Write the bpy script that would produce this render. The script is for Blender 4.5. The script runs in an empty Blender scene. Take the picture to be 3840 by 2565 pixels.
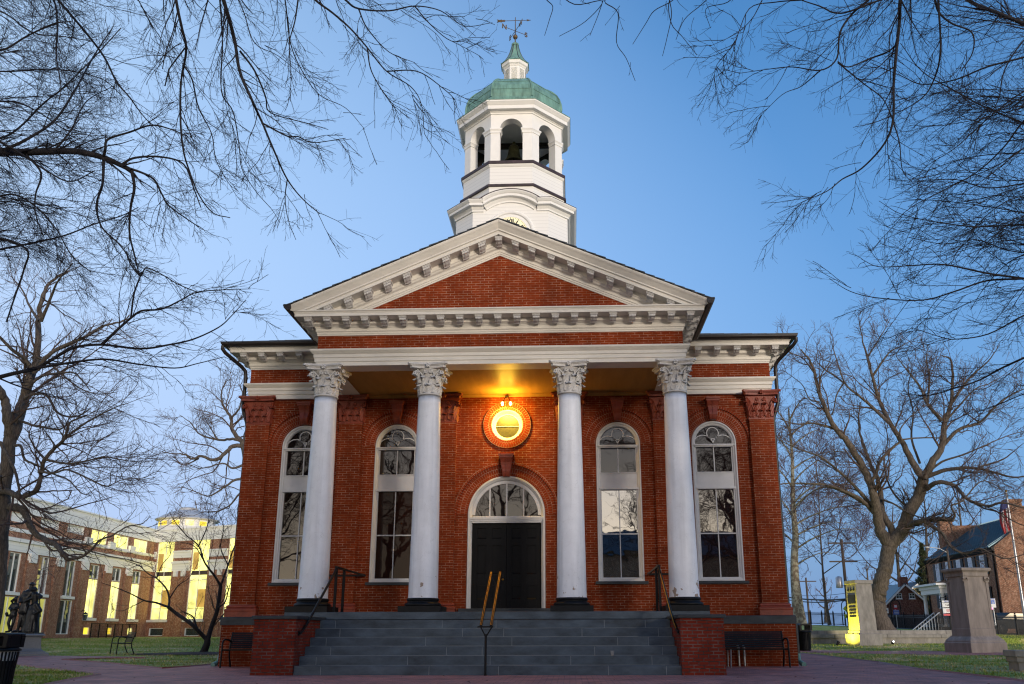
import bpy, bmesh, math, random
import numpy as np
from mathutils import Vector, Matrix
R = math.radians
PI = math.pi
rng = np.random.default_rng(11)
random.seed(5)
sc = bpy.context.scene
COL = sc.collection

# ------------------------------------------------------------------ camera
CAM = np.array([1.7018, -22.8727, 0.7856])
FPX, YAW, PITCH, ROLL, PPX, PPY = 3166.96, -0.03732414, 0.26773657, -0.00217986, 95.1108, 228.9019
_fw = np.array([math.sin(YAW)*math.cos(PITCH), math.cos(YAW)*math.cos(PITCH), math.sin(PITCH)])
_r = np.array([math.cos(YAW), -math.sin(YAW), 0.0])
_u = np.cross(_r, _fw)
C_R = math.cos(ROLL)*_r + math.sin(ROLL)*_u
C_U = -math.sin(ROLL)*_r + math.cos(ROLL)*_u
cam = bpy.data.cameras.new('camera')
cam.sensor_width = 36; cam.lens = FPX/3840*36
cam.shift_x = -PPX/3840; cam.shift_y = PPY/3840
cam.clip_start = 0.1; cam.clip_end = 2000
camo = bpy.data.objects.new('camera', cam); COL.objects.link(camo)
camo.matrix_world = Matrix(((C_R[0], C_U[0], -_fw[0], CAM[0]), (C_R[1], C_U[1], -_fw[1], CAM[1]),
                            (C_R[2], C_U[2], -_fw[2], CAM[2]), (0, 0, 0, 1)))
sc.camera = camo

def at(u, v, D):
    """world point seen at photograph position (u, v) and distance D in front of the camera (along +Y)"""
    d = _fw + (u-1920-PPX)/FPX*C_R - (v-1282.5-PPY)/FPX*C_U
    return CAM + d*(D/d[1])

# ------------------------------------------------------------------ sky, sun, exposure
SUN_EL, SUN_AZ = 6.0, 152.0          # late sun glow behind the camera, to the right
world = bpy.data.worlds.new('World'); sc.world = world; world.use_nodes = True
wn = world.node_tree; wl = wn.links
bg = wn.nodes['Background']
sky = wn.nodes.new('ShaderNodeTexSky'); sky.sky_type = 'NISHITA'; sky.sun_disc = False
sky.sun_elevation = R(SUN_EL); sky.sun_rotation = R(SUN_AZ)
sky.air_density = 1.0; sky.dust_density = 0.6; sky.ozone_density = 3.2; sky.altitude = 100
tc = wn.nodes.new('ShaderNodeTexCoord'); sep = wn.nodes.new('ShaderNodeSeparateXYZ')
wl.new(tc.outputs['Generated'], sep.inputs[0])
# paler towards the west (left) and towards the horizon
def wmath(op, a, b=None, c=None):
    n = wn.nodes.new('ShaderNodeMath'); n.operation = op
    for i, q in enumerate((a, b, c)):
        if q is None: continue
        if isinstance(q, (int, float)): n.inputs[i].default_value = q
        else: wl.new(q, n.inputs[i])
    return n.outputs[0]
fx = wmath('MULTIPLY_ADD', sep.outputs['X'], -0.85, 0.30)
fz = wmath('MULTIPLY_ADD', sep.outputs['Z'], -0.62, 0.22)
ff = wn.nodes.new('ShaderNodeClamp'); wl.new(wmath('ADD', fx, fz), ff.inputs[0]); ff.inputs[1].default_value = 0.0; ff.inputs[2].default_value = 0.85
front = wn.nodes.new('ShaderNodeMapRange'); front.inputs[1].default_value = -0.25; front.inputs[2].default_value = 0.35
wl.new(sep.outputs['Y'], front.inputs[0])
gm = wn.nodes.new('ShaderNodeMix'); gm.data_type = 'RGBA'; wl.new(front.outputs[0], gm.inputs[0])
gm.inputs[6].default_value = (1.25, 1.45, 1.75, 1); gm.inputs[7].default_value = (2.15, 2.85, 3.2, 1)
gain = wn.nodes.new('ShaderNodeMix'); gain.data_type = 'RGBA'; gain.blend_type = 'MULTIPLY'; gain.inputs[0].default_value = 1
gain.clamp_result = False
wl.new(sky.outputs[0], gain.inputs[6]); wl.new(gm.outputs[2], gain.inputs[7])
pale = wn.nodes.new('ShaderNodeMix'); pale.data_type = 'RGBA'
wl.new(wmath('MULTIPLY', ff.outputs[0], front.outputs[0]), pale.inputs[0])
wl.new(gain.outputs[2], pale.inputs[6]); pale.inputs[7].default_value = (5.2, 6.75, 8.6, 1)
# lavender blue band low over the horizon ahead
hc = wn.nodes.new('ShaderNodeMix'); hc.data_type = 'RGBA'
hx = wn.nodes.new('ShaderNodeMapRange'); hx.inputs[1].default_value = .30; hx.inputs[2].default_value = -.45; wl.new(sep.outputs['X'], hx.inputs[0]); wl.new(hx.outputs[0], hc.inputs[0])
hc.inputs[6].default_value = (1.45, 2.55, 4.9, 1); hc.inputs[7].default_value = (3.7, 4.75, 7.3, 1)
hz = wn.nodes.new('ShaderNodeMapRange'); hz.inputs[1].default_value = .62; hz.inputs[2].default_value = .04; wl.new(sep.outputs['Z'], hz.inputs[0])
hm = wn.nodes.new('ShaderNodeMix'); hm.data_type = 'RGBA'; wl.new(wmath('MULTIPLY', wmath('MULTIPLY', hz.outputs[0], front.outputs[0]), .95), hm.inputs[0])
wl.new(pale.outputs[2], hm.inputs[6]); wl.new(hc.outputs[2], hm.inputs[7])
pale = hm
# creamy afterglow low in the sky on the sun's side
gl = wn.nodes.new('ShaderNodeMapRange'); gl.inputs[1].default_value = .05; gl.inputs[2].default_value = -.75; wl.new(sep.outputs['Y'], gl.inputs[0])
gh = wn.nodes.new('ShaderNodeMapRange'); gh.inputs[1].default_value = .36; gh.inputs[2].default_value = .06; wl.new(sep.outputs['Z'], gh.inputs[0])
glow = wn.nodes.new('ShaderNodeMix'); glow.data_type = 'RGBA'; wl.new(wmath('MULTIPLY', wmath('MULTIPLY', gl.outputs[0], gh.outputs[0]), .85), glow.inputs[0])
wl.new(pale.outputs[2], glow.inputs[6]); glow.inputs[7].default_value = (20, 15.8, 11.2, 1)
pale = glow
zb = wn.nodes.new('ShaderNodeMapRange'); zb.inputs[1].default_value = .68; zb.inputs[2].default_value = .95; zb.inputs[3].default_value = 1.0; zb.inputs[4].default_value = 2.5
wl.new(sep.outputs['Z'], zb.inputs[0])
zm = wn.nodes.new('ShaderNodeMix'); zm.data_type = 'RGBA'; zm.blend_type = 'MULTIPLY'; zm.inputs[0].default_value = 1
wl.new(pale.outputs[2], zm.inputs[6]); wl.new(zb.outputs[0], zm.inputs[7]); pale = zm      # sky overhead brightened above the frame, added to lift light on the ground
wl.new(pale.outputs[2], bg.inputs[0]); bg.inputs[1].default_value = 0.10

sun = bpy.data.lights.new('sun', 'SUN'); sun.energy = 1.9; sun.angle = R(8); sun.color = (1.0, 0.88, 0.75)
suno = bpy.data.objects.new('sun', sun); COL.objects.link(suno)
sd = Vector((math.sin(R(SUN_AZ))*math.cos(R(SUN_EL)), math.cos(R(SUN_AZ))*math.cos(R(SUN_EL)), math.sin(R(SUN_EL))))
suno.rotation_euler = sd.to_track_quat('Z', 'Y').to_euler()
sc.view_settings.view_transform = 'Standard'; sc.view_settings.look = 'None'
sc.view_settings.gamma = 1; sc.view_settings.exposure = 0.3
sc.cycles.use_denoising = True
sc.cycles.filter_width = 1.2
sc.cycles.max_bounces = 6; sc.cycles.diffuse_bounces = 3; sc.cycles.glossy_bounces = 3
sc.cycles.sample_clamp_indirect = 6

# ------------------------------------------------------------------ materials
M = {}
def new_mat(name):
    m = bpy.data.materials.new(name); m.use_nodes = True; M[name] = m
    nt = m.node_tree; return m, nt, nt.nodes['Principled BSDF'], nt.nodes, nt.links
def lin(c): return (c[0], c[1], c[2], 1)
def mat(name, col, rough=0.6, var=0.12, scale=3.0, bump=0.0, bscale=20, metal=0.0, spec=0.5, col2=None, thr=None, obj=True, stretch=None):
    m, nt, p, N, L = new_mat(name)
    t = N.new('ShaderNodeTexCoord'); vec = t.outputs['Object']
    if stretch:
        mp = N.new('ShaderNodeMapping'); mp.inputs['Scale'].default_value = stretch
        L.new(vec, mp.inputs[0]); vec = mp.outputs[0]
    no = N.new('ShaderNodeTexNoise'); no.inputs['Scale'].default_value = scale; no.inputs['Detail'].default_value = 8
    no.inputs['Roughness'].default_value = 0.65
    L.new(vec, no.inputs['Vector'])
    mx = N.new('ShaderNodeMix'); mx.data_type = 'RGBA'
    if col2 is None:
        a = tuple(c*(1-var*1.6) for c in col); b = tuple(min(1, c*(1+var*1.2)) for c in col)
        rp = N.new('ShaderNodeMapRange'); rp.inputs[1].default_value = .3; rp.inputs[2].default_value = .7
    else:
        a, b = col, col2
        th = thr or .58
        rp = N.new('ShaderNodeMapRange'); rp.inputs[1].default_value = th-.05; rp.inputs[2].default_value = th+.05
    L.new(no.outputs[0], rp.inputs[0]); L.new(rp.outputs[0], mx.inputs[0])
    mx.inputs[6].default_value = lin(a); mx.inputs[7].default_value = lin(b)
    L.new(mx.outputs[2], p.inputs['Base Color'])
    p.inputs['Roughness'].default_value = rough; p.inputs['Metallic'].default_value = metal
    p.inputs['Specular IOR Level'].default_value = spec
    if bump:
        n2 = N.new('ShaderNodeTexNoise'); n2.inputs['Scale'].default_value = bscale; n2.inputs['Detail'].default_value = 6
        L.new(vec, n2.inputs['Vector'])
        bp = N.new('ShaderNodeBump'); bp.inputs['Strength'].default_value = bump; bp.inputs['Distance'].default_value = .02
        L.new(n2.outputs[0], bp.inputs['Height']); L.new(bp.outputs[0], p.inputs['Normal'])
    return m
def brick(name, c1, c2, mortar, mode='xz', w=.216, h=.066, ms=.0055, rough=.62, mortar2=None, dirt=.25, bump=.35, offset=.5):
    m, nt, p, N, L = new_mat(name)
    t = N.new('ShaderNodeTexCoord')
    br = N.new('ShaderNodeTexBrick'); br.offset = offset; br.squash = 1
    if mode == 'uv': L.new(t.outputs['UV'], br.inputs['Vector'])
    elif mode == 'xy': L.new(t.outputs['Object'], br.inputs['Vector'])
    else:
        s = N.new('ShaderNodeSeparateXYZ'); L.new(t.outputs['Object'], s.inputs[0])
        ad = N.new('ShaderNodeMath'); L.new(s.outputs[0], ad.inputs[0]); L.new(s.outputs[1], ad.inputs[1])
        cb = N.new('ShaderNodeCombineXYZ'); L.new(ad.outputs[0], cb.inputs[0]); L.new(s.outputs[2], cb.inputs[1])
        L.new(cb.outputs[0], br.inputs['Vector'])
    br.inputs['Scale'].default_value = 1; br.inputs['Brick Width'].default_value = w; br.inputs['Row Height'].default_value = h
    br.inputs['Mortar Size'].default_value = ms; br.inputs['Mortar Smooth'].default_value = .15; br.inputs['Bias'].default_value = -.15
    br.inputs['Color1'].default_value = lin(c1); br.inputs['Color2'].default_value = lin(c2)
    nz = N.new('ShaderNodeTexNoise'); nz.inputs['Scale'].default_value = 2.3; nz.inputs['Detail'].default_value = 9; nz.inputs['Roughness'].default_value = .7
    L.new(t.outputs['Object'], nz.inputs['Vector'])
    mm = N.new('ShaderNodeMix'); mm.data_type = 'RGBA'
    mr = N.new('ShaderNodeMapRange'); mr.inputs[1].default_value = .42; mr.inputs[2].default_value = .6
    nz2 = N.new('ShaderNodeTexNoise'); nz2.inputs['Scale'].default_value = 6; nz2.inputs['Detail'].default_value = 3
    L.new(t.outputs['Object'], nz2.inputs['Vector'])
    L.new(nz2.outputs[0], mr.inputs[0]); L.new(mr.outputs[0], mm.inputs[0])
    mm.inputs[6].default_value = lin(mortar); mm.inputs[7].default_value = lin(mortar2 or tuple(min(.8, x*2.2) for x in mortar))
    L.new(mm.outputs[2], br.inputs['Mortar'])
    dm = N.new('ShaderNodeMix'); dm.data_type = 'RGBA'; dm.blend_type = 'MULTIPLY'
    mr2 = N.new('ShaderNodeMapRange'); mr2.inputs[1].default_value = .35; mr2.inputs[2].default_value = .65
    L.new(nz.outputs[0], mr2.inputs[0]); mr2.inputs[3].default_value = 1; mr2.inputs[4].default_value = 0
    L.new(mr2.outputs[0], dm.inputs[0]); L.new(br.outputs['Color'], dm.inputs[6]); dm.inputs[7].default_value = (1-dirt, 1-dirt, 1-dirt, 1)
    st = N.new('ShaderNodeMapping'); st.inputs['Scale'].default_value = (1.4, 1.4, .22); L.new(t.outputs['Object'], st.inputs[0])
    n3 = N.new('ShaderNodeTexNoise'); n3.inputs['Scale'].default_value = .9; n3.inputs['Detail'].default_value = 6; L.new(st.outputs[0], n3.inputs['Vector'])
    m3 = N.new('ShaderNodeMapRange'); m3.inputs[1].default_value = .35; m3.inputs[2].default_value = .7; m3.inputs[3].default_value = 1.08; m3.inputs[4].default_value = .74; L.new(n3.outputs[0], m3.inputs[0])
    d3 = N.new('ShaderNodeMix'); d3.data_type = 'RGBA'; d3.blend_type = 'MULTIPLY'; d3.inputs[0].default_value = 1
    L.new(dm.outputs[2], d3.inputs[6]); L.new(m3.outputs[0], d3.inputs[7])
    L.new(d3.outputs[2], p.inputs['Base Color']); p.inputs['Roughness'].default_value = rough
    p.inputs['Specular IOR Level'].default_value = .06
    bp = N.new('ShaderNodeBump'); bp.inputs['Strength'].default_value = bump; bp.inputs['Distance'].default_value = .006; bp.invert = True
    L.new(br.outputs['Fac'], bp.inputs['Height']); L.new(bp.outputs[0], p.inputs['Normal'])
    return m
def emis(name, col, st, tex=0.0, scale=1.5, glossy=True):
    m, nt, p, N, L = new_mat(name)
    p.inputs['Base Color'].default_value = (.02, .02, .02, 1)
    p.inputs['Emission Color'].default_value = lin(col); p.inputs['Emission Strength'].default_value = st
    p.inputs['Roughness'].default_value = .1
    if tex:
        t = N.new('ShaderNodeTexCoord'); no = N.new('ShaderNodeTexNoise'); no.inputs['Scale'].default_value = scale; no.inputs['Detail'].default_value = 3
        L.new(t.outputs['Object'], no.inputs['Vector'])
        mr = N.new('ShaderNodeMapRange'); mr.inputs[1].default_value = .3; mr.inputs[2].default_value = .7
        mr.inputs[3].default_value = st*(1-tex); mr.inputs[4].default_value = st*(1+tex)
        L.new(no.outputs[0], mr.inputs[0]); L.new(mr.outputs[0], p.inputs['Emission Strength'])
    return m
def glass(name, col, refl=.3, rough=.015, warp=.02):
    """a window pane seen from outside: reflecting glass over the dark room or blind behind it"""
    m, nt, p, N, L = new_mat(name)
    p.inputs['Base Color'].default_value = lin(col); p.inputs['Roughness'].default_value = .7
    p.inputs['Specular IOR Level'].default_value = 0
    g = N.new('ShaderNodeBsdfGlossy'); g.inputs['Roughness'].default_value = rough
    mx = N.new('ShaderNodeMixShader'); lw = N.new('ShaderNodeFresnel'); lw.inputs[0].default_value = 1.5
    ma = N.new('ShaderNodeMath'); ma.operation = 'ADD'; ma.inputs[1].default_value = refl
    L.new(lw.outputs[0], ma.inputs[0]); L.new(ma.outputs[0], mx.inputs[0])
    L.new(p.outputs[0], mx.inputs[1]); L.new(g.outputs[0], mx.inputs[2]); L.new(mx.outputs[0], N['Material Output'].inputs[0])
    t = N.new('ShaderNodeTexCoord'); no = N.new('ShaderNodeTexNoise'); no.inputs['Scale'].default_value = 1.6
    L.new(t.outputs['Object'], no.inputs['Vector'])
    bp = N.new('ShaderNodeBump'); bp.inputs['Strength'].default_value = warp; bp.inputs['Distance'].default_value = .1
    L.new(no.outputs[0], bp.inputs['Height']); L.new(bp.outputs[0], g.inputs['Normal'])
    return m
brick('brick_red', (.265, .040, .009), (.195, .027, .007), (.27, .11, .055), mortar2=(.50, .29, .19), ms=.0052, dirt=.28)
brick('brick_arch', (.29, .042, .011), (.23, .030, .009), (.30, .14, .08), mode='uv', w=.075, h=.125, ms=.006, offset=.5, mortar2=(.48, .28, .2))
brick('brick_pier', (.27, .036, .018), (.21, .028, .014), (.07, .05, .045), mortar2=(.20, .14, .12), w=.2, ms=.009, dirt=.3)
brick('brick_annex', (.33, .115, .062), (.27, .085, .045), (.42, .30, .22), ms=.009, dirt=.2)
brick('brick_house', (.34, .13, .065), (.20, .075, .04), (.34, .25, .18), ms=.010, dirt=.35)
brick('brick_small', (.16, .035, .022), (.10, .024, .018), (.24, .16, .13), ms=.010, dirt=.3)
brick('paving', (.72, .29, .22), (.44, .22, .21), (.18, .09, .08), mode='xy', w=.21, h=.105, ms=.007, rough=.6, dirt=.4, bump=.5)
mat('white_paint', (.70, .66, .58), .5, .07, 2.2, bump=.12, bscale=9, stretch=(.6, .6, 2))
mat('tower_white', (.86, .85, .82), .45, .03, 3)
mat('column_paint', (.86, .88, .92), .5, .05, 2, bump=.15, bscale=7)
mat('stone_white', (.62, .60, .57), .6, .12, 6, bump=.3, bscale=30)
mat('window_paint', (.66, .65, .64), .45, .06, 3)
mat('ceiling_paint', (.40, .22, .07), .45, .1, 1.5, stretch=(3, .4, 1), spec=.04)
mat('terracotta', (.24, .042, .018), .5, .2, 6, bump=.3, bscale=25)
mat('slate', (.030, .037, .043), .6, .35, 2.5, bump=.2, bscale=14, stretch=(1, 1, 3))
mat('step_slate', (.072, .098, .122), .55, .38, 1.6, bump=.25, bscale=14, stretch=(1, 1, 2.2))
mat('mortar', (.26, .28, .29), .8)
mat('black_base', (.008, .009, .011), .42, .3, 6, bump=.15, spec=.2)
mat('black_paint', (.006, .007, .009), .4, .2, 5, spec=.2)
mat('door_paint', (.006, .006, .007), .5, .2, 4, spec=.15)
mat('dark_metal', (.010, .009, .009), .5, .2, 5, spec=.2)
mat('gutter_brown', (.018, .012, .011), .45, .2, 4)
mat('copper_green', (.16, .31, .255), .55, .3, 1.6, stretch=(4, 4, .8), bump=.1)
mat('copper_brown', (.055, .035, .040), .5, .3, 4)
mat('roof_slate', (.045, .055, .068), .6, .4, 5, bump=.4, bscale=18)
mat('bronze', (.022, .024, .027), .38, .4, 5, metal=.4, bump=.3, bscale=18)
mat('bell_bronze', (.10, .10, .045), .4, .5, 5, metal=.7)
mat('vane_metal', (.16, .11, .06), .45, .3, 20, metal=.5)
mat('brass', (.50, .27, .05), .3, .1, 10, metal=1)
mat('granite', (.20, .22, .24), .55, .2, 40)
mat('stone_grey', (.30, .275, .24), .8, .22, 2.2, bump=.25, bscale=16, stretch=(2, 2, .8))
mat('stone_brown', (.30, .25, .215), .8, .2, 1.8, bump=.25, bscale=16, stretch=(2.5, 2.5, .6))
mat('metal_roof', (.05, .11, .14), .4, .15, 3, metal=.3)
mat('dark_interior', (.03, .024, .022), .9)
mat('blind', (.05, .022, .015), .8)
mat('annex_white', (.82, .82, .78), .6, .05, 2)
mat('pole_wood', (.10, .075, .06), .9, .3, 3, stretch=(4, 4, .4))
mat('galvanised', (.42, .43, .45), .35, .1, 5, metal=.6)
mat('mulch', (.055, .030, .020), .95, .5, 30, bump=1, bscale=60)
mat('sign_white', (.75, .75, .75), .5, .02)
mat('sign_green', (.55, .75, .03), .5, .02)
mat('sign_blue', (.03, .12, .5), .5, .02)
mat('sign_red', (.6, .02, .04), .5, .02)
mat('sign_black', (.01, .01, .01), .5, .02)
mat('text_dark', (.04, .03, .03), .6, .02)
mat('flag_red', (.55, .02, .03), .7); mat('flag_blue', (.02, .03, .16), .7); mat('flag_white', (.75, .75, .75), .7)
mat('leaf_litter', (.10, .03, .015), .9)
mat('bark_dark', (.020, .017, .019), .9, .4, 6, bump=.8, bscale=22)
mat('bark_brown', (.135, .108, .085), .9, .35, 5, bump=1, bscale=16, stretch=(4, 4, .7), col2=(.070, .055, .042), thr=.5)
mat('bark_tan', (.15, .105, .06), .9, .3, 4, bump=.8, bscale=20)
mat('bark_sycamore', (.17, .13, .09), .85, .3, 4, col2=(.40, .37, .27), thr=.5)
mat('twig_dark', (.013, .011, .015), .9); mat('twig_brown', (.095, .062, .050), .9); mat('twig_red', (.11, .060, .062), .9)
mat('evergreen', (.05, .065, .022), .9, .4, 3)
mat('red_neon_housing', (.3, .03, .1), .5)
glass('glass_dark', (.026, .011, .008), -.025)
glass('glass_mid', (.016, .010, .009), .05)
glass('glass_room', (.012, .012, .014), .42, warp=.03)
glass('glass_annex', (.015, .05, .055), .12)
glass('glass_house', (.05, .07, .09), .25)
emis('lit_window', (1.0, .92, .25), 1.4, .5, .9)
emis('lit_window_soft', (.62, .60, .12), .55, .3, .6)
emis('lit_amber', (1.0, .72, .05), 1.1, .2)
emis('bulb', (1.0, .70, .25), 30)
emis('dial', (1.0, .86, .52), 1.0)
emis('headlight', (1, .98, .9), 14)
emis('pink_sign', (1, .12, .45), 2.2)
emis('spot_lens', (1, .98, .85), 12)
# clapboard: fine horizontal board joints
def clapboard(name, col, pitch):
    m, nt, p, N, L = new_mat(name)
    t = N.new('ShaderNodeTexCoord'); s = N.new('ShaderNodeSeparateXYZ'); L.new(t.outputs['Object'], s.inputs[0])
    a = N.new('ShaderNodeMath'); a.operation = 'DIVIDE'; a.inputs[1].default_value = pitch; L.new(s.outputs[2], a.inputs[0])
    f = N.new('ShaderNodeMath'); f.operation = 'FRACT'; L.new(a.outputs[0], f.inputs[0])
    r = N.new('ShaderNodeMapRange'); r.inputs[1].default_value = .0; r.inputs[2].default_value = .10; L.new(f.outputs[0], r.inputs[0])
    mx = N.new('ShaderNodeMix'); mx.data_type = 'RGBA'; L.new(r.outputs[0], mx.inputs[0])
    mx.inputs[6].default_value = lin(tuple(c*.62 for c in col)); mx.inputs[7].default_value = lin(col)
    L.new(mx.outputs[2], p.inputs['Base Color']); p.inputs['Roughness'].default_value = .5
clapboard('tower_boards', (.86, .85, .82), .118)
clapboard('annex_boards', (.84, .84, .80), .26)
# flaking paint low on the column shafts
def column_peel():
    m = M['column_paint']; nt = m.node_tree; N, L = nt.nodes, nt.links; p = N['Principled BSDF']
    t = N.new('ShaderNodeTexCoord'); s = N.new('ShaderNodeSeparateXYZ'); L.new(t.outputs['Object'], s.inputs[0])
    n = N.new('ShaderNodeTexNoise'); n.inputs['Scale'].default_value = 5.5; n.inputs['Detail'].default_value = 5; n.inputs['Roughness'].default_value = .55
    oi = N.new('ShaderNodeObjectInfo'); mp = N.new('ShaderNodeVectorMath'); mp.operation = 'ADD'; L.new(t.outputs['Object'], mp.inputs[0])
    L.new(oi.outputs['Location'], mp.inputs[1]); L.new(mp.outputs[0], n.inputs['Vector'])
    z = N.new('ShaderNodeMapRange'); z.inputs[1].default_value = 1.6; z.inputs[2].default_value = 2.9; z.inputs[3].default_value = .60; z.inputs[4].default_value = .80; L.new(s.outputs[2], z.inputs[0])
    g = N.new('ShaderNodeMath'); g.operation = 'GREATER_THAN'; L.new(n.outputs[0], g.inputs[0]); L.new(z.outputs[0], g.inputs[1])
    mx = N.new('ShaderNodeMix'); mx.data_type = 'RGBA'; L.new(g.outputs[0], mx.inputs[0])
    L.new(p.inputs['Base Color'].links[0].from_socket, mx.inputs[6]); mx.inputs[7].default_value = (.36, .27, .21, 1)
    v = N.new('ShaderNodeTexVoronoi'); v.feature = 'DISTANCE_TO_EDGE'; v.inputs['Scale'].default_value = 2.6
    n2 = N.new('ShaderNodeTexNoise'); n2.inputs['Scale'].default_value = 3; L.new(mp.outputs[0], n2.inputs['Vector'])
    va = N.new('ShaderNodeVectorMath'); va.operation = 'ADD'; L.new(mp.outputs[0], va.inputs[0]); L.new(n2.outputs['Color'], va.inputs[1]); L.new(va.outputs[0], v.inputs['Vector'])
    cr = N.new('ShaderNodeMapRange'); cr.inputs[1].default_value = 0; cr.inputs[2].default_value = .012; cr.inputs[3].default_value = .86; cr.inputs[4].default_value = 1; L.new(v.outputs['Distance'], cr.inputs[0])
    sg = N.new('ShaderNodeMapping'); sg.inputs['Scale'].default_value = (5, 5, .35); L.new(mp.outputs[0], sg.inputs[0])
    n4 = N.new('ShaderNodeTexNoise'); n4.inputs['Scale'].default_value = 1.3; n4.inputs['Detail'].default_value = 6; L.new(sg.outputs[0], n4.inputs['Vector'])
    gr_ = N.new('ShaderNodeMapRange'); gr_.inputs[1].default_value = .45; gr_.inputs[2].default_value = .75; gr_.inputs[3].default_value = 1; gr_.inputs[4].default_value = .80; L.new(n4.outputs[0], gr_.inputs[0])
    mu = N.new('ShaderNodeMath'); mu.operation = 'MULTIPLY'; L.new(cr.outputs[0], mu.inputs[0]); L.new(gr_.outputs[0], mu.inputs[1])
    m4 = N.new('ShaderNodeMix'); m4.data_type = 'RGBA'; m4.blend_type = 'MULTIPLY'; m4.inputs[0].default_value = 1; L.new(mx.outputs[2], m4.inputs[6]); L.new(mu.outputs[0], m4.inputs[7])
    L.new(m4.outputs[2], p.inputs['Base Color'])
column_peel()

# oculus pane: frosted glass glowing under the two flood bulbs is lit by them, not emissive
mat('glass_oculus', (.045, .042, .010), .4, .25, 14)
# grass
def grass_mat(name, blades=False):
    m, nt, p, N, L = new_mat(name)
    t = N.new('ShaderNodeTexCoord')
    n1 = N.new('ShaderNodeTexNoise'); n1.inputs['Scale'].default_value = .8; n1.inputs['Detail'].default_value = 6; n1.inputs['Roughness'].default_value = .6
    n2 = N.new('ShaderNodeTexNoise'); n2.inputs['Scale'].default_value = 14; n2.inputs['Detail'].default_value = 6
    mp = N.new('ShaderNodeMapping'); mp.inputs['Scale'].default_value = (.6, 1.6, 1)
    L.new(t.outputs['Object'], mp.inputs[0]); L.new(mp.outputs[0], n1.inputs['Vector']); L.new(t.outputs['Object'], n2.inputs['Vector'])
    r = N.new('ShaderNodeValToRGB'); r.color_ramp.elements[0].position = .36; r.color_ramp.elements[0].color = (.18, .25, .04, 1)
    r.color_ramp.elements[1].position = .62; r.color_ramp.elements[1].color = (.58, .44, .23, 1)
    e = r.color_ramp.elements.new(.50); e.color = (.26, .31, .06, 1)
    L.new(n1.outputs[0], r.inputs[0])
    m2 = N.new('ShaderNodeMix'); m2.data_type = 'RGBA'; m2.blend_type = 'MULTIPLY'; m2.inputs[0].default_value = 1
    r2 = N.new('ShaderNodeMapRange'); r2.inputs[1].default_value = .3; r2.inputs[2].default_value = .7; r2.inputs[3].default_value = .45; r2.inputs[4].default_value = 1.5
    L.new(n2.outputs[0], r2.inputs[0]); L.new(r.outputs[0], m2.inputs[6]); L.new(r2.outputs[0], m2.inputs[7])
    L.new(m2.outputs[2], p.inputs['Base Color']); p.inputs['Roughness'].default_value = .9; p.inputs['Specular IOR Level'].default_value = .1
    bp = N.new('ShaderNodeBump'); bp.inputs['Strength'].default_value = 1; bp.inputs['Distance'].default_value = .05
    L.new(n2.outputs[0], bp.inputs['Height']); L.new(bp.outputs[0], p.inputs['Normal'])
grass_mat('grass')
# striped cloth of the flag is built from strips

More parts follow.
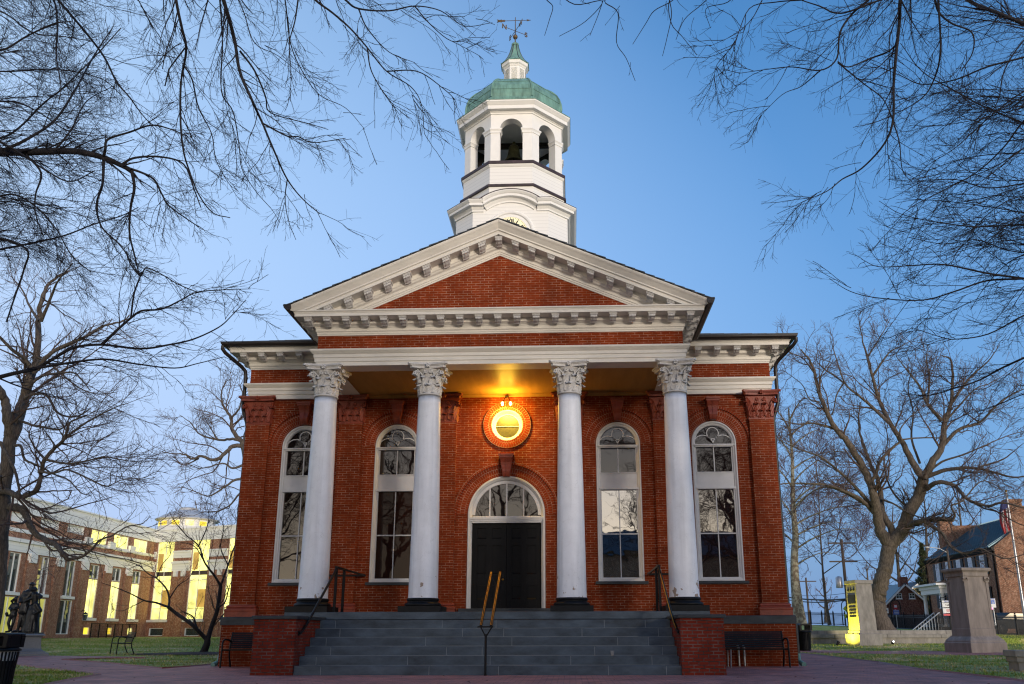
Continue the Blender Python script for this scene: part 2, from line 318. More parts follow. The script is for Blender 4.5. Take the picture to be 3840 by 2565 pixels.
# ------------------------------------------------------------------ object helpers
def link(o, parent=None):
    COL.objects.link(o)
    if parent is not None: o.parent = parent
    return o
def tag(o, label=None, cat=None, group=None, kind=None):
    if label: o['label'] = label
    if cat: o['category'] = cat
    if group: o['group'] = group
    if kind: o['kind'] = kind
    return o
def thing(name, label, cat, loc=(0, 0, 0), rz=0, group=None):
    o = bpy.data.objects.new(name, None); o.empty_display_size = .2
    o.location = loc; o.rotation_euler = (0, 0, rz); link(o)
    return tag(o, label, cat, group)
def dup(o, parent=None, loc=None, rz=None, label=None, group=None):
    c = o.copy()
    link(c, parent)
    if loc is not None: c.location = loc
    if rz is not None: c.rotation_euler = (0, 0, rz)
    if label: c['label'] = label
    if group: c['group'] = group
    for ch in list(o.children): dup(ch, c)
    return c
class MB:
    def __init__(s): s.v = []; s.f = []; s.sm = []; s.uv = {}
    def add(s, vs, fs, smooth=False, uvs=None):
        b = len(s.v); s.v += [tuple(map(float, p)) for p in vs]
        for k, f in enumerate(fs):
            if uvs: s.uv[len(s.f)] = uvs[k]
            s.f.append(tuple(b+i for i in f)); s.sm.append(smooth)
        return s
    def quad(s, *p, uv=None): return s.add(p, [tuple(range(len(p)))], uvs=[uv] if uv else None)
    def box(s, x0, x1, y0, y1, z0, z1):
        v = [(x, y, z) for z in (z0, z1) for y in (y0, y1) for x in (x0, x1)]
        return s.add(v, [(0, 2, 3, 1), (4, 5, 7, 6), (0, 1, 5, 4), (2, 6, 7, 3), (0, 4, 6, 2), (1, 3, 7, 5)])
    def bbox(s, c, sx, sy, sz, rz=0, taper=1):
        ca, sa = math.cos(rz), math.sin(rz); v = []
        for z, t in ((0, 1), (sz, taper)):
            for y in (-sy/2, sy/2):
                for x in (-sx/2, sx/2):
                    v.append((c[0]+(x*ca-y*sa)*t, c[1]+(x*sa+y*ca)*t, c[2]+z))
        return s.add(v, [(0, 2, 3, 1), (4, 5, 7, 6), (0, 1, 5, 4), (2, 6, 7, 3), (0, 4, 6, 2), (1, 3, 7, 5)])
    def prism(s, poly, y0, y1, smooth=False):
        """polygon given in (x, z), extruded along y"""
        n = len(poly); v = [(x, y0, z) for x, z in poly]+[(x, y1, z) for x, z in poly]
        f = [tuple(range(n-1, -1, -1)), tuple(range(n, 2*n))]
        s.add(v, f); s.add(v, [(i, (i+1) % n, n+(i+1) % n, n+i) for i in range(n)], smooth); return s
    def prismz(s, poly, z0, z1):
        n = len(poly); v = [(x, y, z0) for x, y in poly]+[(x, y, z1) for x, y in poly]
        return s.add(v, [tuple(range(n-1, -1, -1)), tuple(range(n, 2*n))]+[(i, (i+1) % n, n+(i+1) % n, n+i) for i in range(n)])
    def prismx(s, poly, x0, x1):
        n = len(poly); v = [(x0, y, z) for y, z in poly]+[(x1, y, z) for y, z in poly]
        return s.add(v, [tuple(range(n-1, -1, -1)), tuple(range(n, 2*n))]+[(i, (i+1) % n, n+(i+1) % n, n+i) for i in range(n)])
    def lathe(s, prof, c=(0, 0, 0), n=32, smooth=True, a0=0, sq=1.0):
        v = []; k = len(prof)
        for i in range(n):
            a = a0+2*PI*i/n
            for r, z in prof: v.append((c[0]+r*math.cos(a), c[1]+r*math.sin(a)*sq, c[2]+z))
        f = [(i*k+j, ((i+1) % n)*k+j, ((i+1) % n)*k+j+1, i*k+j+1) for i in range(n) for j in range(k-1)]
        s.add(v, f, smooth)
        if prof[0][1] == prof[-1][1]: return s
        if prof[0][0] > 1e-4: s.add([v[i*k] for i in range(n)], [tuple(range(n-1, -1, -1))])
        if prof[-1][0] > 1e-4: s.add([v[i*k+k-1] for i in range(n)], [tuple(range(n))])
        return s
    def tube(s, pts, r, n=8, smooth=True, cap=True):
        pts = [np.array(p, float) for p in pts]; m = len(pts)
        rs = r if hasattr(r, '__len__') else [r]*m
        v = []; prev = None
        for i, p in enumerate(pts):
            t = pts[min(i+1, m-1)]-pts[max(i-1, 0)]; t = t/(np.linalg.norm(t)+1e-12)
            if prev is None:
                a = np.array([0, 0, 1.]) if abs(t[2]) < .9 else np.array([1., 0, 0])
            else: a = prev
            a = a-t*(a@t); a /= np.linalg.norm(a)+1e-12; prev = a; b = np.cross(t, a)
            for k in range(n):
                w = 2*PI*k/n; v.append(p+rs[i]*(a*math.cos(w)+b*math.sin(w)))
        f = [(i*n+k, i*n+(k+1) % n, (i+1)*n+(k+1) % n, (i+1)*n+k) for i in range(m-1) for k in range(n)]
        s.add(v, f, smooth)
        if cap: s.add(v[:n], [tuple(range(n-1, -1, -1))]); s.add(v[-n:], [tuple(range(n))])
        return s
    def sweep(s, prof, path, closed=False, caps=True):
        """prof: (out, z) list; path: plan polyline; out is to the right of the walking direction, mitred"""
        P = [np.array(p, float) for p in path]; m = len(P); k = len(prof); v = []
        for i in range(m):
            if closed or 0 < i < m-1:
                a = P[i]-P[i-1]; b = P[(i+1) % m]-P[i]
            elif i == 0: a = b = P[1]-P[0]
            else: a = b = P[-1]-P[-2]
            a = a/np.linalg.norm(a); b = b/np.linalg.norm(b)
            na = np.array([a[1], -a[0]]); nb = np.array([b[1], -b[0]])
            q = na+nb; q = q/(q@na) if (q@na) > 1e-6 else na
            for o, z in prof: v.append((P[i][0]+q[0]*o, P[i][1]+q[1]*o, z))
        f = []
        for i in range(m if closed else m-1):
            j = (i+1) % m
            for t in range(k-1): f.append((i*k+t, i*k+t+1, j*k+t+1, j*k+t))
        s.add(v, f)
        if caps and not closed:
            s.add(v[:k], [tuple(range(k))]); s.add(v[-k:], [tuple(range(k-1, -1, -1))])
        return s
    def arc(s, prof, cx, cz, a0=0, a1=180, n=32, uvs=False, closed_prof=True, y=0):
        """prof: (radius, y) list swept round an arc in the xz plane"""
        k = len(prof); v = []; f = []; uv = []
        for i in range(n+1):
            a = R(a0+(a1-a0)*i/n)
            for r, yy in prof: v.append((cx+r*math.cos(a), y+yy, cz+r*math.sin(a)))
        kk = k if closed_prof else k-1
        for i in range(n):
            for t in range(kk):
                u = (t+1) % k
                f.append((i*k+t, (i+1)*k+t, (i+1)*k+u, i*k+u))
                if uvs:
                    rm = max(p[0] for p in prof)
                    A = abs(R(a1-a0))*rm; s0, s1 = A*i/n, A*(i+1)/n
                    uv.append([(s0, prof[t][0]+prof[t][1]), (s1, prof[t][0]+prof[t][1]), (s1, prof[u][0]+prof[u][1]), (s0, prof[u][0]+prof[u][1])])
        s.add(v, f, False, uv if uvs else None)
        if abs(a1-a0) < 359 and closed_prof:
            s.add(v[:k], [tuple(range(k-1, -1, -1))]); s.add(v[-k:], [tuple(range(k))])
        return s
    def build(s, name, material, parent=None, label=None, xf=None, bevel=0):
        me = bpy.data.meshes.new(name)
        vs = s.v
        if xf is not None: vs = [tuple(xf @ Vector(p)) for p in vs]
        me.from_pydata(vs, [], s.f)
        me.polygons.foreach_set('use_smooth', s.sm)
        if s.uv:
            ul = me.uv_layers.new(name='UVMap')
            for p in me.polygons:
                q = s.uv.get(p.index)
                if q:
                    for li, w in zip(p.loop_indices, q): ul.data[li].uv = w
        bm = bmesh.new(); bm.from_mesh(me); bmesh.ops.recalc_face_normals(bm, faces=bm.faces); bm.to_mesh(me); bm.free()
        me.materials.append(M[material]); me.update()
        o = bpy.data.objects.new(name, me); link(o, parent)
        if label: o['label'] = label
        if bevel:
            b = o.modifiers.new('bevel', 'BEVEL'); b.width = bevel; b.segments = 2; b.limit_method = 'ANGLE'; b.angle_limit = R(40)
        return o
def struct(o): o['kind'] = 'structure'; return o
def text_obj(txt, size, name, material, parent, loc, rot, depth=.01, bold=0.0, align='CENTER'):
    cu = bpy.data.curves.new('txt', 'FONT'); cu.body = txt; cu.size = size; cu.extrude = depth; cu.align_x = align; cu.align_y = 'CENTER'
    cu.offset = bold
    t = bpy.data.objects.new('txt', cu); COL.objects.link(t)
    dg = bpy.context.evaluated_depsgraph_get(); dg.update()
    me = bpy.data.meshes.new_from_object(t.evaluated_get(dg))
    bpy.data.objects.remove(t); bpy.data.curves.remove(cu)
    me.materials.clear(); me.materials.append(M[material])
    o = bpy.data.objects.new(name, me); link(o, parent); o.location = loc; o.rotation_euler = rot
    return o

def wall_grid(mb, x0, x1, z0, z1, voids, y, depth, flip=False, step=.04):
    """front face at y of a wall x0..x1, z0..z1 with voids [(xa, xb, zlo(x), zhi(x))], plus reveals going to y+depth"""
    xs = {x0, x1}
    for xa, xb, lo, hi, crv in voids:
        xs.update((xa, xb))
        if crv:
            n = max(2, int((xb-xa)/step))
            xs.update(xa+(xb-xa)*(.5-.5*math.cos(PI*i/n)) for i in range(1, n))
    xs = sorted(x for x in xs if x0-1e-9 <= x <= x1+1e-9)
    for a, b in zip(xs, xs[1:]):
        if b-a < 1e-6: continue
        mid = (a+b)/2
        vs = sorted([(v[2](a), v[2](b), v[3](a), v[3](b)) for v in voids if v[0] < mid < v[1]], key=lambda q: q[0]+q[1])
        ca, cb = z0, z0
        for la, lb, ha, hb in vs:
            if la > ca+1e-6 or lb > cb+1e-6: mb.quad((a, y, ca), (b, y, cb), (b, y, lb), (a, y, la))
            ca, cb = ha, hb
        mb.quad((a, y, ca), (b, y, cb), (b, y, z1), (a, y, z1))
    for xa, xb, lo, hi, crv in voids:
        pts = [x for x in xs if xa-1e-9 <= x <= xb+1e-9]
        for a, b in zip(pts, pts[1:]):
            for g in (lo, hi):
                if g(a) > z0+1e-6: mb.quad((a, y, g(a)), (b, y, g(b)), (b, y+depth, g(b)), (a, y+depth, g(a)))
        for q in (xa, xb):
            if hi(q)-lo(q) > 1e-4: mb.quad((q, y, lo(q)), (q, y+depth, lo(q)), (q, y+depth, hi(q)), (q, y, hi(q)))
def arch_void(cx, hw, zb, zs, r=None):
    r = r or hw
    return (cx-hw, cx+hw, lambda x: zb, lambda x: zs+math.sqrt(max(0, r*r-(x-cx)**2)), True)
def circ_void(cx, cz, r):
    return (cx-r, cx+r, lambda x: cz-math.sqrt(max(0, r*r-(x-cx)**2)), lambda x: cz+math.sqrt(max(0, r*r-(x-cx)**2)), True)
def rect_void(xa, xb, za, zb): return (xa, xb, lambda x: za, lambda x: zb, False)
# ================================================================== COURTHOUSE
court = thing('courthouse', 'red brick courthouse with white columned portico, pediment and domed bell tower', 'courthouse')
LH = 1.293                      # landing height
WX = 7.352                      # half width over the corner pilasters
YF = -2.96                      # frieze plane of the portico
# ---- walls
w = MB()
voids = []
for cx in (-5.70, -3.07, 3.07, 5.70): voids.append(arch_void(cx, .612, 2.143, 5.885))
voids.append(arch_void(0, 1.057, LH+.03, 3.945)); voids.append(circ_void(0, 6.44, .45))
wall_grid(w, -7.3, 7.3, 1.256, 7.9, voids, 0, .32)
w.quad((-7.3, 0, 1.256), (-7.3, 17, 1.256), (-7.3, 17, 8.4), (-7.3, 0, 8.4))
w.quad((7.3, 0, 1.256), (7.3, 17, 1.256), (7.3, 17, 8.4), (7.3, 0, 8.4))
w.quad((-7.3, 17, 0), (7.3, 17, 0), (7.3, 17, 8.4), (-7.3, 17, 8.4))
w.build('brick_wall', 'brick_red', court)
for s, nm in ((1, 'r'), (-1, 'l')):
    w = MB()                    # brick frieze of the wings
    xa, xb = (4.3, WX) if s > 0 else (-WX, -4.3)
    w.box(xa, xb, -.1, .4, 7.62, 8.2)
    if s > 0: w.box(xb-.3, xb, .401, 17, 7.62, 8.2)
    else: w.box(xa, xa+.3, .401, 17, 7.62, 8.2)
    w.build('brick_frieze', 'brick_red', court)
# ---- plinth (brick below the slate water table)
for xa, xb in ((-7.47, -4.87), (4.87, 7.47)):
    w = MB(); w.box(xa, xb, -.24, .3, -.2, 1.044)
    if xa < 0: w.box(-7.47, -7.2, .3, 17, -.2, 1.044)
    else: w.box(7.2, 7.47, .3, 17, -.2, 1.044)
    w.build('brick_plinth', 'brick_red', court)
w = MB(); w.sweep([(0, 1.046), (.03, 1.046), (.03, 1.235), (0, 1.256), (-.3, 1.258)], [(-7.47, 17), (-7.47, -.24), (-4.86, -.24)])
w.build('water_table', 'slate', court)
w = MB(); w.sweep([(0, 1.046), (.03, 1.046), (.03, 1.235), (0, 1.256), (-.3, 1.258)], [(4.86, -.24), (7.47, -.24), (7.47, 17)])
w.build('water_table', 'slate', court)
# ---- pilasters with terracotta capital and base
def leaf(mb, base, out, h, wd, curl, lean=.0, rows=7, cols=3):
    """one acanthus leaf: base point, outward unit vector, height, width, how far the tip curls out"""
    base = np.array(base, float); o = np.array([out[0], out[1], 0.]); t = np.array([-out[1], out[0], 0.])
    v = []
    for i in range(rows+1):
        q = i/rows
        if q < .8: z = h*q/.8; oo = lean*q+.02
        else:
            a = (q-.8)/.2*PI*.9; z = h+curl*.55*math.sin(a); oo = lean*q+.02+curl*(1-math.cos(a))*.6
            if q == 1: z -= curl*.45
        ww = wd*(.75+.35*math.sin(q*PI*.9))*(1 if q < .95 else .7)
        for j in range(-cols, cols+1):
            e = j/cols
            zig = (.018 if (i+j) % 2 else 0)
            v.append(base+o*(oo+.05*(1-abs(e))*wd*2-.02*abs(e)+zig*.5)+t*ww*.5*e+np.array([0, 0, z-abs(e)*.06*h*(q**2)]))
    n = 2*cols+1
    mb.add(v, [(i*n+j, i*n+j+1, (i+1)*n+j+1, (i+1)*n+j) for i in range(rows) for j in range(n-1)], False)
def spiral(mb, c, out, r0, turns=1.6, th=.022, stem=None, flip=1):
    o = np.array([out[0], out[1], 0.]); c = np.array(c, float); pts = []; n = int(14*turns)
    for i in range(n+1):
        a = PI*.5+flip*2*PI*turns*i/n; r = r0*(1-.82*i/n)
        pts.append(c+o*r*math.cos(a)*flip+np.array([0, 0, r*math.sin(a)]))
    if stem is not None:
        s = np.array(stem, float); p0 = pts[0]
        st = [s, s*.55+p0*.45+np.array([0, 0, .05])-o*.02]; pts = st+pts
    mb.tube(pts, [th*(.8 if k > 1 else .9) for k in range(len(pts))], 6)
def abacus(mb, hx, hy, z0, z1, tip=.07, sag=.10, back=False):
    """concave sided abacus in three steps"""
    for za, zb, g in ((z0, z0+(z1-z0)*.45, -.06), (z0+(z1-z0)*.45, z0+(z1-z0)*.62, -.03), (z0+(z1-z0)*.62, z1, 0)):
        poly = []; cs = [(-1, -1), (1, -1), (1, 1), (-1, 1)]
        ax, ay = hx+g, hy+g
        for k in range(4):
            a = np.array([cs[k][0]*ax, cs[k][1]*ay]); b = np.array([cs[(k+1) % 4][0]*ax, cs[(k+1) % 4][1]*ay])
            d = (b-a)/np.linalg.norm(b-a); nrm = np.array([-d[1], d[0]]); L = np.linalg.norm(b-a)
            sg = sag if not back else sag*.6
            for i in range(0, 9):
                q = i/8; p = a+d*(tip*.6+(L-tip*1.2)*q)+nrm*sg*math.sin(q*PI)
                poly.append(tuple(p))
        mb.prismz(poly, za, zb)
def rosette(mb, c, out, r):
    o = np.array([out[0], out[1], 0.]); t = np.array([-out[1], out[0], 0.]); u = np.array([0, 0, 1.]); c = np.array(c, float)
    for k in range(5):
        a = 2*PI*k/5+.3; p = c+(t*math.cos(a)+u*math.sin(a))*r*.6
        mb.tube([p-o*.03, p+o*.012, p+o*.03], [r*.48, r*.46, r*.2], 7)
    mb.tube([c, c+o*.045], [r*.3, r*.15], 7)
def pil_capital_mesh():
    m = MB()
    hw = .325
    m.box(-hw-.02, hw+.02, -.05, .12, 0, .05)
    m.add([(-hw, -.02, .05), (hw, -.02, .05), (hw+.09, -.12, .66), (-hw-.09, -.12, .66), (-hw, .12, .05), (hw, .12, .05), (hw+.09, .12, .66), (-hw-.09, .12, .66)],
          [(0, 1, 2, 3), (1, 5, 6, 2), (0, 3, 7, 4), (4, 7, 6, 5), (3, 2, 6, 7)])
    for x in (-.21, 0, .21): leaf(m, (x, -.03, .05), (0, -1), .2, .19, .07, .03)
    for x in (-.11, .11): leaf(m, (x, -.05, .10), (0, -1), .34, .17, .08, .05)
    for s in (-1, 1):
        leaf(m, (s*.30, -.04, .08), (s*.7, -.7), .42, .18, .10, .06)
        spiral(m, (s*.385, -.15, .53), (s*.6, -.8), .075, stem=(s*.2, -.07, .3), th=.024)
        spiral(m, (s*.41, -.06, .53), (s*.95, -.3), .07, th=.022)
        spiral(m, (s*.085, -.125, .56), (-s, 0), .05, stem=(s*.18, -.07, .33), th=.017)
        leaf(m, (s*hw, .05, .05), (s, 0), .2, .15, .06, .03)
    abacus(m, .53, .33, .66, .79, back=True)
    rosette(m, (0, -.27, .735), (0, -1), .062)
    return m
PCM = None
def pilaster(cx, base=True, zb=1.256):
    global PCM
    p = MB(); p.box(cx-.33, cx+.33, -.12, .05, zb, 6.50)
    o = p.build('pilaster', 'brick_red', court)
    if PCM is None: PCM = pil_capital_mesh().build('capital', 'terracotta', o)
    else:
        c = PCM.copy(); link(c, o)
    (PCM if o.children[0] is PCM else o.children[0]).location = (cx, -.06, 6.49)
    b = MB()
    prof = [(0, zb), (.09, zb), (.09, zb+.13), (.10, zb+.16), (.10, zb+.19), (.07, zb+.21), (.05, zb+.235), (.07, zb+.25), (.06, zb+.285), (.02, zb+.31), (0, zb+.315)]
    b.sweep(prof, [(cx-.33, .1), (cx-.33, -.12), (cx+.33, -.12), (cx+.33, .1)])
    b.build('base_moulding', 'terracotta', o)
for cx, zb in ((-7.022, 1.258), (-4.38, LH), (-1.74, LH), (1.74, LH), (4.38, LH), (7.022, 1.258)): pilaster(cx, zb=zb)
# side pilasters seen edge-on
# ---- brick arch rings, keystones
def keystone(cx, z0, z1, sc_=1.0):
    k = MB(); h = z1-z0
    zb = z0; prof = []
    for q in np.linspace(0, 1, 9): prof.append((q, -.17-.10*q-.035*math.sin(q*PI*2.2)))
    for xa, xb, dd in ((-1, -.12, 0), (.12, 1, 0), (-.12, .12, -.02)):
        v = []
        for q, y in prof:
            hw = (.085+.075*q)*sc_
            for x in (xa*hw, xb*hw): v += [(cx+x, y+dd, zb+q*h*.84), (cx+x, 0, zb+q*h*.84)]
        n = len(prof)
        f = []
        for i in range(n-1):
            a = i*4; b = a+4
            f += [(a, a+2, b+2, b), (a, b, b+1, a+1), (a+2, a+3, b+3, b+2)]
        f += [(0, 1, 3, 2), ((n-1)*4, (n-1)*4+2, (n-1)*4+3, (n-1)*4+1)]
        k.add(v, f)
    k.box(cx-.20*sc_, cx+.20*sc_, -.33, 0, zb+h*.93, z1); k.box(cx-.18*sc_, cx+.18*sc_, -.30, 0, zb+h*.84, zb+h*.93)
    k.build('keystone', 'terracotta', court)
for cx in (-5.70, -3.07, 3.07, 5.70):
    a = MB()
    a.arc([(.614, .05), (.614, -.012), (.95, -.012), (.95, .05)], cx, 5.885, 0, 180, 40, uvs=True)
    a.build('arch_ring', 'brick_arch', court)
    a = MB(); a.arc([(.955, .05), (.955, -.05), (1.03, -.05), (1.03, .05)], cx, 5.885, 0, 180, 40, uvs=True)
    a.box(cx-1.03, cx-.955, -.05, .05, 5.76, 5.885); a.box(cx+.955, cx+1.03, -.05, .05, 5.76, 5.885)
    a.box(cx-1.04, cx-.955, -.06, .05, 5.70, 5.76); a.box(cx+.955, cx+1.04, -.06, .05, 5.70, 5.76)
    a.build('hood_moulding', 'brick_arch', court)
    keystone(cx, 6.50, 7.10)
a = MB(); a.arc([(1.06, .05), (1.06, -.012), (1.36, -.012), (1.36, .05)], 0, 3.945, 0, 180, 56, uvs=True); a.build('arch_ring', 'brick_arch', court)
a = MB(); a.arc([(1.365, .05), (1.365, -.05), (1.44, -.05), (1.44, .05)], 0, 3.945, 0, 180, 56, uvs=True)
for s in (-1, 1): a.box(min(s*1.365, s*1.44), max(s*1.365, s*1.44), -.05, .05, 3.78, 3.945)
a.build('hood_moulding', 'brick_arch', court)
keystone(0, 4.96, 5.56, 1.05)
a = MB(); a.arc([(.452, .05), (.452, -.012), (.56, -.012), (.56, .05)], 0, 6.44, 0, 360, 60, uvs=True)
a.arc([(.565, .05), (.565, -.035), (.665, -.035), (.665, .05)], 0, 6.44, 0, 360, 60, uvs=True); a.build('oculus_ring', 'brick_arch', court)
o = MB(); o.arc([(.45, .04), (.43, .02), (.41, .06), (.36, .16), (.33, .18), (.33, .30), (.452, .30)], 0, 6.44, 0, 360, 48)
ocu = o.build('oculus_window', 'window_paint', court)
o = MB(); o.lathe([(0, 0), (.335, 0)], n=40); ob = o.build('pane', 'glass_oculus', ocu); ob.rotation_euler = (R(90), 0, 0); ob.location = (0, .2, 6.44)
o = MB(); o.box(-.33, .33, .175, .195, 6.435, 6.447); o.build('glazing_bar', 'window_paint', ocu)
glass('glass_mid2', (.022, .010, .007), .24)
# ---- tall windows
def tall_window(cx, pane_low, pane_up):
    f = MB()
    # brickmould round the opening
    pr = [(.62, .02), (.60, -.02), (.575, -.02), (.56, .0), (.545, .02), (.52, .03), (.50, .06), (.50, .14), (.62, .14)]
    f.arc(pr, cx, 5.875, 0, 180, 32)
    for s in (-1, 1):
        k = len(pr); v = [(cx+s*r, y, 2.143) for r, y in pr]+[(cx+s*r, y, 5.875) for r, y in pr]
        f.add(v, [(i, (i+1) % k, k+(i+1) % k, k+i) for i in range(k)]+[tuple(range(k)), tuple(range(2*k-1, k-1, -1))])
    f.box(cx-.60, cx+.60, -.01, .14, 2.143, 2.20); f.box(cx-.53, cx+.53, .02, .14, 2.20, 2.245)
    # transom panel
    f.box(cx-.50, cx+.50, .055, .15, 4.66, 5.04); f.box(cx-.53, cx+.53, .0, .15, 4.60, 4.655); f.box(cx-.50, cx+.50, .03, .15, 5.042, 5.07)
    # rail under the fanlight
    f.box(cx-.56, cx+.56, -.03, .15, 5.80, 5.835); f.box(cx-.52, cx+.52, .0, .15, 5.765, 5.80)
    # sashes: jamb, bars
    for s in (-1, 1):
        f.box(cx+s*.50-.022, cx+s*.50+.022, .06, .13, 2.245, 4.60); f.box(cx+s*.50-.022, cx+s*.50+.022, .07, .13, 5.07, 5.765)
    f.box(cx-.478, cx+.478, .07, .12, 3.385, 3.415)
    f.box(cx-.012, cx+.012, .075, .11, 2.245, 3.385); f.box(cx-.012, cx+.012, .075, .11, 3.415, 4.60); f.box(cx-.014, cx+.014, .08, .11, 5.07, 5.765)
    # fanlight tracery: one circle standing on two half circles
    f.arc([(.150, .09), (.150, .11), (.172, .11), (.172, .09)], cx, 6.165, 0, 360, 28)
    for s in (-1, 1): f.arc([(.262, .09), (.262, .11), (.284, .11), (.284, .09)], cx+s*.27, 5.835, 90 if s > 0 else 0, 180 if s > 0 else 90, 12)
    for s in (-1, 1): f.arc([(.262, .092), (.262, .112), (.284, .112), (.284, .092)], cx+s*.27, 5.835, 20 if s > 0 else 90, 90 if s > 0 else 160, 12)
    fo = f.build('window', 'window_paint', court)
    p = MB(); p.box(cx-.49, cx+.49, .118, .13, 2.24, 3.40); p.box(cx-.49, cx+.49, .105, .117, 3.40, 4.61)
    p.build('pane', pane_low, fo)
    p = MB(); p.box(cx-.49, cx+.49, .112, .125, 5.05, 5.78)
    p.prism([(cx+.505*math.cos(R(a)), 5.83+.53*math.sin(R(a))) for a in range(0, 181, 9)], .115, .13)
    p.build('pane', 'glass_mid' if pane_up == 'glass_room' else pane_up, fo)
    s_ = MB(); s_.box(cx-.68, cx+.70, -.10, .2, 2.07, 2.142); s_.build('sill', 'slate', fo)
tall_window(-5.70, 'glass_mid', 'glass_room'); tall_window(-3.07, 'glass_dark', 'glass_mid')
tall_window(3.07, 'glass_room', 'glass_room'); tall_window(5.70, 'glass_mid2', 'glass_room')
# ---- door
f = MB()
pr = [(1.06, .02), (1.04, -.03), (1.00, -.03), (.98, .0), (.955, .03), (.94, .06), (.94, .25), (1.06, .25)]
f.arc(pr, 0, 3.945, 0, 180, 44)
for s in (-1, 1):
    k = len(pr); v = [(s*r, y, 1.453) for r, y in pr]+[(s*r, y, 3.945) for r, y in pr]
    f.add(v, [(i, (i+1) % k, k+(i+1) % k, k+i) for i in range(k)]+[tuple(range(k)), tuple(range(2*k-1, k-1, -1))])
f.box(-1.0, 1.0, -.04, .25, 3.81, 3.86); f.box(-.98, .98, -.015, .25, 3.76, 3.81); f.box(-.95, .95, .01, .25, 3.715, 3.76)
f.arc([(.86, .05), (.86, .11), (.945, .11), (.945, .05)], 0, 3.93, 0, 180, 40)
f.box(-.93, .93, .05, .11, 3.862, 3.90)
for x in (-.46, 0, .46): f.box(x-.02, x+.02, .06, .11, 3.90, 3.93+math.sqrt(.86**2-x*x)+.01)
dr = f.build('door', 'window_paint', court)
p = MB(); p.prism([(.93*math.cos(R(a)), 3.87+.99*math.sin(R(a))*.96) for a in range(0, 181, 6)], .095, .115); p.build('fanlight_pane', 'glass_mid', dr)
for s in (-1, 1):
    l = MB(); x0, x1 = (.004, .94) if s > 0 else (-.94, -.004)
    # rails and stiles stand proud of the six sunk panels
    l.box(x0, x1, .16, .20, 1.455, 3.715)
    W = x1-x0; xs = [x0, x0+.15, x0+.15+.25, x0+.15+.25+.14, x1-.15, x1]
    for xa, xb in ((xs[0], x0+.14), (x0+.385, x0+.545), (x1-.14, xs[5])): l.box(xa, xb, .13, .16, 1.455, 3.715)
    for za, zb in ((1.455, 1.70), (2.05, 2.36), (3.12, 3.30), (3.58, 3.715)):
        for xa, xb in ((x0+.141, x0+.384), (x0+.546, x1-.141)): l.box(xa, xb, .131, .16, za, zb)
    for za in (1.70, 2.36, 3.30):
        for xa, xb in ((x0+.141, x0+.384), (x0+.546, x1-.141)):
            l.add([(xa, .131, za), (xb, .131, za), (xb-.02, .158, za+.03), (xa+.02, .158, za+.03)], [(0, 1, 2, 3)])
    l.build('door_leaf', 'door_paint', dr)
h = MB(); h.box(-.115, -.06, .118, .13, 2.16, 2.38); h.build('lock_plate', 'dark_metal', dr)
h = MB(); h.lathe([(0, 0), (.02, .0), (.014, .03), (.03, .045), (.032, .06), (.02, .075), (0, .08)], n=16); ob = h.build('door_knob', 'brass', dr); ob.rotation_euler = (R(90), 0, 0); ob.location = (-.088, .118, 2.21)
s_ = MB(); s_.box(-1.22, 1.22, -.32, .2, LH+.002, 1.45); s_.build('door_step', 'slate', court, bevel=.01)
# ---- interior darkness behind panes: a closed box coloured dark for the unlit room
w = MB(); w.box(-7.2, 7.2, .33, 16.8, 1.3, 7.4); w.build('interior_box', 'dark_interior', court)
# ---- landing and steps
st = MB()
st.box(-4.84, 4.84, -3.2, 0, LH-.17, LH)
st.build('landing', 'step_slate', court, bevel=.012)
w = MB(); w.box(-4.80, 4.80, -3.15, 0, -.2, LH-.172); w.build('landing_base', 'brick_pier', court)
RS = LH/7
st = MB(); mo = MB()
for k in range(1, 7):
    z1 = LH-k*RS; ya = -3.2-k*.3316
    js = [-3.9]+sorted(random.uniform(-3.4, 3.4) for _ in range(0)) + [(-3.55 if k % 2 else -3.35), -1.15+.25*((k*7) % 5-2), .15+.2*((k*5) % 4-1.5), 2.2+.25*((k*3) % 5-2), (3.35 if k % 2 else 3.6), 3.9]
    for a, b in zip(js, js[1:]):
        st.box(a+.006, b-.006, ya, ya+.3316+.02, z1-RS+.010+(.0 if k < 6 else -.06), z1)
    mo.box(-3.898, 3.898, ya+.004, ya+.36, z1-RS-.004, z1-.012)
st.build('step', 'step_slate', court, bevel=.004); mo.build('step_mortar', 'mortar', court)
# ---- brick cheek walls with slate caps
for s in (-1, 1):
    c = MB(); xa, xb = (3.9065, 4.774) if s > 0 else (-4.774, -3.9065)
    c.box(xa, xb, -5.24, -3.2, -.2, 1.10); co = c.build('cheek_wall', 'brick_pier', court)
    c = MB(); c.box(xa-.045, xb+.045, -5.29, -3.21, 1.102, 1.175); c.build('cap_stone', 'slate', co, bevel=.012)
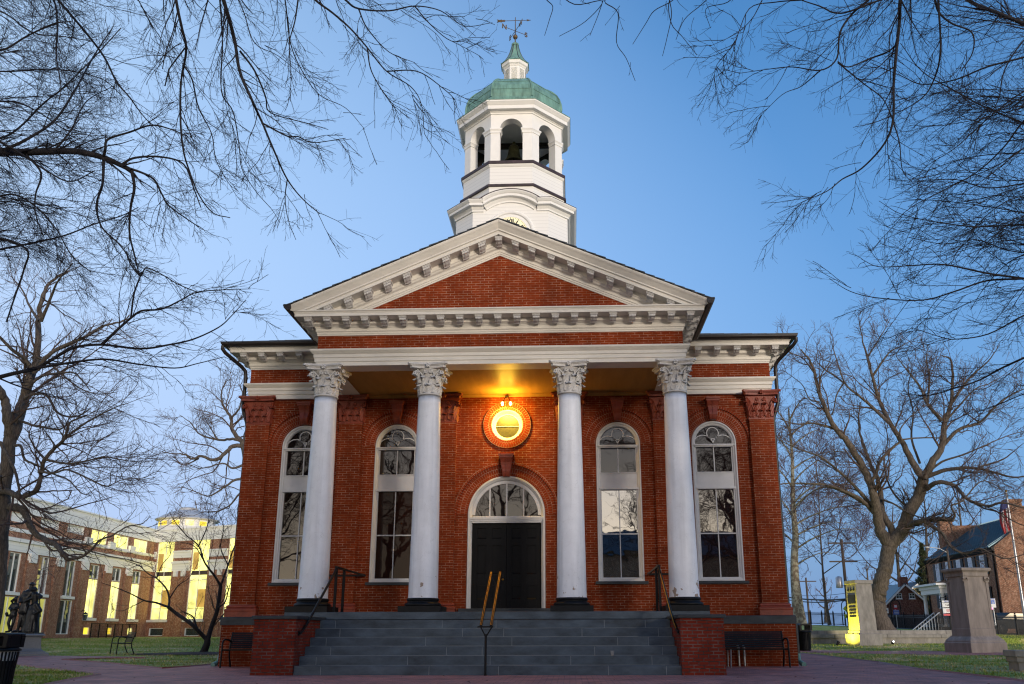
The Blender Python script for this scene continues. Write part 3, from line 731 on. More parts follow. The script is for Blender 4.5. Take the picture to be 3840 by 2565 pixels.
# ---- columns
col0 = None
for x in (-4.348, -1.74, 1.74, 4.348):
    if col0 is None:
        sh = MB(); n = 24; prof = []
        z0, z1 = 1.609, 6.50
        for i in range(n+1):
            q = i/n; r = .344-.072*(q**1.35 if q > 0 else 0)
            prof.append((r, z0+(z1-z0)*q))
        prof[0] = (.352, z0); prof[1] = (.347, z0+.06)
        prof += [(.272, 6.49), (.262, 6.505)]
        sh.lathe(prof, n=48)
        col0 = sh.build('column', 'column_paint', court); col0.location = (x, -2.714, 0)
        cp = MB()
        cp.lathe([(.255, 0), (.295, .0), (.302, .022), (.290, .045), (.255, .05)], n=32)
        cp.lathe([(.25, .04), (.25, .35), (.27, .5), (.33, .62), (.35, .645), (.33, .66)], n=32)
        for k in range(8):
            a = k*PI/4; leaf(cp, (.25*math.cos(a), .25*math.sin(a), .045), (math.cos(a), math.sin(a)), .2, .20, .075, .03)
            a += PI/8; leaf(cp, (.25*math.cos(a), .25*math.sin(a), .06), (math.cos(a), math.sin(a)), .38, .17, .085, .06)
        for k in range(4):
            a = PI/4+k*PI/2; c_, s2 = math.cos(a), math.sin(a); tx, ty = -s2, c_
            leaf(cp, (.30*c_, .30*s2, .3), (c_, s2), .22, .16, .10, .10)
            for e in (-1, 1):
                spiral(cp, (.43*c_+e*.035*tx, .43*s2+e*.035*ty, .545), (c_, s2), .085, stem=(.26*c_+e*.12*tx, .26*s2+e*.12*ty, .34), th=.024)
            a2 = k*PI/2; c_, s2 = math.cos(a2), math.sin(a2); tx, ty = -s2, c_
            for e in (-1, 1):
                spiral(cp, (.335*c_+e*.062*tx, .335*s2+e*.062*ty, .575), (-e*tx, -e*ty), .048, stem=(.28*c_+e*.15*tx, .28*s2+e*.15*ty, .36), th=.016)
            rosette(cp, (.405*c_, .405*s2, .715), (c_, s2), .06)
        abacus(cp, .50, .50, .655, .785, tip=.09, sag=.10)
        o = cp.build('capital', 'stone_white', col0); o.location = (0, 0, 6.50)
        b = MB()
        b.lathe([(.36, 1.612), (.372, 1.60), (.38, 1.58), (.372, 1.555), (.362, 1.55), (.355, 1.535), (.365, 1.515), (.395, 1.505), (.415, 1.49), (.428, 1.465), (.42, 1.435), (.40, 1.42)], n=48)
        b.box(-.49, .49, -.49, .49, LH+.001, 1.425)
        b.build('base', 'black_base', col0)
    else:
        c = dup(col0, court); c.location = (x, -2.714, 0)
# ---- portico ceiling and architrave
AX = 4.60
arch_prof = [(-.50, 7.281), (0, 7.281), (0, 7.375), (.02, 7.385), (.025, 7.395), (.025, 7.478), (.045, 7.488), (.05, 7.50), (.05, 7.57), (.07, 7.585), (.085, 7.60), (.13, 7.645), (.135, 7.665), (.135, 7.69), (.0, 7.72), (-.5, 7.725)]
a = MB(); a.sweep(arch_prof, [(-AX, .0), (-AX, YF), (AX, YF), (AX, .0)]); a.build('architrave', 'white_paint', court)
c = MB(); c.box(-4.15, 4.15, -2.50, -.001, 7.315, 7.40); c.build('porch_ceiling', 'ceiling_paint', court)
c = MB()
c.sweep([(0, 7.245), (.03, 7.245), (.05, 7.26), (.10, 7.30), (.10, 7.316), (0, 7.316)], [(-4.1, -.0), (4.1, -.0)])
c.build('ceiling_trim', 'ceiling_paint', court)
# wing architraves
for s in (-1, 1):
    a = MB(); path = [(4.62, -.12), (WX-.01, -.12), (WX-.01, 17)] if s > 0 else [(-WX+.01, 17), (-WX+.01, -.12), (-4.62, -.12)]
    pf = [(-.3, 7.24), (0, 7.24), (0, 7.36), (.02, 7.37), (.025, 7.38), (.025, 7.47), (.045, 7.48), (.05, 7.49), (.05, 7.56), (.07, 7.575), (.085, 7.59), (.13, 7.64), (.135, 7.66), (.135, 7.682), (0, 7.71), (-.2, 7.712)]
    a.sweep(pf, path); a.build('architrave', 'white_paint', court)
# ---- portico frieze, tympanum
w = MB(); w.sweep([(0, 7.70), (0, 8.12)], [(-4.575, 1), (-4.575, YF), (4.575, YF), (4.575, 1)], caps=False)
w.build('brick_frieze', 'brick_red', court)
ZA, SL = 10.907, .4346
w = MB(); w.prism([(-4.3, 8.5), (4.3, 8.5), (4.3, 8.52), (0, 8.52+4.3*SL-.05), (-4.3, 8.52)], YF+.0, YF+.15)
w.build('tympanum', 'brick_red', court)
# ---- horizontal cornice (profile measured from the frieze plane and soffit)
def corn_prof(zf, zs, gut=False):
    p = [(0, zf), (.02, zf), (.022, zf+.035), (.035, zf+.045), (.035, zf+.085), (.055, zf+.10), (.06, zf+.11), (.06, zf+.185), (.075, zf+.195), (.08, zf+.215), (.12, zf+.245), (.155, zf+.262), (.16, zf+.265), (.16, zs)]
    p += [(.485, zs), (.485, zs+.075), (.495, zs+.08), (.50, zs+.10), (.53, zs+.125), (.53, zs+.15), (.0, zs+.16)]
    return p
ZFP, ZSP = 8.072, 8.424
cn = MB(); cn.sweep(corn_prof(ZFP, ZSP), [(-4.575, 1.2), (-4.575, YF), (4.575, YF), (4.575, 1.2)])
cornice = cn.build('cornice', 'white_paint', court)
ZFW, ZSW = 8.117, 8.495
wc = {}
for s in (-1, 1):
    a = MB(); path = [(4.62, -.10), (WX-.012, -.10), (WX-.012, 17.0)] if s > 0 else [(-WX+.012, 17.0), (-WX+.012, -.10), (-4.62, -.10)]
    a.sweep(corn_prof(ZFW, ZSW), path); wc[s] = a.build('cornice', 'white_paint', court)
# brackets
def bracket_mesh(shear=0.0):
    m = MB(); w0 = .115
    m.prismx([(-.14, 0), (-.45, 0), (-.45, -.02), (-.435, -.03), (-.43, -.05), (-.14, -.05)], -w0, w0)
    poly = [(-.15, -.05), (-.405, -.05), (-.42, -.07), (-.42, -.10), (-.405, -.12), (-.38, -.125), (-.36, -.12), (-.345, -.135), (-.30, -.165), (-.25, -.175), (-.22, -.18), (-.20, -.20), (-.17, -.20), (-.15, -.18)]
    m.prismx(poly, -.09, .09)
    m.prismx([(y-.012 if y < -.2 else y, z-.008) for y, z in poly], -.03, .03)
    for x in (-.075, .075): m.tube([(x-.022, -.385, -.085), (x+.022, -.385, -.085)], .04, 10)
    m.v = [(x*.84, y, z*.86) for x, y, z in m.v]
    if shear: m.v = [(x, y, z+shear*x) for x, y, z in m.v]
    return m
b0 = bracket_mesh().build('bracket', 'stone_white', cornice)
bl = bracket_mesh(SL).build('bracket', 'stone_white', cornice); brr = bracket_mesh(-SL).build('bracket', 'stone_white', cornice)
used = set()
def place(b, parent, loc, rz=0):
    if b.name in used: o = b.copy(); link(o, parent)
    else: o = b; used.add(b.name); o.parent = parent
    o.location = loc; o.rotation_euler = (0, 0, rz)
for k in range(-10, 11): place(b0, cornice, (k*.474, YF, ZSP))
for s in (-1, 1):
    for k in range(5): place(b0, cornice, (s*4.575, YF-.02+.48*k+.02, ZSP), s*PI/2)
    for x in (5.342, 5.872, 6.412, 6.946, 7.46): place(b0, wc[s], (s*x, -.10, ZSW))
    for k in range(8): place(b0, wc[s], (s*(WX-.012), -.08+.53*k, ZSW), s*PI/2)
# ---- raking cornice
rk = MB()
RP = [(-3.60, 0), (-3.60, -.03), (-3.585, -.06), (-3.55, -.10), (-3.515, -.15), (-3.49, -.185), (-3.48, -.20), (-3.48, -.235), (-3.445, -.25), (-3.44, -.262), (-3.44, -.34), (-3.12, -.345), (-3.12, -.46), (-3.10, -.475), (-3.075, -.52), (-3.03, -.545), (-3.02, -.56), (-3.02, -.62), (-3.0, -.63), (-3.0, -.67), (-2.985, -.68), (-2.98, -.715), (-2.962, -.716)]
rows = []
for y, dz in RP:
    X = min(5.177, (ZA+dz-8.545)/SL)
    zt = lambda x: ZA+dz-SL*abs(x)
    rows.append([(-X, y, zt(X)), (0, y, ZA+dz), (X, y, zt(X))])
v = [p for r_ in rows for p in r_]
rk.add(v, [(i*3+j, i*3+j+1, i*3+4+j, i*3+3+j) for i in range(len(rows)-1) for j in (0, 1)])
# close the ends of the crown moulding
for s in (0, 2):
    idx = [i for i, (y, dz) in enumerate(RP) if dz > -.35]
    pts = [rows[i][s] for i in idx]; rk.add(pts+[(pts[-1][0], -3.1, pts[-1][2]), (pts[0][0], -3.1, pts[0][2])], [tuple(range(len(pts)+2))])
rake = rk.build('raking_cornice', 'white_paint', court)
sof = lambda x: ZA-.345-SL*abs(x)
for k, x in enumerate((.424, .84, 1.326, 1.82, 2.306, 2.79, 3.275, 3.766, 4.262)):
    place(brr, rake, (x, YF+.0, sof(x))); place(bl, rake, (-x, YF+.0, sof(x)))
place(b0, rake, (0, YF, sof(0)-.03))
# ---- roofs
r_ = MB()
def slab(mb, a, b, c_, d, t=.06):
    P = [Vector(q) for q in (a, b, c_, d)]; nn = (P[1]-P[0]).cross(P[3]-P[0]).normalized()
    if nn.z < 0: nn = -nn
    up = [p+nn*t for p in P]; mb.add([tuple(p) for p in P+up], [(0, 1, 2, 3), (7, 6, 5, 4), (0, 4, 5, 1), (1, 5, 6, 2), (2, 6, 7, 3), (3, 7, 4, 0)])
# courses of slate laid stepwise so the edge shows notches
n = 22; Ws = 5.24
for s in (-1, 1):
    for i in range(n):
        xa, xb = Ws*i/n, Ws*(i+1)/n+.06
        jig = random.uniform(-.012, .012)
        za, zb = ZA-SL*xa+.004, ZA-SL*xb+.03
        slab(r_, (s*xa, -3.625+jig, za), (s*xb, -3.625+jig, zb), (s*xb, 9, zb), (s*xa, 9, za), .022)
r_.build('portico_roof', 'roof_slate', court)
r_ = MB(); ex, ey0, ey1, ez = 8.02, -.80, 17.7, 8.72; sl = .38
rh = ez+sl*ex; yr0, yr1 = ey0+ex, ey1-ex
for i in range(24):
    q0, q1 = i/24, (i+1)/24+.012
    def ring(q, lift):
        return [(-ex*(1-q), ey0+(yr0-ey0)*q, ez+(rh-ez)*q+lift), (ex*(1-q), ey0+(yr0-ey0)*q, ez+(rh-ez)*q+lift), (ex*(1-q), ey1+(yr1-ey1)*q, ez+(rh-ez)*q+lift), (-ex*(1-q), ey1+(yr1-ey1)*q, ez+(rh-ez)*q+lift)]
    A = ring(q0, .025); B = ring(min(1, q1), 0.0); A0 = ring(q0, 0)
    r_.add(A+B+A0, [(0, 1, 5, 4), (1, 2, 6, 5), (2, 3, 7, 6), (3, 0, 4, 7), (8, 9, 1, 0), (9, 10, 2, 1), (10, 11, 3, 2), (11, 8, 0, 3)])
r_.build('main_roof', 'roof_slate', court)
# ---- gutters and downpipes
def gut_prof(o0, z): return [(o0, z+.10), (o0, z+.02), (o0+.03, z-.02), (o0+.09, z-.02), (o0+.14, z+.03), (o0+.155, z+.10), (o0+.14, z+.10), (o0+.12, z+.04), (o0+.08, z+.0), (o0+.03, z+.0)]
for s in (-1, 1):
    g = MB()
    path = [(5.05, -.10), (WX-.012, -.10), (WX-.012, 17)] if s > 0 else [(-WX+.012, 17), (-WX+.012, -.10), (-5.05, -.10)]
    g.sweep(gut_prof(.54, 8.655)+[(.54, 8.755)], path)
    g.sweep([(-.3, 8.645), (.60, 8.645), (.60, 8.70), (-.3, 8.72)], path)
    g.build('gutter', 'gutter_brown', court)
for s in (-1, 1):
    g = MB()
    path = [(4.575, -3.62), (4.575, -.9)] if s > 0 else [(-4.575, -.9), (-4.575, -3.62)]
    g.sweep([(.54, 8.69), (.54, 8.60), (.58, 8.545), (.66, 8.545), (.715, 8.60), (.73, 8.69)], path)
    g.build('gutter', 'gutter_brown', court)
for s in (-1, 1):
    g = MB()
    g.tube([(s*7.99, -.70, 8.66), (s*7.99, -.70, 8.56), (s*7.93, -.62, 8.47), (s*7.64, -.08, 8.22), (s*7.57, .02, 8.12), (s*7.555, .05, 7.95), (s*7.555, .05, 7.05), (s*7.53, .05, 6.95), (s*7.42, .08, 6.62), (s*7.40, .1, 6.5), (s*7.40, .1, 1.5), (s*7.56, .1, 1.0), (s*7.56, .1, .25)], .052, 12)
    for z in (7.9, 7.2, 5.0, 3.0): g.tube([(s*(7.555 if z > 7 else 7.40), .05 if z > 7 else .1, z), (s*(7.555 if z > 7 else 7.40), .05 if z > 7 else .1, z+.04)], .062, 12)
    d = g.build('downpipe', 'gutter_brown', court)
    g = MB(); g.tube([(s*7.56, .1, .3), (s*7.56, .08, .12), (s*7.60, -.1, .06), (s*7.62, -.2, .04)], .065, 12); g.build('downpipe_shoe', 'copper_green', d)
# ================================================================== TOWER
TY = 2.49
T = Matrix.Translation((0, TY, 0))
def octv(h, z, k=8): return [(h/math.cos(PI/8)*math.cos(PI/8+i*PI/4), TY+h/math.cos(PI/8)*math.sin(PI/8+i*PI/4), z) for i in range(8)]
def octs(mb, prof):
    """octagonal rings from (apothem, z)"""
    v = []
    for h, z in prof: v += octv(h, z)
    k = len(prof)
    mb.add(v, [(i*8+j, i*8+(j+1) % 8, (i+1)*8+(j+1) % 8, (i+1)*8+j) for i in range(k-1) for j in range(8)])
    mb.add(v[:8], [tuple(range(7, -1, -1))]); mb.add(v[-8:], [tuple(range(8))])
a_, b_ = 1.169, 1.7625
low = [(-a_, -b_), (a_, -b_), (b_, -a_), (b_, a_), (a_, b_), (-a_, b_), (-b_, a_), (-b_, -a_)]
lowp = [(x, y+TY) for x, y in low]
m = MB(); m.prismz(lowp, 9.6, 13.5); 
aR, az = 1.48, 12.56
m.prism([(-1.0, 13.45), (1.0, 13.45)]+[(1.30*math.cos(R(a)), az+1.30*math.sin(R(a))) for a in range(48, 133, 6)], TY-b_-.001, TY-1.0)
m.build('clock_stage', 'tower_boards', court)
cp_ = [(0, 13.42), (.04, 13.42), (.045, 13.47), (.09, 13.53), (.10, 13.55), (.21, 13.56), (.21, 13.64), (.23, 13.65), (.28, 13.71), (.285, 13.735), (.10, 13.76)]
m = MB(); m.sweep(cp_, [(.83, -b_+TY), (a_, -b_+TY), (b_, -a_+TY), (b_, a_+TY), (a_, b_+TY), (-a_, b_+TY), (-b_, a_+TY), (-b_, -a_+TY), (-a_, -b_+TY), (-.83, -b_+TY)])
m.arc([(aR-(13.735-z), -o) for o, z in cp_]+[(aR, .9), (aR-.3, .9)], 0, az, 51.2, 128.8, 22, y=TY-b_)
m.build('clock_stage_cornice', 'tower_white', court)
m = MB(); m.arc([(aR+.004, -.29), (aR+.03, -.29), (aR+.03, .8), (aR+.004, .8)], 0, az, 51.2, 128.8, 22, y=TY-b_)
m.sweep([(.29, 13.736), (.29, 13.755), (-.10, 13.95)], [(.83, -b_+TY), (a_, -b_+TY), (b_, -a_+TY), (b_, a_+TY), (a_, b_+TY), (-a_, b_+TY), (-b_, a_+TY), (-b_, -a_+TY), (-a_, -b_+TY), (-.83, -b_+TY)], caps=False)
m.build('clock_stage_roof', 'copper_brown', court)
# clock
ck = MB(); ck.arc([(.64, 0), (.64, -.02), (.66, -.05), (.70, -.06), (.73, -.05), (.755, -.02), (.755, 0)], 0, 12.69, 0, 360, 56, y=TY-b_)
ck.arc([(.535, .0), (.535, -.03), (.56, -.03), (.57, -.012), (.64, -.01), (.64, 0)], 0, 12.69, 0, 360, 56, y=TY-b_)
cko = ck.build('clock', 'tower_white', court)
d = MB(); d.lathe([(0, 0), (.54, 0)], n=48); o = d.build('dial', 'dial', cko); o.rotation_euler = (R(90), 0, 0); o.location = (0, TY-b_-.012, 12.69)
d = MB()
for k in range(60):
    a = R(90-6*k); r0, r1 = (.485, .515) if k % 5 else (.478, .52); wd = .006 if k % 5 else .012
    c_, s2 = math.cos(a), math.sin(a)
    d.quad(*[(r*c_-e*s2*wd, TY-b_-.016, 12.69+r*s2+e*c_*wd) for r, e in ((r0, -1), (r0, 1), (r1, 1), (r1, -1))])
d.build('minute_marks', 'sign_black', cko)
for k, t_ in enumerate(('XII', 'I', 'II', 'III', 'IIII', 'V', 'VI', 'VII', 'VIII', 'IX', 'X', 'XI')):
    a = R(90-30*k)
    nm = text_obj(t_, .18, 'numeral', 'sign_black', cko, (.385*math.cos(a), TY-b_-.018, 12.69+.385*math.sin(a)), (R(90), 0, 0), .002, bold=.009)
    nm.rotation_euler = (Matrix.Rotation(R(30*k), 3, 'Y') @ Matrix.Rotation(R(90), 3, 'X')).to_euler()
for a, L_, w_ in ((-63, .30, .028), (22, .42, .02)):
    d = MB(); c_, s2 = math.cos(R(90-a)), math.sin(R(90-a))
    d.add([(r*c_-e*s2*w_, TY-b_-.026, 12.69+r*s2+e*c_*w_) for r, e in ((-.08, -.6), (-.08, .6), (L_*.75, 1), (L_, 0), (L_*.75, -1))], [(0, 1, 2, 3, 4)])
    d.build('clock_hand', 'sign_black', cko)
# middle stage
m = MB(); octs(m, [(1.66, 13.7), (1.66, 14.34)]); m.build('middle_stage', 'tower_boards', court)
m = MB(); octs(m, [(1.625, 14.42), (1.625, 15.09)]); m.build('middle_stage', 'tower_boards', court)
m = MB(); octs(m, [(1.63, 15.06), (1.645, 15.065), (1.66, 15.09), (1.675, 15.11), (1.68, 15.14)]); m.build('sill_moulding', 'tower_white', court)
m = MB(); octs(m, [(1.66, 14.34), (1.725, 14.345), (1.725, 14.41), (1.66, 14.425)]); m.build('copper_band', 'copper_brown', court)
m = MB(); octs(m, [(1.66, 15.14), (1.705, 15.142), (1.705, 15.245), (1.55, 15.27)]); m.build('copper_band', 'copper_brown', court)
# belfry: eight arched faces
H = 1.602; fw = H*math.tan(PI/8)
face = MB(); wall_grid(face, -fw, fw, 15.255, 16.99, [arch_void(0, .362, 15.256, 16.46)], -H, .30, step=.03)
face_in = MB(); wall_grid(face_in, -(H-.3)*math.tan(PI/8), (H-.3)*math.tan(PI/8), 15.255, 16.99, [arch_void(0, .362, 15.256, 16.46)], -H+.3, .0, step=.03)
bel = MB(); beli = MB(); imp = MB()
ip = [(0, 16.30), (.02, 16.30), (.025, 16.36), (.045, 16.40), (.055, 16.41), (.055, 16.455), (0, 16.46)]
for k in range(8):
    rot = Matrix.Translation((0, TY, 0)) @ Matrix.Rotation(k*PI/4, 4, 'Z')
    bel.add([tuple(rot @ Vector(p)) for p in face.v], face.f); beli.add([tuple(rot @ Vector(p)) for p in face_in.v], face_in.f)
    A = rot @ Vector((.362, -H+.28, 0)); B = rot @ Vector((.362, -H, 0)); Cc = rot @ Vector((fw, -H, 0))
    r2 = Matrix.Translation((0, TY, 0)) @ Matrix.Rotation((k+1)*PI/4, 4, 'Z')
    D_ = r2 @ Vector((-.362, -H, 0)); E_ = r2 @ Vector((-.362, -H+.28, 0))
    imp.sweep(ip, [(q.x, q.y) for q in (A, B, Cc, D_, E_)])
bo = bel.build('belfry', 'tower_white', court)
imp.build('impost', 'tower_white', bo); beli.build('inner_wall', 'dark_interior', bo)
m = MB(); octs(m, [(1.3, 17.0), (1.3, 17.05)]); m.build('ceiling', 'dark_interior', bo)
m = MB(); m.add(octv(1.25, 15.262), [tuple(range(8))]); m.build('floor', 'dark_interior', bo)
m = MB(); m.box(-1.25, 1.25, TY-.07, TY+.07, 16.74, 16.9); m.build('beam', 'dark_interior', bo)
bl_ = MB(); bl_.lathe([(0, .62), (.10, .62), (.15, .60), (.175, .55), (.19, .40), (.215, .25), (.26, .12), (.32, .02), (.335, 0), (.31, 0), (.24, .1), (.17, .3), (0, .5)], (0, TY-.35, 15.98), 32)
bl_.tube([(0, TY-.35, 16.58), (0, TY-.35, 16.75)], .05, 10); bl_.tube([(0, TY-.35, 16.2), (0, TY-.35, 15.95)], [.015, .04], 8)
bl_.build('bell', 'bell_bronze', bo)
m = MB(); octs(m, [(1.60, 16.975), (1.63, 16.98), (1.64, 17.02), (1.67, 17.04), (1.67, 17.06), (1.80, 17.065), (1.80, 17.19), (1.815, 17.20), (1.87, 17.27), (1.885, 17.285), (1.885, 17.335), (1.70, 17.36)])
m.build('belfry_cornice', 'tower_white', court)
# dome
dp = [(1.90, 17.337), (1.90, 17.36), (1.71, 17.47), (1.66, 17.50), (1.62, 17.64), (1.60, 17.655), (1.605, 17.78), (1.585, 17.95), (1.53, 18.15), (1.44, 18.33), (1.31, 18.49), (1.15, 18.63), (.95, 18.74), (.72, 18.82), (.40, 18.88)]
m = MB(); octs(m, dp); dm = m.build('dome', 'copper_green', court)
m = MB()
for i in range(8):
    a = PI/8+i*PI/4; pts = [(h/math.cos(PI/8)*math.cos(a), TY+h/math.cos(PI/8)*math.sin(a), z) for h, z in dp[5:]]
    m.tube(pts, .035, 6)
for z_, h_ in ((17.95, 1.588), (18.33, 1.443), (18.63, 1.153)):
    q = octv(h_+.004, z_)
    for i in range(8): m.tube([q[i], q[(i+1) % 8]], .008, 4)
m.build('rib', 'copper_green', dm)
# lantern
m = MB(); octs(m, [(.36, 18.84), (.36, 19.74), (.38, 19.76), (.40, 19.80), (.44, 19.83), (.45, 19.90), (.46, 19.93)]); ln = m.build('lantern', 'tower_white', court)
m = MB()
for k in range(8):
    rot = Matrix.Translation((0, TY, 0)) @ Matrix.Rotation(k*PI/4, 4, 'Z')
    for i in range(17):
        z_ = 18.98+i*.042
        m.add([tuple(rot @ Vector(p)) for p in ((-.10, -.362, z_+.026), (.10, -.362, z_+.026), (.10, -.378, z_), (-.10, -.378, z_))], [(0, 1, 2, 3)])
    m.add([tuple(rot @ Vector(p)) for p in ((-.10, -.3605, 18.96), (.10, -.3605, 18.96), (.10, -.3605, 19.70), (-.10, -.3605, 19.70))], [(0, 1, 2, 3)])
m.build('louvre', 'annex_white', ln)
m = MB(); octs(m, [(.47, 19.93), (.485, 19.935), (.485, 19.955), (.42, 20.02), (.33, 20.14), (.25, 20.30), (.185, 20.48), (.14, 20.66), (.11, 20.80), (.105, 20.80), (.125, 20.81), (.125, 20.88), (.07, 20.90), (.02, 20.91)]); sp = m.build('spire', 'copper_green', court)
m = MB()
for i in range(8):
    a = PI/8+i*PI/4; m.tube([(h/math.cos(PI/8)*math.cos(a), TY+h/math.cos(PI/8)*math.sin(a), z) for h, z in ((.485, 19.955), (.42, 20.02), (.33, 20.14), (.25, 20.30), (.185, 20.48), (.14, 20.66), (.11, 20.80))], .012, 5)
m.build('rib', 'copper_brown', sp)
# weathervane
v_ = MB(); v_.tube([(0, TY, 20.88), (0, TY, 22.02)], [.022, .012], 8)
v_.lathe([(0, -.088), (.05, -.075), (.08, -.035), (.088, 0), (.08, .035), (.05, .075), (0, .088)], (0, TY, 21.2), 20)
v_.lathe([(.04, 0), (.03, .03), (.015, .1)], (0, TY, 20.9), 10)
v_.tube([(-.34, TY-.21, 21.45), (.34, TY+.21, 21.45)], .010, 6); v_.tube([(.18, TY-.33, 21.45), (-.18, TY+.33, 21.45)], .010, 6)
vo = v_.build('weathervane', 'vane_metal', court)
v_ = MB(); v_.tube([(-.62, TY, 21.885), (.50, TY, 21.885)], .010, 6)
v_.prism([(.40, 21.845), (.56, 21.885), (.40, 21.925), (.43, 21.885)], TY-.006, TY+.006)
v_.prism([(-.34, 21.885), (-.40, 21.93), (-.45, 21.915), (-.50, 21.945), (-.56, 21.925), (-.66, 21.955), (-.63, 21.885), (-.66, 21.815), (-.56, 21.845), (-.50, 21.825), (-.45, 21.855), (-.40, 21.84)], TY-.006, TY+.006)
v_.build('arrow', 'vane_metal', vo)
for ch, x, y in (('N', -.37, -.23), ('S', .37, .23), ('W', .21, -.36), ('E', -.21, .37)):
    a = math.atan2(.22, .36) if ch in 'NS' else math.atan2(-.35, .19)
    text_obj(ch, .26, 'letter', 'vane_metal', vo, (x, TY+y, 21.45), (R(90), 0, a), .008, bold=.006)
# ---- flood lamp over the oculus
fl = MB(); fl.lathe([(0, .03), (.05, .03), (.06, 0), (0, 0)], (0, -.14, 7.215), 16)
for s in (-1, 1): fl.tube([(s*.02, -.14, 7.21), (s*.07, -.20, 7.14), (s*.095, -.26, 7.06), (s*.10, -.28, 7.03)], .012, 6)
flo = fl.build('flood_lamp', 'dark_metal', court)
for s in (-1, 1):
    b = MB(); b.lathe([(0, 0), (.025, .0), (.032, .02), (.036, .05), (.025, .08), (0, .09)], (s*.112, -.29, 6.94), 14); b.build('bulb', 'bulb', flo)
    lt = bpy.data.lights.new('flood_light', 'SPOT'); lt.energy = 75; lt.color = (1.0, .66, .12); lt.shadow_soft_size = .04; lt.spot_size = R(150); lt.spot_blend = .9
    lo = bpy.data.objects.new('flood_light', lt); link(lo, flo); lo.location = (s*.112, -.36, 6.92); lo.rotation_euler = (R(30), 0, R(0))
    lt = bpy.data.lights.new('bulb_light', 'POINT'); lt.energy = 40; lt.color = (1.0, .56, .04); lt.shadow_soft_size = .05
    lo = bpy.data.objects.new('bulb_light', lt); link(lo, flo); lo.location = (s*.112, -.40, 6.90)
# ================================================================== GROUND
XB = [-220, -45, -8, 8, 20, 34, 70, 220]
def gcol(x, y):
    L = np.interp(y, [-6, 5, 14, 37, 57, 90], [0, -.08, -.06, .54, .68, .8])
    A = np.interp(y, [2, 9, 14, 18, 20.2, 20.9], [0, .13, .15, .29, .34, .36])
    if x <= -45: return L
    if x == -8: return np.interp(y, [-6, 5, 9, 14, 37, 57, 90], [0, 0, .06, .12, .54, .68, .8])
    if x == 8: return np.interp(y, [2, 14, 20.9, 21.0, 120], [0, .12, .34, .80, 3.0])
    if x == 20: return np.interp(y, [2, 9, 14, 18, 20.9, 21.0, 60, 120], [0, .14, .15, .30, .34, .66, 1.75, 2.2])
    if x == 34: return np.interp(y, [2, 9, 18, 20.9, 21.0, 30, 62, 120], [0, .1, .2, .25, .35, .5, 1.38, 1.8])
    return np.interp(y, [2, 20, 62, 120], [0, .2, 1.2, 1.8])
def gz(x, y):
    i = max(0, min(len(XB)-2, int(np.searchsorted(XB, x))-1))
    t = (x-XB[i])/(XB[i+1]-XB[i]); t = min(1, max(0, t))
    return float(gcol(XB[i], y)*(1-t)+gcol(XB[i+1], y)*t)
def atg(u, v):
    """ground point seen at photograph position (u, v)"""
    d = _fw+(u-1920-PPX)/FPX*C_R-(v-1282.5-PPY)/FPX*C_U; D = 8.0
    while D < 90:
        p = CAM+d*(D/d[1])
        if p[2] < gz(p[0], p[1]): break
        D += .04
    return (float(p[0]), float(p[1]))
def gpos(u, D):
    """ground position in the direction of photograph column u at distance D"""
    p = at(u, 2390, D); return (float(p[0]), float(p[1]))
YR = sorted({-120, -60, -6, 2, 5, 9, 14, 18, 20.2, 20.9, 21.0, 30, 37, 57, 60, 62, 90, 120, 400, 900}|set(range(-36, 22, 2)))
g = MB()
for y0, y1 in zip(YR, YR[1:]):
    for x0, x1 in zip(XB, XB[1:]):
        n = 8 if (y0 >= -36 and y1 <= 30) else 1
        for i in range(n):
            a, b = x0+(x1-x0)*i/n, x0+(x1-x0)*(i+1)/n
            g.quad((a, y0, gz(a, y0)), (b, y0, gz(b, y0)), (b, y1, gz(b, y1)), (a, y1, gz(a, y1)))
struct(g.build('ground', 'grass'))
def lay(poly, lift, name, material, extra_y=()):
    """paving laid over the ground inside a plan polygon (rows between the ground's own break lines)"""
    m = MB(); ys = sorted({p[1] for p in poly}|{y for y in YR if min(p[1] for p in poly) < y < max(p[1] for p in poly)})
    E_ = list(zip(poly, poly[1:]+poly[:1]))
    for y0, y1 in zip(ys, ys[1:]):
        if y1-y0 < 1e-4: continue
        ym = (y0+y1)/2; cr = []
        for (xa, ya), (xb, yb) in E_:
            if min(ya, yb) <= y0+1e-7 and max(ya, yb) >= y1-1e-7 and abs(yb-ya) > 1e-9:
                f = lambda y: xa+(xb-xa)*(y-ya)/(yb-ya); cr.append((f(ym), f(y0), f(y1)))
        cr.sort()
        for (m0, a0, a1), (m1, b0, b1) in zip(cr[::2], cr[1::2]):
            n = max(1, int(abs(m1-m0)/1.5))
            for i in range(n):
                q = [a0+(b0-a0)*i/n, a0+(b0-a0)*(i+1)/n, a1+(b1-a1)*(i+1)/n, a1+(b1-a1)*i/n]
                m.quad(*[(x, y, gz(x, y)+lift) for x, y in zip(q, (y0, y0, y1, y1))])
    return m.build(name, material)
left_lawn = [(73, 2495), (150, 2505), (260, 2517), (375, 2532), (330, 2540), (260, 2552), (185, 2568), (110, 2585), (40, 2602), (-60, 2630)]
tongue = [(545, 2469), (400, 2470), (232, 2475), (320, 2481), (420, 2489), (510, 2499), (607, 2508), (710, 2501), (817, 2492)]
rb = [(2999, 2451), (3060, 2457), (3150, 2468), (3298, 2485), (3447, 2511), (3595, 2528), (3758, 2546), (3900, 2566)]
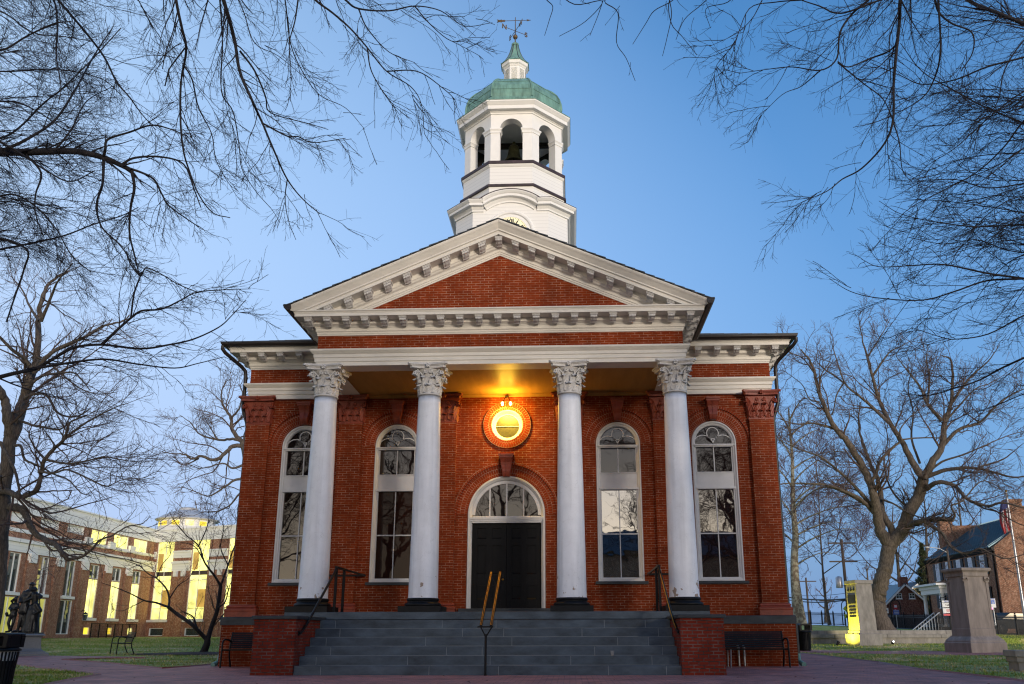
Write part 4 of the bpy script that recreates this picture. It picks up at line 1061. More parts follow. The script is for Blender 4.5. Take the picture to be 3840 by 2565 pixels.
plaza = [atg(-500, 2452), atg(0, 2459), atg(170, 2459), atg(400, 2462), atg(545, 2464)]+[atg(*p) for p in tongue]+[(-7.0, 0.0), (7.0, 0.0)]+[atg(*p) for p in rb]+[(24, -9), (40, -12), (60, -35), (-60, -35), (-60, -16), (-14, -14)]+[atg(*p) for p in reversed(left_lawn)]+[atg(-500, 2478)]
struct(lay(plaza, .006, 'brick_plaza', 'paving'))
strip = [atg(2980, 2437), atg(3200, 2441), atg(3560, 2443), atg(3900, 2448), atg(3900, 2458), atg(3640, 2458), atg(3300, 2453), atg(3040, 2448), atg(2985, 2446)]
struct(lay(strip, .007, 'brick_path', 'paving'))
def edging(pts, name='paving_edge'):
    m = MB(); P = [atg(*p) for p in pts]
    Q = []
    for a, b in zip(P, P[1:]):
        n = max(1, int(math.dist(a, b)/.5))
        Q += [(a[0]+(b[0]-a[0])*i/n, a[1]+(b[1]-a[1])*i/n) for i in range(n)]
    Q.append(P[-1])
    m.tube([(x, y, gz(x, y)+.0) for x, y in Q], .038, 4, False)
    return struct(m.build(name, 'terracotta'))
edging(rb); edging(left_lawn); edging(tongue)
t4 = gpos(765, 34.5)
mul = MB(); n = 28; c0 = t4
mul.add([(c0[0], c0[1], gz(*c0)+.10)]+[(c0[0]+2.9*math.cos(2*PI*i/n)*(1+.1*math.sin(5*i)), c0[1]+1.6*math.sin(2*PI*i/n), gz(c0[0], c0[1])+.012) for i in range(n)], [(0, 1+i, 1+(i+1) % n) for i in range(n)])
tag(mul.build('mulch', 'mulch'), 'dark bark mulch spread around the small tree left of the courthouse', 'mulch', kind='stuff')
m6 = atg(3310, 2372)
mul = MB(); c0 = (19.4, 27.0)
mul.add([(c0[0], c0[1], gz(*c0)+.14)]+[(c0[0]+3.6*math.cos(2*PI*i/n), c0[1]+2.0*math.sin(2*PI*i/n), gz(c0[0]+3.6*math.cos(2*PI*i/n), c0[1]+2*math.sin(2*PI*i/n))+.014) for i in range(n)], [(0, 1+i, 1+(i+1) % n) for i in range(n)])
tag(mul.build('mulch', 'mulch'), 'reddish mulch ring round the foot of the big forked tree', 'mulch', kind='stuff')
# grass blades on the lawns in view
def inpoly(poly, x, y):
    c = np.zeros(len(x), bool); n = len(poly)
    for i in range(n):
        xa, ya = poly[i]; xb, yb = poly[(i+1) % n]
        k = ((ya > y) != (yb > y)); xx = xa+(xb-xa)*(y-ya)/(yb-ya+1e-12); c ^= k & (x < xx)
    return c
def blades(n, box, h, seed):
    r = np.random.default_rng(seed)
    x = r.uniform(box[0], box[1], n); y = r.uniform(box[2], box[3], n)
    k = ~inpoly(plaza, x, y) & ~inpoly(strip, x, y)
    k &= ~((abs(x) < 7.6) & (y > -.3) & (y < 17.2))
    x, y = x[k], y[k]; z = np.array([gz(a, b) for a, b in zip(x, y)])
    return x, y, z, r.uniform(.5, 1.25, len(x))*h, r
V_ = []
for n_, box, h_, sd_ in ((26000, (-12, -3.5, -14, -2), .045, 1), (26000, (-34, -6, -1, 20), .055, 2), (30000, (7, 26, -8, 20), .055, 3), (12000, (8, 30, 20.9, 30), .07, 4), (30000, (-36, -8, 20, 40), .09, 5)):
    x, y, z, hh, r = blades(n_, box, h_, sd_); a = r.uniform(0, 2*PI, len(x)); w_ = .008+.010*r.random(len(x)); lx = r.normal(0, .35, len(x))*hh; ly = r.normal(0, .35, len(x))*hh
    V_.append(np.stack([np.stack([x-w_*np.cos(a), y-w_*np.sin(a), z], -1), np.stack([x+w_*np.cos(a), y+w_*np.sin(a), z], -1), np.stack([x+lx, y+ly, z+hh], -1)], 1))
V_ = np.concatenate(V_).reshape(-1, 3)
def np_mesh(name, V, F, material, parent=None, smooth=False):
    me = bpy.data.meshes.new(name); nf, k = F.shape
    me.vertices.add(len(V)); me.vertices.foreach_set('co', np.ascontiguousarray(V, np.float32).ravel())
    me.loops.add(nf*k); me.loops.foreach_set('vertex_index', F.astype(np.int32).ravel())
    me.polygons.add(nf); me.polygons.foreach_set('loop_start', np.arange(nf, dtype=np.int32)*k)
    me.polygons.foreach_set('use_smooth', np.full(nf, smooth))
    me.update(calc_edges=True); me.materials.append(M[material])
    o = bpy.data.objects.new(name, me); return link(o, parent)
gr = np_mesh('grass_blades', V_, np.arange(len(V_)).reshape(-1, 3), 'grass')
tag(gr, 'short winter grass with brown patches on the lawns beside the paths', 'grass', kind='stuff')
# fallen leaves
r = np.random.default_rng(8); lv = []
for _ in range(700):
    x, y = r.uniform(-22, 22), r.uniform(-14, 19)
    if abs(x) < 5.2 and y > -5.4: continue
    z = gz(x, y)+.02; a = r.uniform(0, 2*PI); s_ = r.uniform(.015, .04)
    lv += [(x+s_*math.cos(a+b), y+s_*math.sin(a+b), z+r.uniform(0, .02)) for b in (0, 2.1, 4.2)]
lo = np_mesh('fallen_leaves', np.array(lv), np.arange(len(lv)).reshape(-1, 3), 'leaf_litter')
tag(lo, 'small brown leaves scattered over paving and lawns', 'leaves', kind='stuff')

# ================================================================== HANDRAILS
def rail_side(s):
    t = thing('handrail', 'dark metal handrail with posts beside the %s front column' % ('right' if s > 0 else 'left'), 'handrail', (s*3.76, -3.0, LH), group='handrails at the sides of the steps')
    P = lambda x, y, z: (x-s*3.76, y+3.0, z-LH)
    for y in (-2.95, -2.25):
        b = MB(); b.box(-.028, .028, y+3-.028, y+3+.028, 0, 1.02); b.build('post', 'dark_metal', t)
    b = MB(); b.box(-.03, .03, .0, .75, 1.0, 1.05)
    b.box(min(0, s*.9), max(0, s*.9), .72, .77, 1.0, 1.05) if False else b.box(min(0, s*1.0), max(0, s*1.0), 2.86, 2.90, 1.0, 1.05)
    b.box(-.02, .02, .7, 2.88, 1.005, 1.045); b.build('top_rail', 'dark_metal', t)
    b = MB(); pts = [(s*3.76, -2.95, 2.32), (s*3.765, -3.05, 2.20), (s*3.775, -3.2, 2.09), (s*3.80, -3.8, 1.66), (s*3.83, -4.4, 1.22), (s*3.86, -4.66, 1.00), (s*3.885, -4.82, .88), (s*3.895, -4.92, .835), (s*3.905, -5.0, .83)]
    b.tube([P(*p) for p in pts], .030, 8); b.build('sloping_rail', 'galvanised' if False else 'black_paint', t)
    if s > 0:
        b = MB(); b.tube([P(p[0]-.016, p[1]-.01, p[2]+.024) for p in pts[2:7]], .012, 6); b.build('brass_strip', 'brass', t)
    b = MB(); b.tube([P(s*3.895, -5.0, .83), P(s*3.91, -5.0, .83)], .055, 10); b.build('wall_bracket', 'dark_metal', t)
rail_side(1); rail_side(-1)
t = thing('handrail', 'twin brass topped handrail standing on the middle of the steps', 'handrail', (0, -5.33, 0))
b = MB(); b.tube([(0, 0, 0), (0, 0, .80)], .024, 10); b.lathe([(.03, 0), (.03, .03)], (0, 0, 0), 10)
b.tube([(0, 0, .74), (-.10, 0, .93)], .014, 8); b.tube([(0, 0, .74), (.115, 0, .93)], .014, 8); b.build('post', 'dark_metal', t)
b = MB(); b.box(-.17, .15, -.03, .03, .925, .955); b.build('cross_bar', 'dark_metal', t)
b = MB(); b.tube([(0, 2.13, LH), (0, 2.13, LH+.62)], .02, 8); b.tube([(0, 2.13, LH+.62), (-.10, 2.13, 2.09)], .008, 6); b.tube([(-.1, 2.13, 2.12), (.1, 2.13, 2.12)], .011, 6); b.build('post', 'dark_metal', t)
for x in (-.103, .103):
    b = MB(); b.box(x-.026, x+.026, 0, .001, 0, .001)
    v = [(x+dx, yy, zz+dz) for yy, zz in ((0.0, .955), (2.16, 2.16)) for dx, dz in ((-.028, -.022), (.028, -.022), (.028, .022), (-.028, .022))]
    b = MB(); b.add(v, [(0, 1, 5, 4), (1, 2, 6, 5), (2, 3, 7, 6), (3, 0, 4, 7), (0, 3, 2, 1), (4, 5, 6, 7)]); rl = b.build('rail', 'dark_metal', t)
    for e in (-.012, .014):
        b = MB(); b.tube([(x+e, -.005, .979), (x+e, 2.16, 2.184)], .0055, 6); b.build('brass_strip', 'brass', rl)

# ================================================================== BENCHES
def bench(L, label, loc, rz, group=None, hb=.86, arm='black_paint'):
    t = thing('park_bench', label, 'bench', loc, rz, group)
    m = MB()
    for i in range(6): y = -.24+i*.085; m.box(-L/2, L/2, y, y+.062, .43-.004*i, .452-.004*i)
    m.build('seat', 'black_paint', t)
    m = MB()
    for i in range(8):
        z = .47+i*.050; y = .25+(z-.45)*.28
        m.add([(-L/2, y, z), (L/2, y, z), (L/2, y+.012, z+.040), (-L/2, y+.012, z+.040), (-L/2, y+.02, z), (L/2, y+.02, z), (L/2, y+.032, z+.040), (-L/2, y+.032, z+.040)], [(0, 1, 2, 3), (5, 4, 7, 6), (0, 4, 5, 1), (3, 2, 6, 7), (0, 3, 7, 4), (1, 5, 6, 2)])
    m.build('backrest', 'black_paint', t)
    for s in (-1, 1):
        x = s*(L/2+.02)
        m = MB(); m.tube([(x, -.26, 0), (x, -.25, .25), (x, -.24, .44), (x, -.24, .58), (x, -.20, .655), (x, -.10, .685), (x, .05, .68), (x, .2, .66), (x, .32, .62)], .022, 8)
        m.build('armrest', arm, t)
        m = MB(); m.tube([(x, .40, 0), (x, .27, .28), (x, .25, .45), (x, .36, .80), (x, .375, .865)], .022, 8); m.tube([(x, -.24, .43), (x, .25, .42)], .02, 8)
        m.build('leg', 'black_paint', t)
    if L > 2:
        m = MB(); m.tube([(0, -.2, .43), (0, -.1, 0)], .022, 8); m.build('leg', 'galvanised', t); m = MB(); m.tube([(0, .25, .43), (0, .3, 0)], .022, 8); m.build('leg', 'galvanised', t)
    return t
bench(2.75, 'long black slatted metal bench against the wall right of the steps', (5.62, -.95, 0), 0)
bench(2.75, 'black slatted metal bench against the wall left of the steps', (-5.62, -.95, 0), 0)
p = gpos(458, 35); bench(1.75, 'thin black metal bench alone on the far left lawn', (p[0], p[1], gz(*p)), R(-55))
# a pair of grey gas pipes under the right bench and a paper cup on the steps
m = MB()
for x in (5.96, 6.10): m.tube([(x, -.34, 0), (x, -.34, .42), (x, -.30, .50), (x, -.24, .52)], .028, 10); m.lathe([(.036, .40), (.036, .46)], (x, -.34, 0), 10)
tag(m.build('gas_pipe', 'galvanised'), 'pair of short grey pipes rising beside the brick wall behind the right bench', 'pipe')
m = MB(); m.lathe([(.028, 0), (.040, .10), (.036, .10), (.026, .01), (0, .01)], (2.55, -4.87, .3695), 16)
tag(m.build('paper_cup', 'stone_grey'), 'small tan paper cup left on a lower stone step', 'cup')
# ================================================================== LITTER BINS
def litter_bin(label, loc, rz=0, sc_=1.0, bag=True):
    t = thing('litter_bin', label, 'litter bin', loc, rz)
    S = lambda pr: [(r*sc_, z*sc_) for r, z in pr]
    m = MB(); m.lathe(S([(.235, .03), (.26, .74)]), n=30, smooth=True); m.lathe(S([(.24, 0), (.25, .0), (.25, .03), (.24, .03)]), n=30); m.build('liner', 'black_base', t)
    m = MB()
    for i in range(30):
        a = 2*PI*i/30; c_, s2 = math.cos(a), math.sin(a); tx, ty = -s2, c_
        v = []
        for r_, z in ((.255, .05), (.27, .40), (.30, .72)):
            for e in (-1, 1): v.append(((r_*c_+e*.017*tx)*sc_, (r_*s2+e*.017*ty)*sc_, z*sc_))
        v += [(x*1.03, y*1.03, z) for x, y, z in v]
        m.add(v, [(0, 1, 3, 2), (2, 3, 5, 4), (6, 8, 9, 7), (8, 10, 11, 9), (0, 2, 8, 6), (1, 7, 9, 3), (2, 4, 10, 8), (3, 9, 11, 5)])
    m.lathe(S([(.25, .05), (.275, .05), (.28, .08), (.25, .08)]), n=30); m.build('slatted_body', 'black_paint', t)
    if bag:
        m = MB(); m.lathe(S([(.262, .55), (.272, .73), (.262, .735)]), n=30); m.build('bin_bag', 'sign_white', t)
    m = MB(); m.lathe(S([(.26, .72), (.335, .735), (.345, .75), (.335, .77), (.27, .80), (.24, .80)]), n=36); m.build('rim', 'black_paint', t)
    m = MB()
    out = [(-.27, .79), (-.285, 1.0), (-.27, 1.05), (-.22, 1.075), (.22, 1.075), (.27, 1.05), (.285, 1.0), (.27, .79)]
    inn = [(.19, .83), (.195, .98), (.17, 1.015), (-.17, 1.015), (-.195, .98), (-.19, .83)]
    for ya, yb in ((-.24, -.14), (.14, .24)):
        poly = [(x*sc_, z*sc_) for x, z in out]; hole = [(x*sc_, z*sc_) for x, z in reversed(inn)]
        # frame as strips between outer and inner outline
        O = [(-.27, .80), (-.285, 1.0), (-.27, 1.05), (.27, 1.05), (.285, 1.0), (.27, .80)]; I = [(-.19, .83), (-.195, .98), (-.17, 1.01), (.17, 1.01), (.195, .98), (.19, .83)]
        for k in range(6):
            a, b = O[k], O[(k+1) % 6]; c_, d = I[(k+1) % 6], I[k]
            m.prism([(q[0]*sc_, q[1]*sc_) for q in (a, b, c_, d)], ya*sc_, yb*sc_)
    m.prism([(x*sc_, z*sc_) for x, z in [(-.27, 1.045), (-.22, 1.08), (.22, 1.08), (.27, 1.045)]], -.26*sc_, .26*sc_)
    for s in (-1, 1): m.box(min(s*.20, s*.27)*sc_, max(s*.20, s*.27)*sc_, -.14*sc_, .14*sc_, .80*sc_, 1.045*sc_)
    m.build('hood', 'black_paint', t, bevel=.012)
    return t
p = gpos(3014, 36.4); litter_bin('black slatted litter bin standing right of the courthouse corner', (p[0], p[1], gz(*p)), R(15), 1.0, False)
litter_bin('black slatted litter bin with torn bag cut off at the left frame edge', (-7.28, -9.3, -.03), R(-6), .80)

# ================================================================== STATUE
p = gpos(80, 33.5); SX, SY = p[0], p[1]; SZ = gz(SX, SY)
ped = thing('statue_pedestal', 'light grey granite pedestal with moulded base under the bronze family statue', 'pedestal', (SX, SY, SZ), R(38))
def sq(mb, prof):
    for (h0, z0), (h1, z1) in zip(prof, prof[1:]):
        v = [(sx*h, sy*h, z) for h, z in ((h0, z0), (h1, z1)) for sx, sy in ((-1, -1), (1, -1), (1, 1), (-1, 1))]
        mb.add(v, [(i, (i+1) % 4, 4+(i+1) % 4, 4+i) for i in range(4)])
    h, z = prof[-1]; mb.quad((-h, -h, z), (h, -h, z), (h, h, z), (-h, h, z))
m = MB(); sq(m, [(.92, 0), (.92, .10), (.88, .12)]); m.build('base_slab', 'granite', ped)
m = MB(); sq(m, [(.80, .12), (.80, .17), (.74, .19), (.68, .25), (.655, .29), (.62, .66), (.62, .70), (.66, .74), (.74, .76), (.74, .79), (.70, .83)]); m.build('die', 'granite', ped)
K = .00272
def remeshed(mb, name, material, parent, voxel=.02):
    me = bpy.data.meshes.new('tmp'); me.from_pydata(mb.v, [], mb.f); o = bpy.data.objects.new('tmp', me); COL.objects.link(o)
    rm = o.modifiers.new('r', 'REMESH'); rm.mode = 'VOXEL'; rm.voxel_size = voxel; rm.use_smooth_shade = True
    s_ = o.modifiers.new('s', 'SMOOTH'); s_.iterations = 2; s_.factor = .5
    dg = bpy.context.evaluated_depsgraph_get(); dg.update()
    me2 = bpy.data.meshes.new_from_object(o.evaluated_get(dg)); bpy.data.objects.remove(o)
    me2.materials.clear(); me2.materials.append(M[material]); me2.name = name
    q = bpy.data.objects.new(name, me2); return link(q, parent)
def cap_(mb, a, ra, b, rb, n=12):
    a, b = np.array(a, float), np.array(b, float); d = b-a; L = np.linalg.norm(d)+1e-9; d /= L
    pts, rs = [], []
    for t in (-.98, -.8, -.45): pts.append(a+d*ra*t); rs.append(ra*math.sqrt(1-t*t))
    for t in (0, .33, .66, 1): pts.append(a+d*L*t); rs.append(ra+(rb-ra)*t)
    for t in (.45, .8, .98): pts.append(b+d*rb*t); rs.append(rb*math.sqrt(1-t*t))
    mb.tube(pts, rs, n)
def X(px, py, y=0): return ((px-290)*K, y, (825-py)*K)
st_ = thing('bronze_statue', 'dark bronze group of a man with musket, a woman embracing him and a boy', 'statue', (SX, SY, SZ+.83), R(10))
m = MB(); m.box(-.68, .62, -.45, .45, 0, .05); m.build('plinth', 'bronze', st_)
K0 = .05
man = MB()
H3 = lambda px, py, y=0: (X(px, py, y)[0], y, X(px, py, y)[2]+K0)
cap_(man, H3(322, 200, .0), .085, H3(326, 168, -.01), .078); cap_(man, H3(318, 235), .06, H3(322, 205), .05)
man.lathe([(0, .07), (.06, .07), (.075, .04), (.085, .0), (.17, -.015), (.215, .0), (.21, -.02), (.10, -.03), (0, -.02)], H3(328, 140), 20)
cap_(man, H3(290, 262), .13, H3(270, 330), .15); cap_(man, H3(325, 262), .13, H3(300, 330), .14); cap_(man, H3(285, 330), .17, H3(275, 420), .15)
cap_(man, H3(275, 420), .16, H3(270, 520), .19); cap_(man, H3(265, 440), .13, H3(240, 540), .12); cap_(man, H3(290, 440), .13, H3(320, 530), .12)
cap_(man, H3(245, 262, -.03), .075, H3(205, 340, -.02), .06); cap_(man, H3(205, 340, -.02), .06, H3(215, 400, -.16), .045); cap_(man, H3(215, 400, -.16), .05, H3(245, 395, -.2), .04)
cap_(man, H3(360, 262, -.02), .075, H3(400, 330, -.08), .06); cap_(man, H3(400, 330, -.08), .055, H3(470, 330, -.12), .045); cap_(man, H3(470, 330, -.12), .05, H3(490, 335, -.12), .05)
cap_(man, H3(248, 530), .10, H3(252, 650, -.06), .075); cap_(man, H3(252, 650, -.06), .08, H3(232, 790, -.05), .05); cap_(man, H3(232, 805, -.05), .05, H3(185, 812, -.20), .04)
cap_(man, H3(292, 530), .10, H3(292, 650), .075); cap_(man, H3(292, 650), .08, H3(290, 790), .05); cap_(man, H3(290, 808), .05, H3(262, 812, -.15), .04)
for k_ in range(7): cap_(man, H3(235+k_*14, 470, -.12), .02, H3(222+k_*17, 545, -.14), .03)
remeshed(man, 'man', 'bronze', st_)
wm = MB()
cap_(wm, H3(392, 228, -.10), .085, H3(385, 212, -.10), .09); cap_(wm, H3(360, 218, -.17), .05, H3(420, 218, -.17), .05); cap_(wm, H3(395, 262, -.08), .06, H3(392, 235, -.08), .055)
cap_(wm, H3(400, 300, -.08), .14, H3(415, 400, -.06), .12); cap_(wm, H3(440, 300, -.08), .085, H3(495, 320, -.12), .06); cap_(wm, H3(495, 320, -.12), .06, H3(480, 350, -.2), .05)
cap_(wm, H3(375, 340, -.14), .07, H3(320, 375, -.2), .05); cap_(wm, H3(320, 375, -.2), .05, H3(290, 400, -.2), .035)
wm.lathe([(.10, 1.12), (.17, 1.0), (.22, .85), (.25, .6), (.26, .3), (.28, 0), (0, 0)], H3(410, 825, -.05), 24)
for k_ in range(14):
    a = 2*PI*k_/14; cx, cy, cz = H3(410, 825, -.05)
    cap_(wm, (cx+.16*math.cos(a), cy+.16*math.sin(a), cz+1.02), .03, (cx+.27*math.cos(a+.15), cy+.27*math.sin(a+.15), cz+.03), .045)
cap_(wm, H3(440, 430, -.14), .10, H3(500, 520, -.12), .10); cap_(wm, H3(500, 520, -.12), .07, H3(440, 570, -.25), .04)
remeshed(wm, 'woman', 'bronze', st_)
by = MB()
cap_(by, H3(146, 372, -.05), .062, H3(142, 350, -.07), .066); cap_(by, H3(140, 400), .05, H3(143, 375), .045)
by.add([H3(60, 400, -.05), H3(165, 300, -.10), H3(172, 330, .08), H3(90, 375, .12), H3(75, 392, -.16)], [(0, 1, 2, 3), (0, 4, 1), (0, 3, 4), (1, 4, 3, 2)])
cap_(by, H3(95, 390, -.03), .05, H3(155, 320, -.0), .035)
cap_(by, H3(120, 440), .085, H3(118, 520), .10); cap_(by, H3(150, 440), .085, H3(150, 520), .10); cap_(by, H3(130, 520), .11, H3(140, 580), .13)
cap_(by, H3(100, 430), .055, H3(75, 490, -.05), .045); cap_(by, H3(75, 490, -.05), .045, H3(120, 505, -.15), .035)
cap_(by, H3(175, 430), .055, H3(200, 480, -.05), .045); cap_(by, H3(200, 480, -.05), .045, H3(150, 500, -.15), .035)
cap_(by, H3(108, 580), .075, H3(90, 690, -.03), .055); cap_(by, H3(90, 690, -.03), .058, H3(118, 800), .038); cap_(by, H3(118, 808), .04, H3(85, 814, -.12), .03)
cap_(by, H3(155, 580), .075, H3(155, 690, -.03), .055); cap_(by, H3(155, 690, -.03), .055, H3(128, 800, .05), .038); cap_(by, H3(50, 560, -.05), .06, H3(60, 590, -.05), .05)
remeshed(by, 'boy', 'bronze', st_, .018)
m = MB(); m.tube([H3(445, 150, -.12), H3(462, 230, -.12), H3(485, 400, -.14), H3(520, 610, -.12)], [.014, .016, .026, .032], 8); m.build('musket', 'bronze', st_)

# ================================================================== MONUMENT PIERS
def sqr(mb, hx, hy, prof):
    for (g0, z0), (g1, z1) in zip(prof, prof[1:]):
        v = [(sx*(hx+g), sy*(hy+g), z) for g, z in ((g0, z0), (g1, z1)) for sx, sy in ((-1, -1), (1, -1), (1, 1), (-1, 1))]
        mb.add(v, [(i, (i+1) % 4, 4+(i+1) % 4, 4+i) for i in range(4)])
    g_, z = prof[-1]; hx += g_; hy += g_; mb.quad((-hx, -hy, z), (hx, -hy, z), (hx, hy, z), (-hx, hy, z))
p = gpos(3236, 40.6); m1 = thing('memorial_pier', 'grey stone memorial pier with bronze plaques lit yellow on its left face', 'memorial', (p[0]+.2, p[1]+.5, gz(*p)), R(14))
m = MB(); sqr(m, .46, .46, [(.12, 0), (.12, .52), (.10, .53), (.02, .535), (.02, .66), (-.02, .665)]); m.build('base', 'stone_grey', m1)
m = MB(); sqr(m, .44, .44, [(.0, .665), (-.03, 2.76)]); m.build('shaft', 'stone_grey', m1)
m = MB(); sqr(m, .43, .43, [(.0, 2.76), (.03, 2.79), (.03, 2.93), (.0, 2.95)]); m.build('cap', 'stone_grey', m1)
for dy in (-.22, 0, .22):
    m = MB(); m.lathe([(0, .02), (.06, .02), (.075, .0)], (0, 0, 0), 18); o = m.build('medallion', 'bronze', m1); o.rotation_euler = (0, R(-90), 0); o.location = (-.425, dy, 2.52)
m = MB(); m.box(-.455, -.42, -.30, .30, 1.88, 2.28); m.build('plaque', 'bronze', m1)
for z in (1.70, 1.56, 1.42, 1.28): m = MB(); m.box(-.450, -.425, -.26, .26, z, z+.075); m.build('name_plate', 'bronze', m1)
def pixspot(tgt, src, en, col, size=R(150), parent=None):
    l = bpy.data.lights.new('spot', 'SPOT'); l.energy = en; l.color = col; l.spot_size = size; l.spot_blend = .6; l.shadow_soft_size = .06
    o = bpy.data.objects.new('spot', l); link(o); o.location = src
    o.rotation_euler = (Vector(src)-Vector(tgt)).to_track_quat('Z', 'Y').to_euler()
    if parent is not None:
        bpy.context.view_layer.update(); o.parent = parent; o.matrix_parent_inverse = parent.matrix_world.inverted()
    return o
def ground_lamp(label, x, y, tgt, en, col, lit=True):
    z = gz(x, y); t = thing('ground_spotlight', label, 'spotlight', (x, y, z), 0)
    d = Vector((tgt[0]-x, tgt[1]-y, tgt[2]-z-.1)).normalized()
    m = MB(); m.tube([(0, 0, 0), (0, 0, .08)], .02, 8); q = np.array(d)
    m.tube([np.array([0, 0, .11])-q*.10, np.array([0, 0, .11]), np.array([0, 0, .11])+q*.09], [.05, .07, .075], 14); m.build('housing', 'dark_metal', t)
    m = MB(); m.tube([np.array([0, 0, .11])+q*.091, np.array([0, 0, .11])+q*.095], [.034, .034], 14); m.build('lens', 'spot_lens', t)
    pixspot(tgt, (x+q[0]*.14, y+q[1]*.14, z+.11+q[2]*.14), en, col, parent=t)
mx, my, mz = m1.location
LIT = R(14)
ln_ = Vector((-math.cos(R(14)), -math.sin(R(14)), 0))
ground_lamp('small black spotlight at the foot of the plaque face', mx+ln_.x*1.35, my+ln_.y*1.35, (mx+ln_.x*.45, my+ln_.y*.45, mz+1.5), 420, (1.0, .88, .06))
p = gpos(3346, 41.6)
ground_lamp('small bright spotlight on the grass between the two stone piers', p[0], p[1], (p[0]+.5, p[1]-4, 2.2), 25, (1, .95, .6))
p = gpos(3675, 32.3); m2 = thing('gate_pier', 'tall tan stone pier with carved capitals near the right edge', 'stone pier', (p[0]+.12, p[1]+.72, gz(*p)), R(13))
m = MB(); sqr(m, .54, .54, [(.20, 0), (.20, .34), (.17, .37), (.17, .40), (.14, .46), (.06, .54), (.03, .57), (.03, .60), (.0, .60)]); m.build('base', 'stone_brown', m2)
m = MB(); sqr(m, .50, .50, [(.02, .60), (.02, .84), (.0, .85), (-.02, 2.72)]); m.build('shaft', 'stone_brown', m2)
for sx, sy in ((-1, -1), (1, -1), (1, 1), (-1, 1)):
    m = MB(); m.box(min(sx*.40, sx*.505), max(sx*.40, sx*.505), min(sy*.40, sy*.505), max(sy*.40, sy*.505), .84, 2.52)
    m.box(min(sx*.37, sx*.53), max(sx*.37, sx*.53), min(sy*.37, sy*.53), max(sy*.37, sy*.53), 2.52, 2.56)
    m.box(min(sx*.36, sx*.52), max(sx*.36, sx*.52), min(sy*.36, sy*.52), max(sy*.36, sy*.52), 2.66, 2.72)
    for dx in (-.08, 0, .08): leaf(m, (sx*.44+dx, sy*.50, 2.54), (0, sy), .09, .07, .05, .01, 4, 1)
    for e in (-.08, .08): m.tube([(sx*.44+e-.0, sy*.50, 2.66), (sx*.44+e, sy*.54, 2.66)], .035, 8)
    m.build('corner_pilaster', 'stone_brown', m2)
m = MB(); sqr(m, .50, .50, [(.0, 2.72), (.02, 2.74), (.02, 2.86), (.05, 2.90), (.10, 2.93), (.11, 2.96), (.11, 3.02), (.06, 3.04)]); m.build('cap', 'stone_brown', m2)
# ================================================================== LOW STONE WALL
wl_ = thing('low_stone_wall', 'long low grey stone seat wall behind the two stone piers', 'stone wall', (14, 20.5, .30))
m = MB(); m.box(-7, 8.2, 0, .30, -.1, .30); m.build('footing', 'stone_grey', wl_)
m = MB(); 
for i in range(6): m.box(-7.1+i*2.56, -7.1+(i+1)*2.56-.012, -.10, .25, .302, .47)
m.build('seat_slab', 'stone_grey', wl_, bevel=.015)
m = MB()
for i in range(7): m.box(-7.1+i*2.19, -7.1+(i+1)*2.19-.012, .10, .42, .472, .66)
m.build('coping', 'stone_grey', wl_, bevel=.015)
p = gpos(3795, 19.5); w2 = thing('low_stone_wall', 'short dark stone block wall cut off by the right frame edge', 'stone wall', (p[0], p[1], gz(*p)), R(-3))
m = MB(); m.box(.06, 2.4, .0, .5, 0, .19); m.build('footing', 'stone_grey', w2)
m = MB(); m.box(.02, 2.4, -.04, .5, .192, .30); m.box(-.02, 2.4, -.08, .52, .302, .44); m.build('coping', 'stone_grey', w2, bevel=.012)

# ================================================================== ANNEX
ann = thing('annex_building', 'long brick annex with white bands and tall windows glowing yellow', 'building', (-38, 57.5, .5))
P1 = (np.array([-38, 57.5]), np.array([0., -1.]), np.array([1., 0.]))
d2 = np.array([9.8, -3.7]); d2 /= np.linalg.norm(d2)
P2 = (np.array([-38, 57.5]), d2, np.array([d2[1], -d2[0]]))
OFF = np.array([-38, 57.5, .5])
def fb(mb, Pl, s0, s1, z0, z1, o0, o1):
    P, d, n = Pl; v = []
    for z in (z0, z1):
        for o in (o0, o1):
            for s in (s0, s1):
                q = P+d*s+n*o; v.append((q[0]-OFF[0], q[1]-OFF[1], z-OFF[2]))
    mb.add(v, [(0, 2, 3, 1), (4, 5, 7, 6), (0, 1, 5, 4), (2, 6, 7, 3), (0, 4, 6, 2), (1, 3, 7, 5)])
L1, L2 = 34, 26
c1s = [57.5-y for y in (54.6, 51.1, 47.5, 44.0, 40.5, 37.0, 33.5, 30.0)]
wins = []
for i, s in enumerate(c1s):
    if i < 3: wins += [(P1, s-.72, s+.72, 2.2, 5.35, 'lit_window'), (P1, s-.72, s+.72, 5.38, 6.5, 'glass_annex'), (P1, s-1.3, s+1.2, 7.95, 9.35, 'lit_window'), (P1, s-.4, s+.5, .85, 1.47, 'lit_amber' if i else 'lit_window')]
    else: wins += [(P1, s-.65, s+.65, 3.8, 6.55, 'glass_annex' if i % 2 else 'glass_house'), (P1, s-.9, s+.8, .9, 3.5, 'lit_window_soft' if i > 3 else 'glass_annex'), (P1, s-1.2, s+1.2, 8.7, 9.35, 'annex_boards')]
for k in range(5):
    s = 1.35+4.35*k; wins += [(P2, s-1.05, s+1.05, 2.2, 9.5, 'lit_window'), (P2, s-1.0, s+.75, .75, 1.45, 'glass_annex')]
bw = MB(); wh = MB(); sl_ = MB()
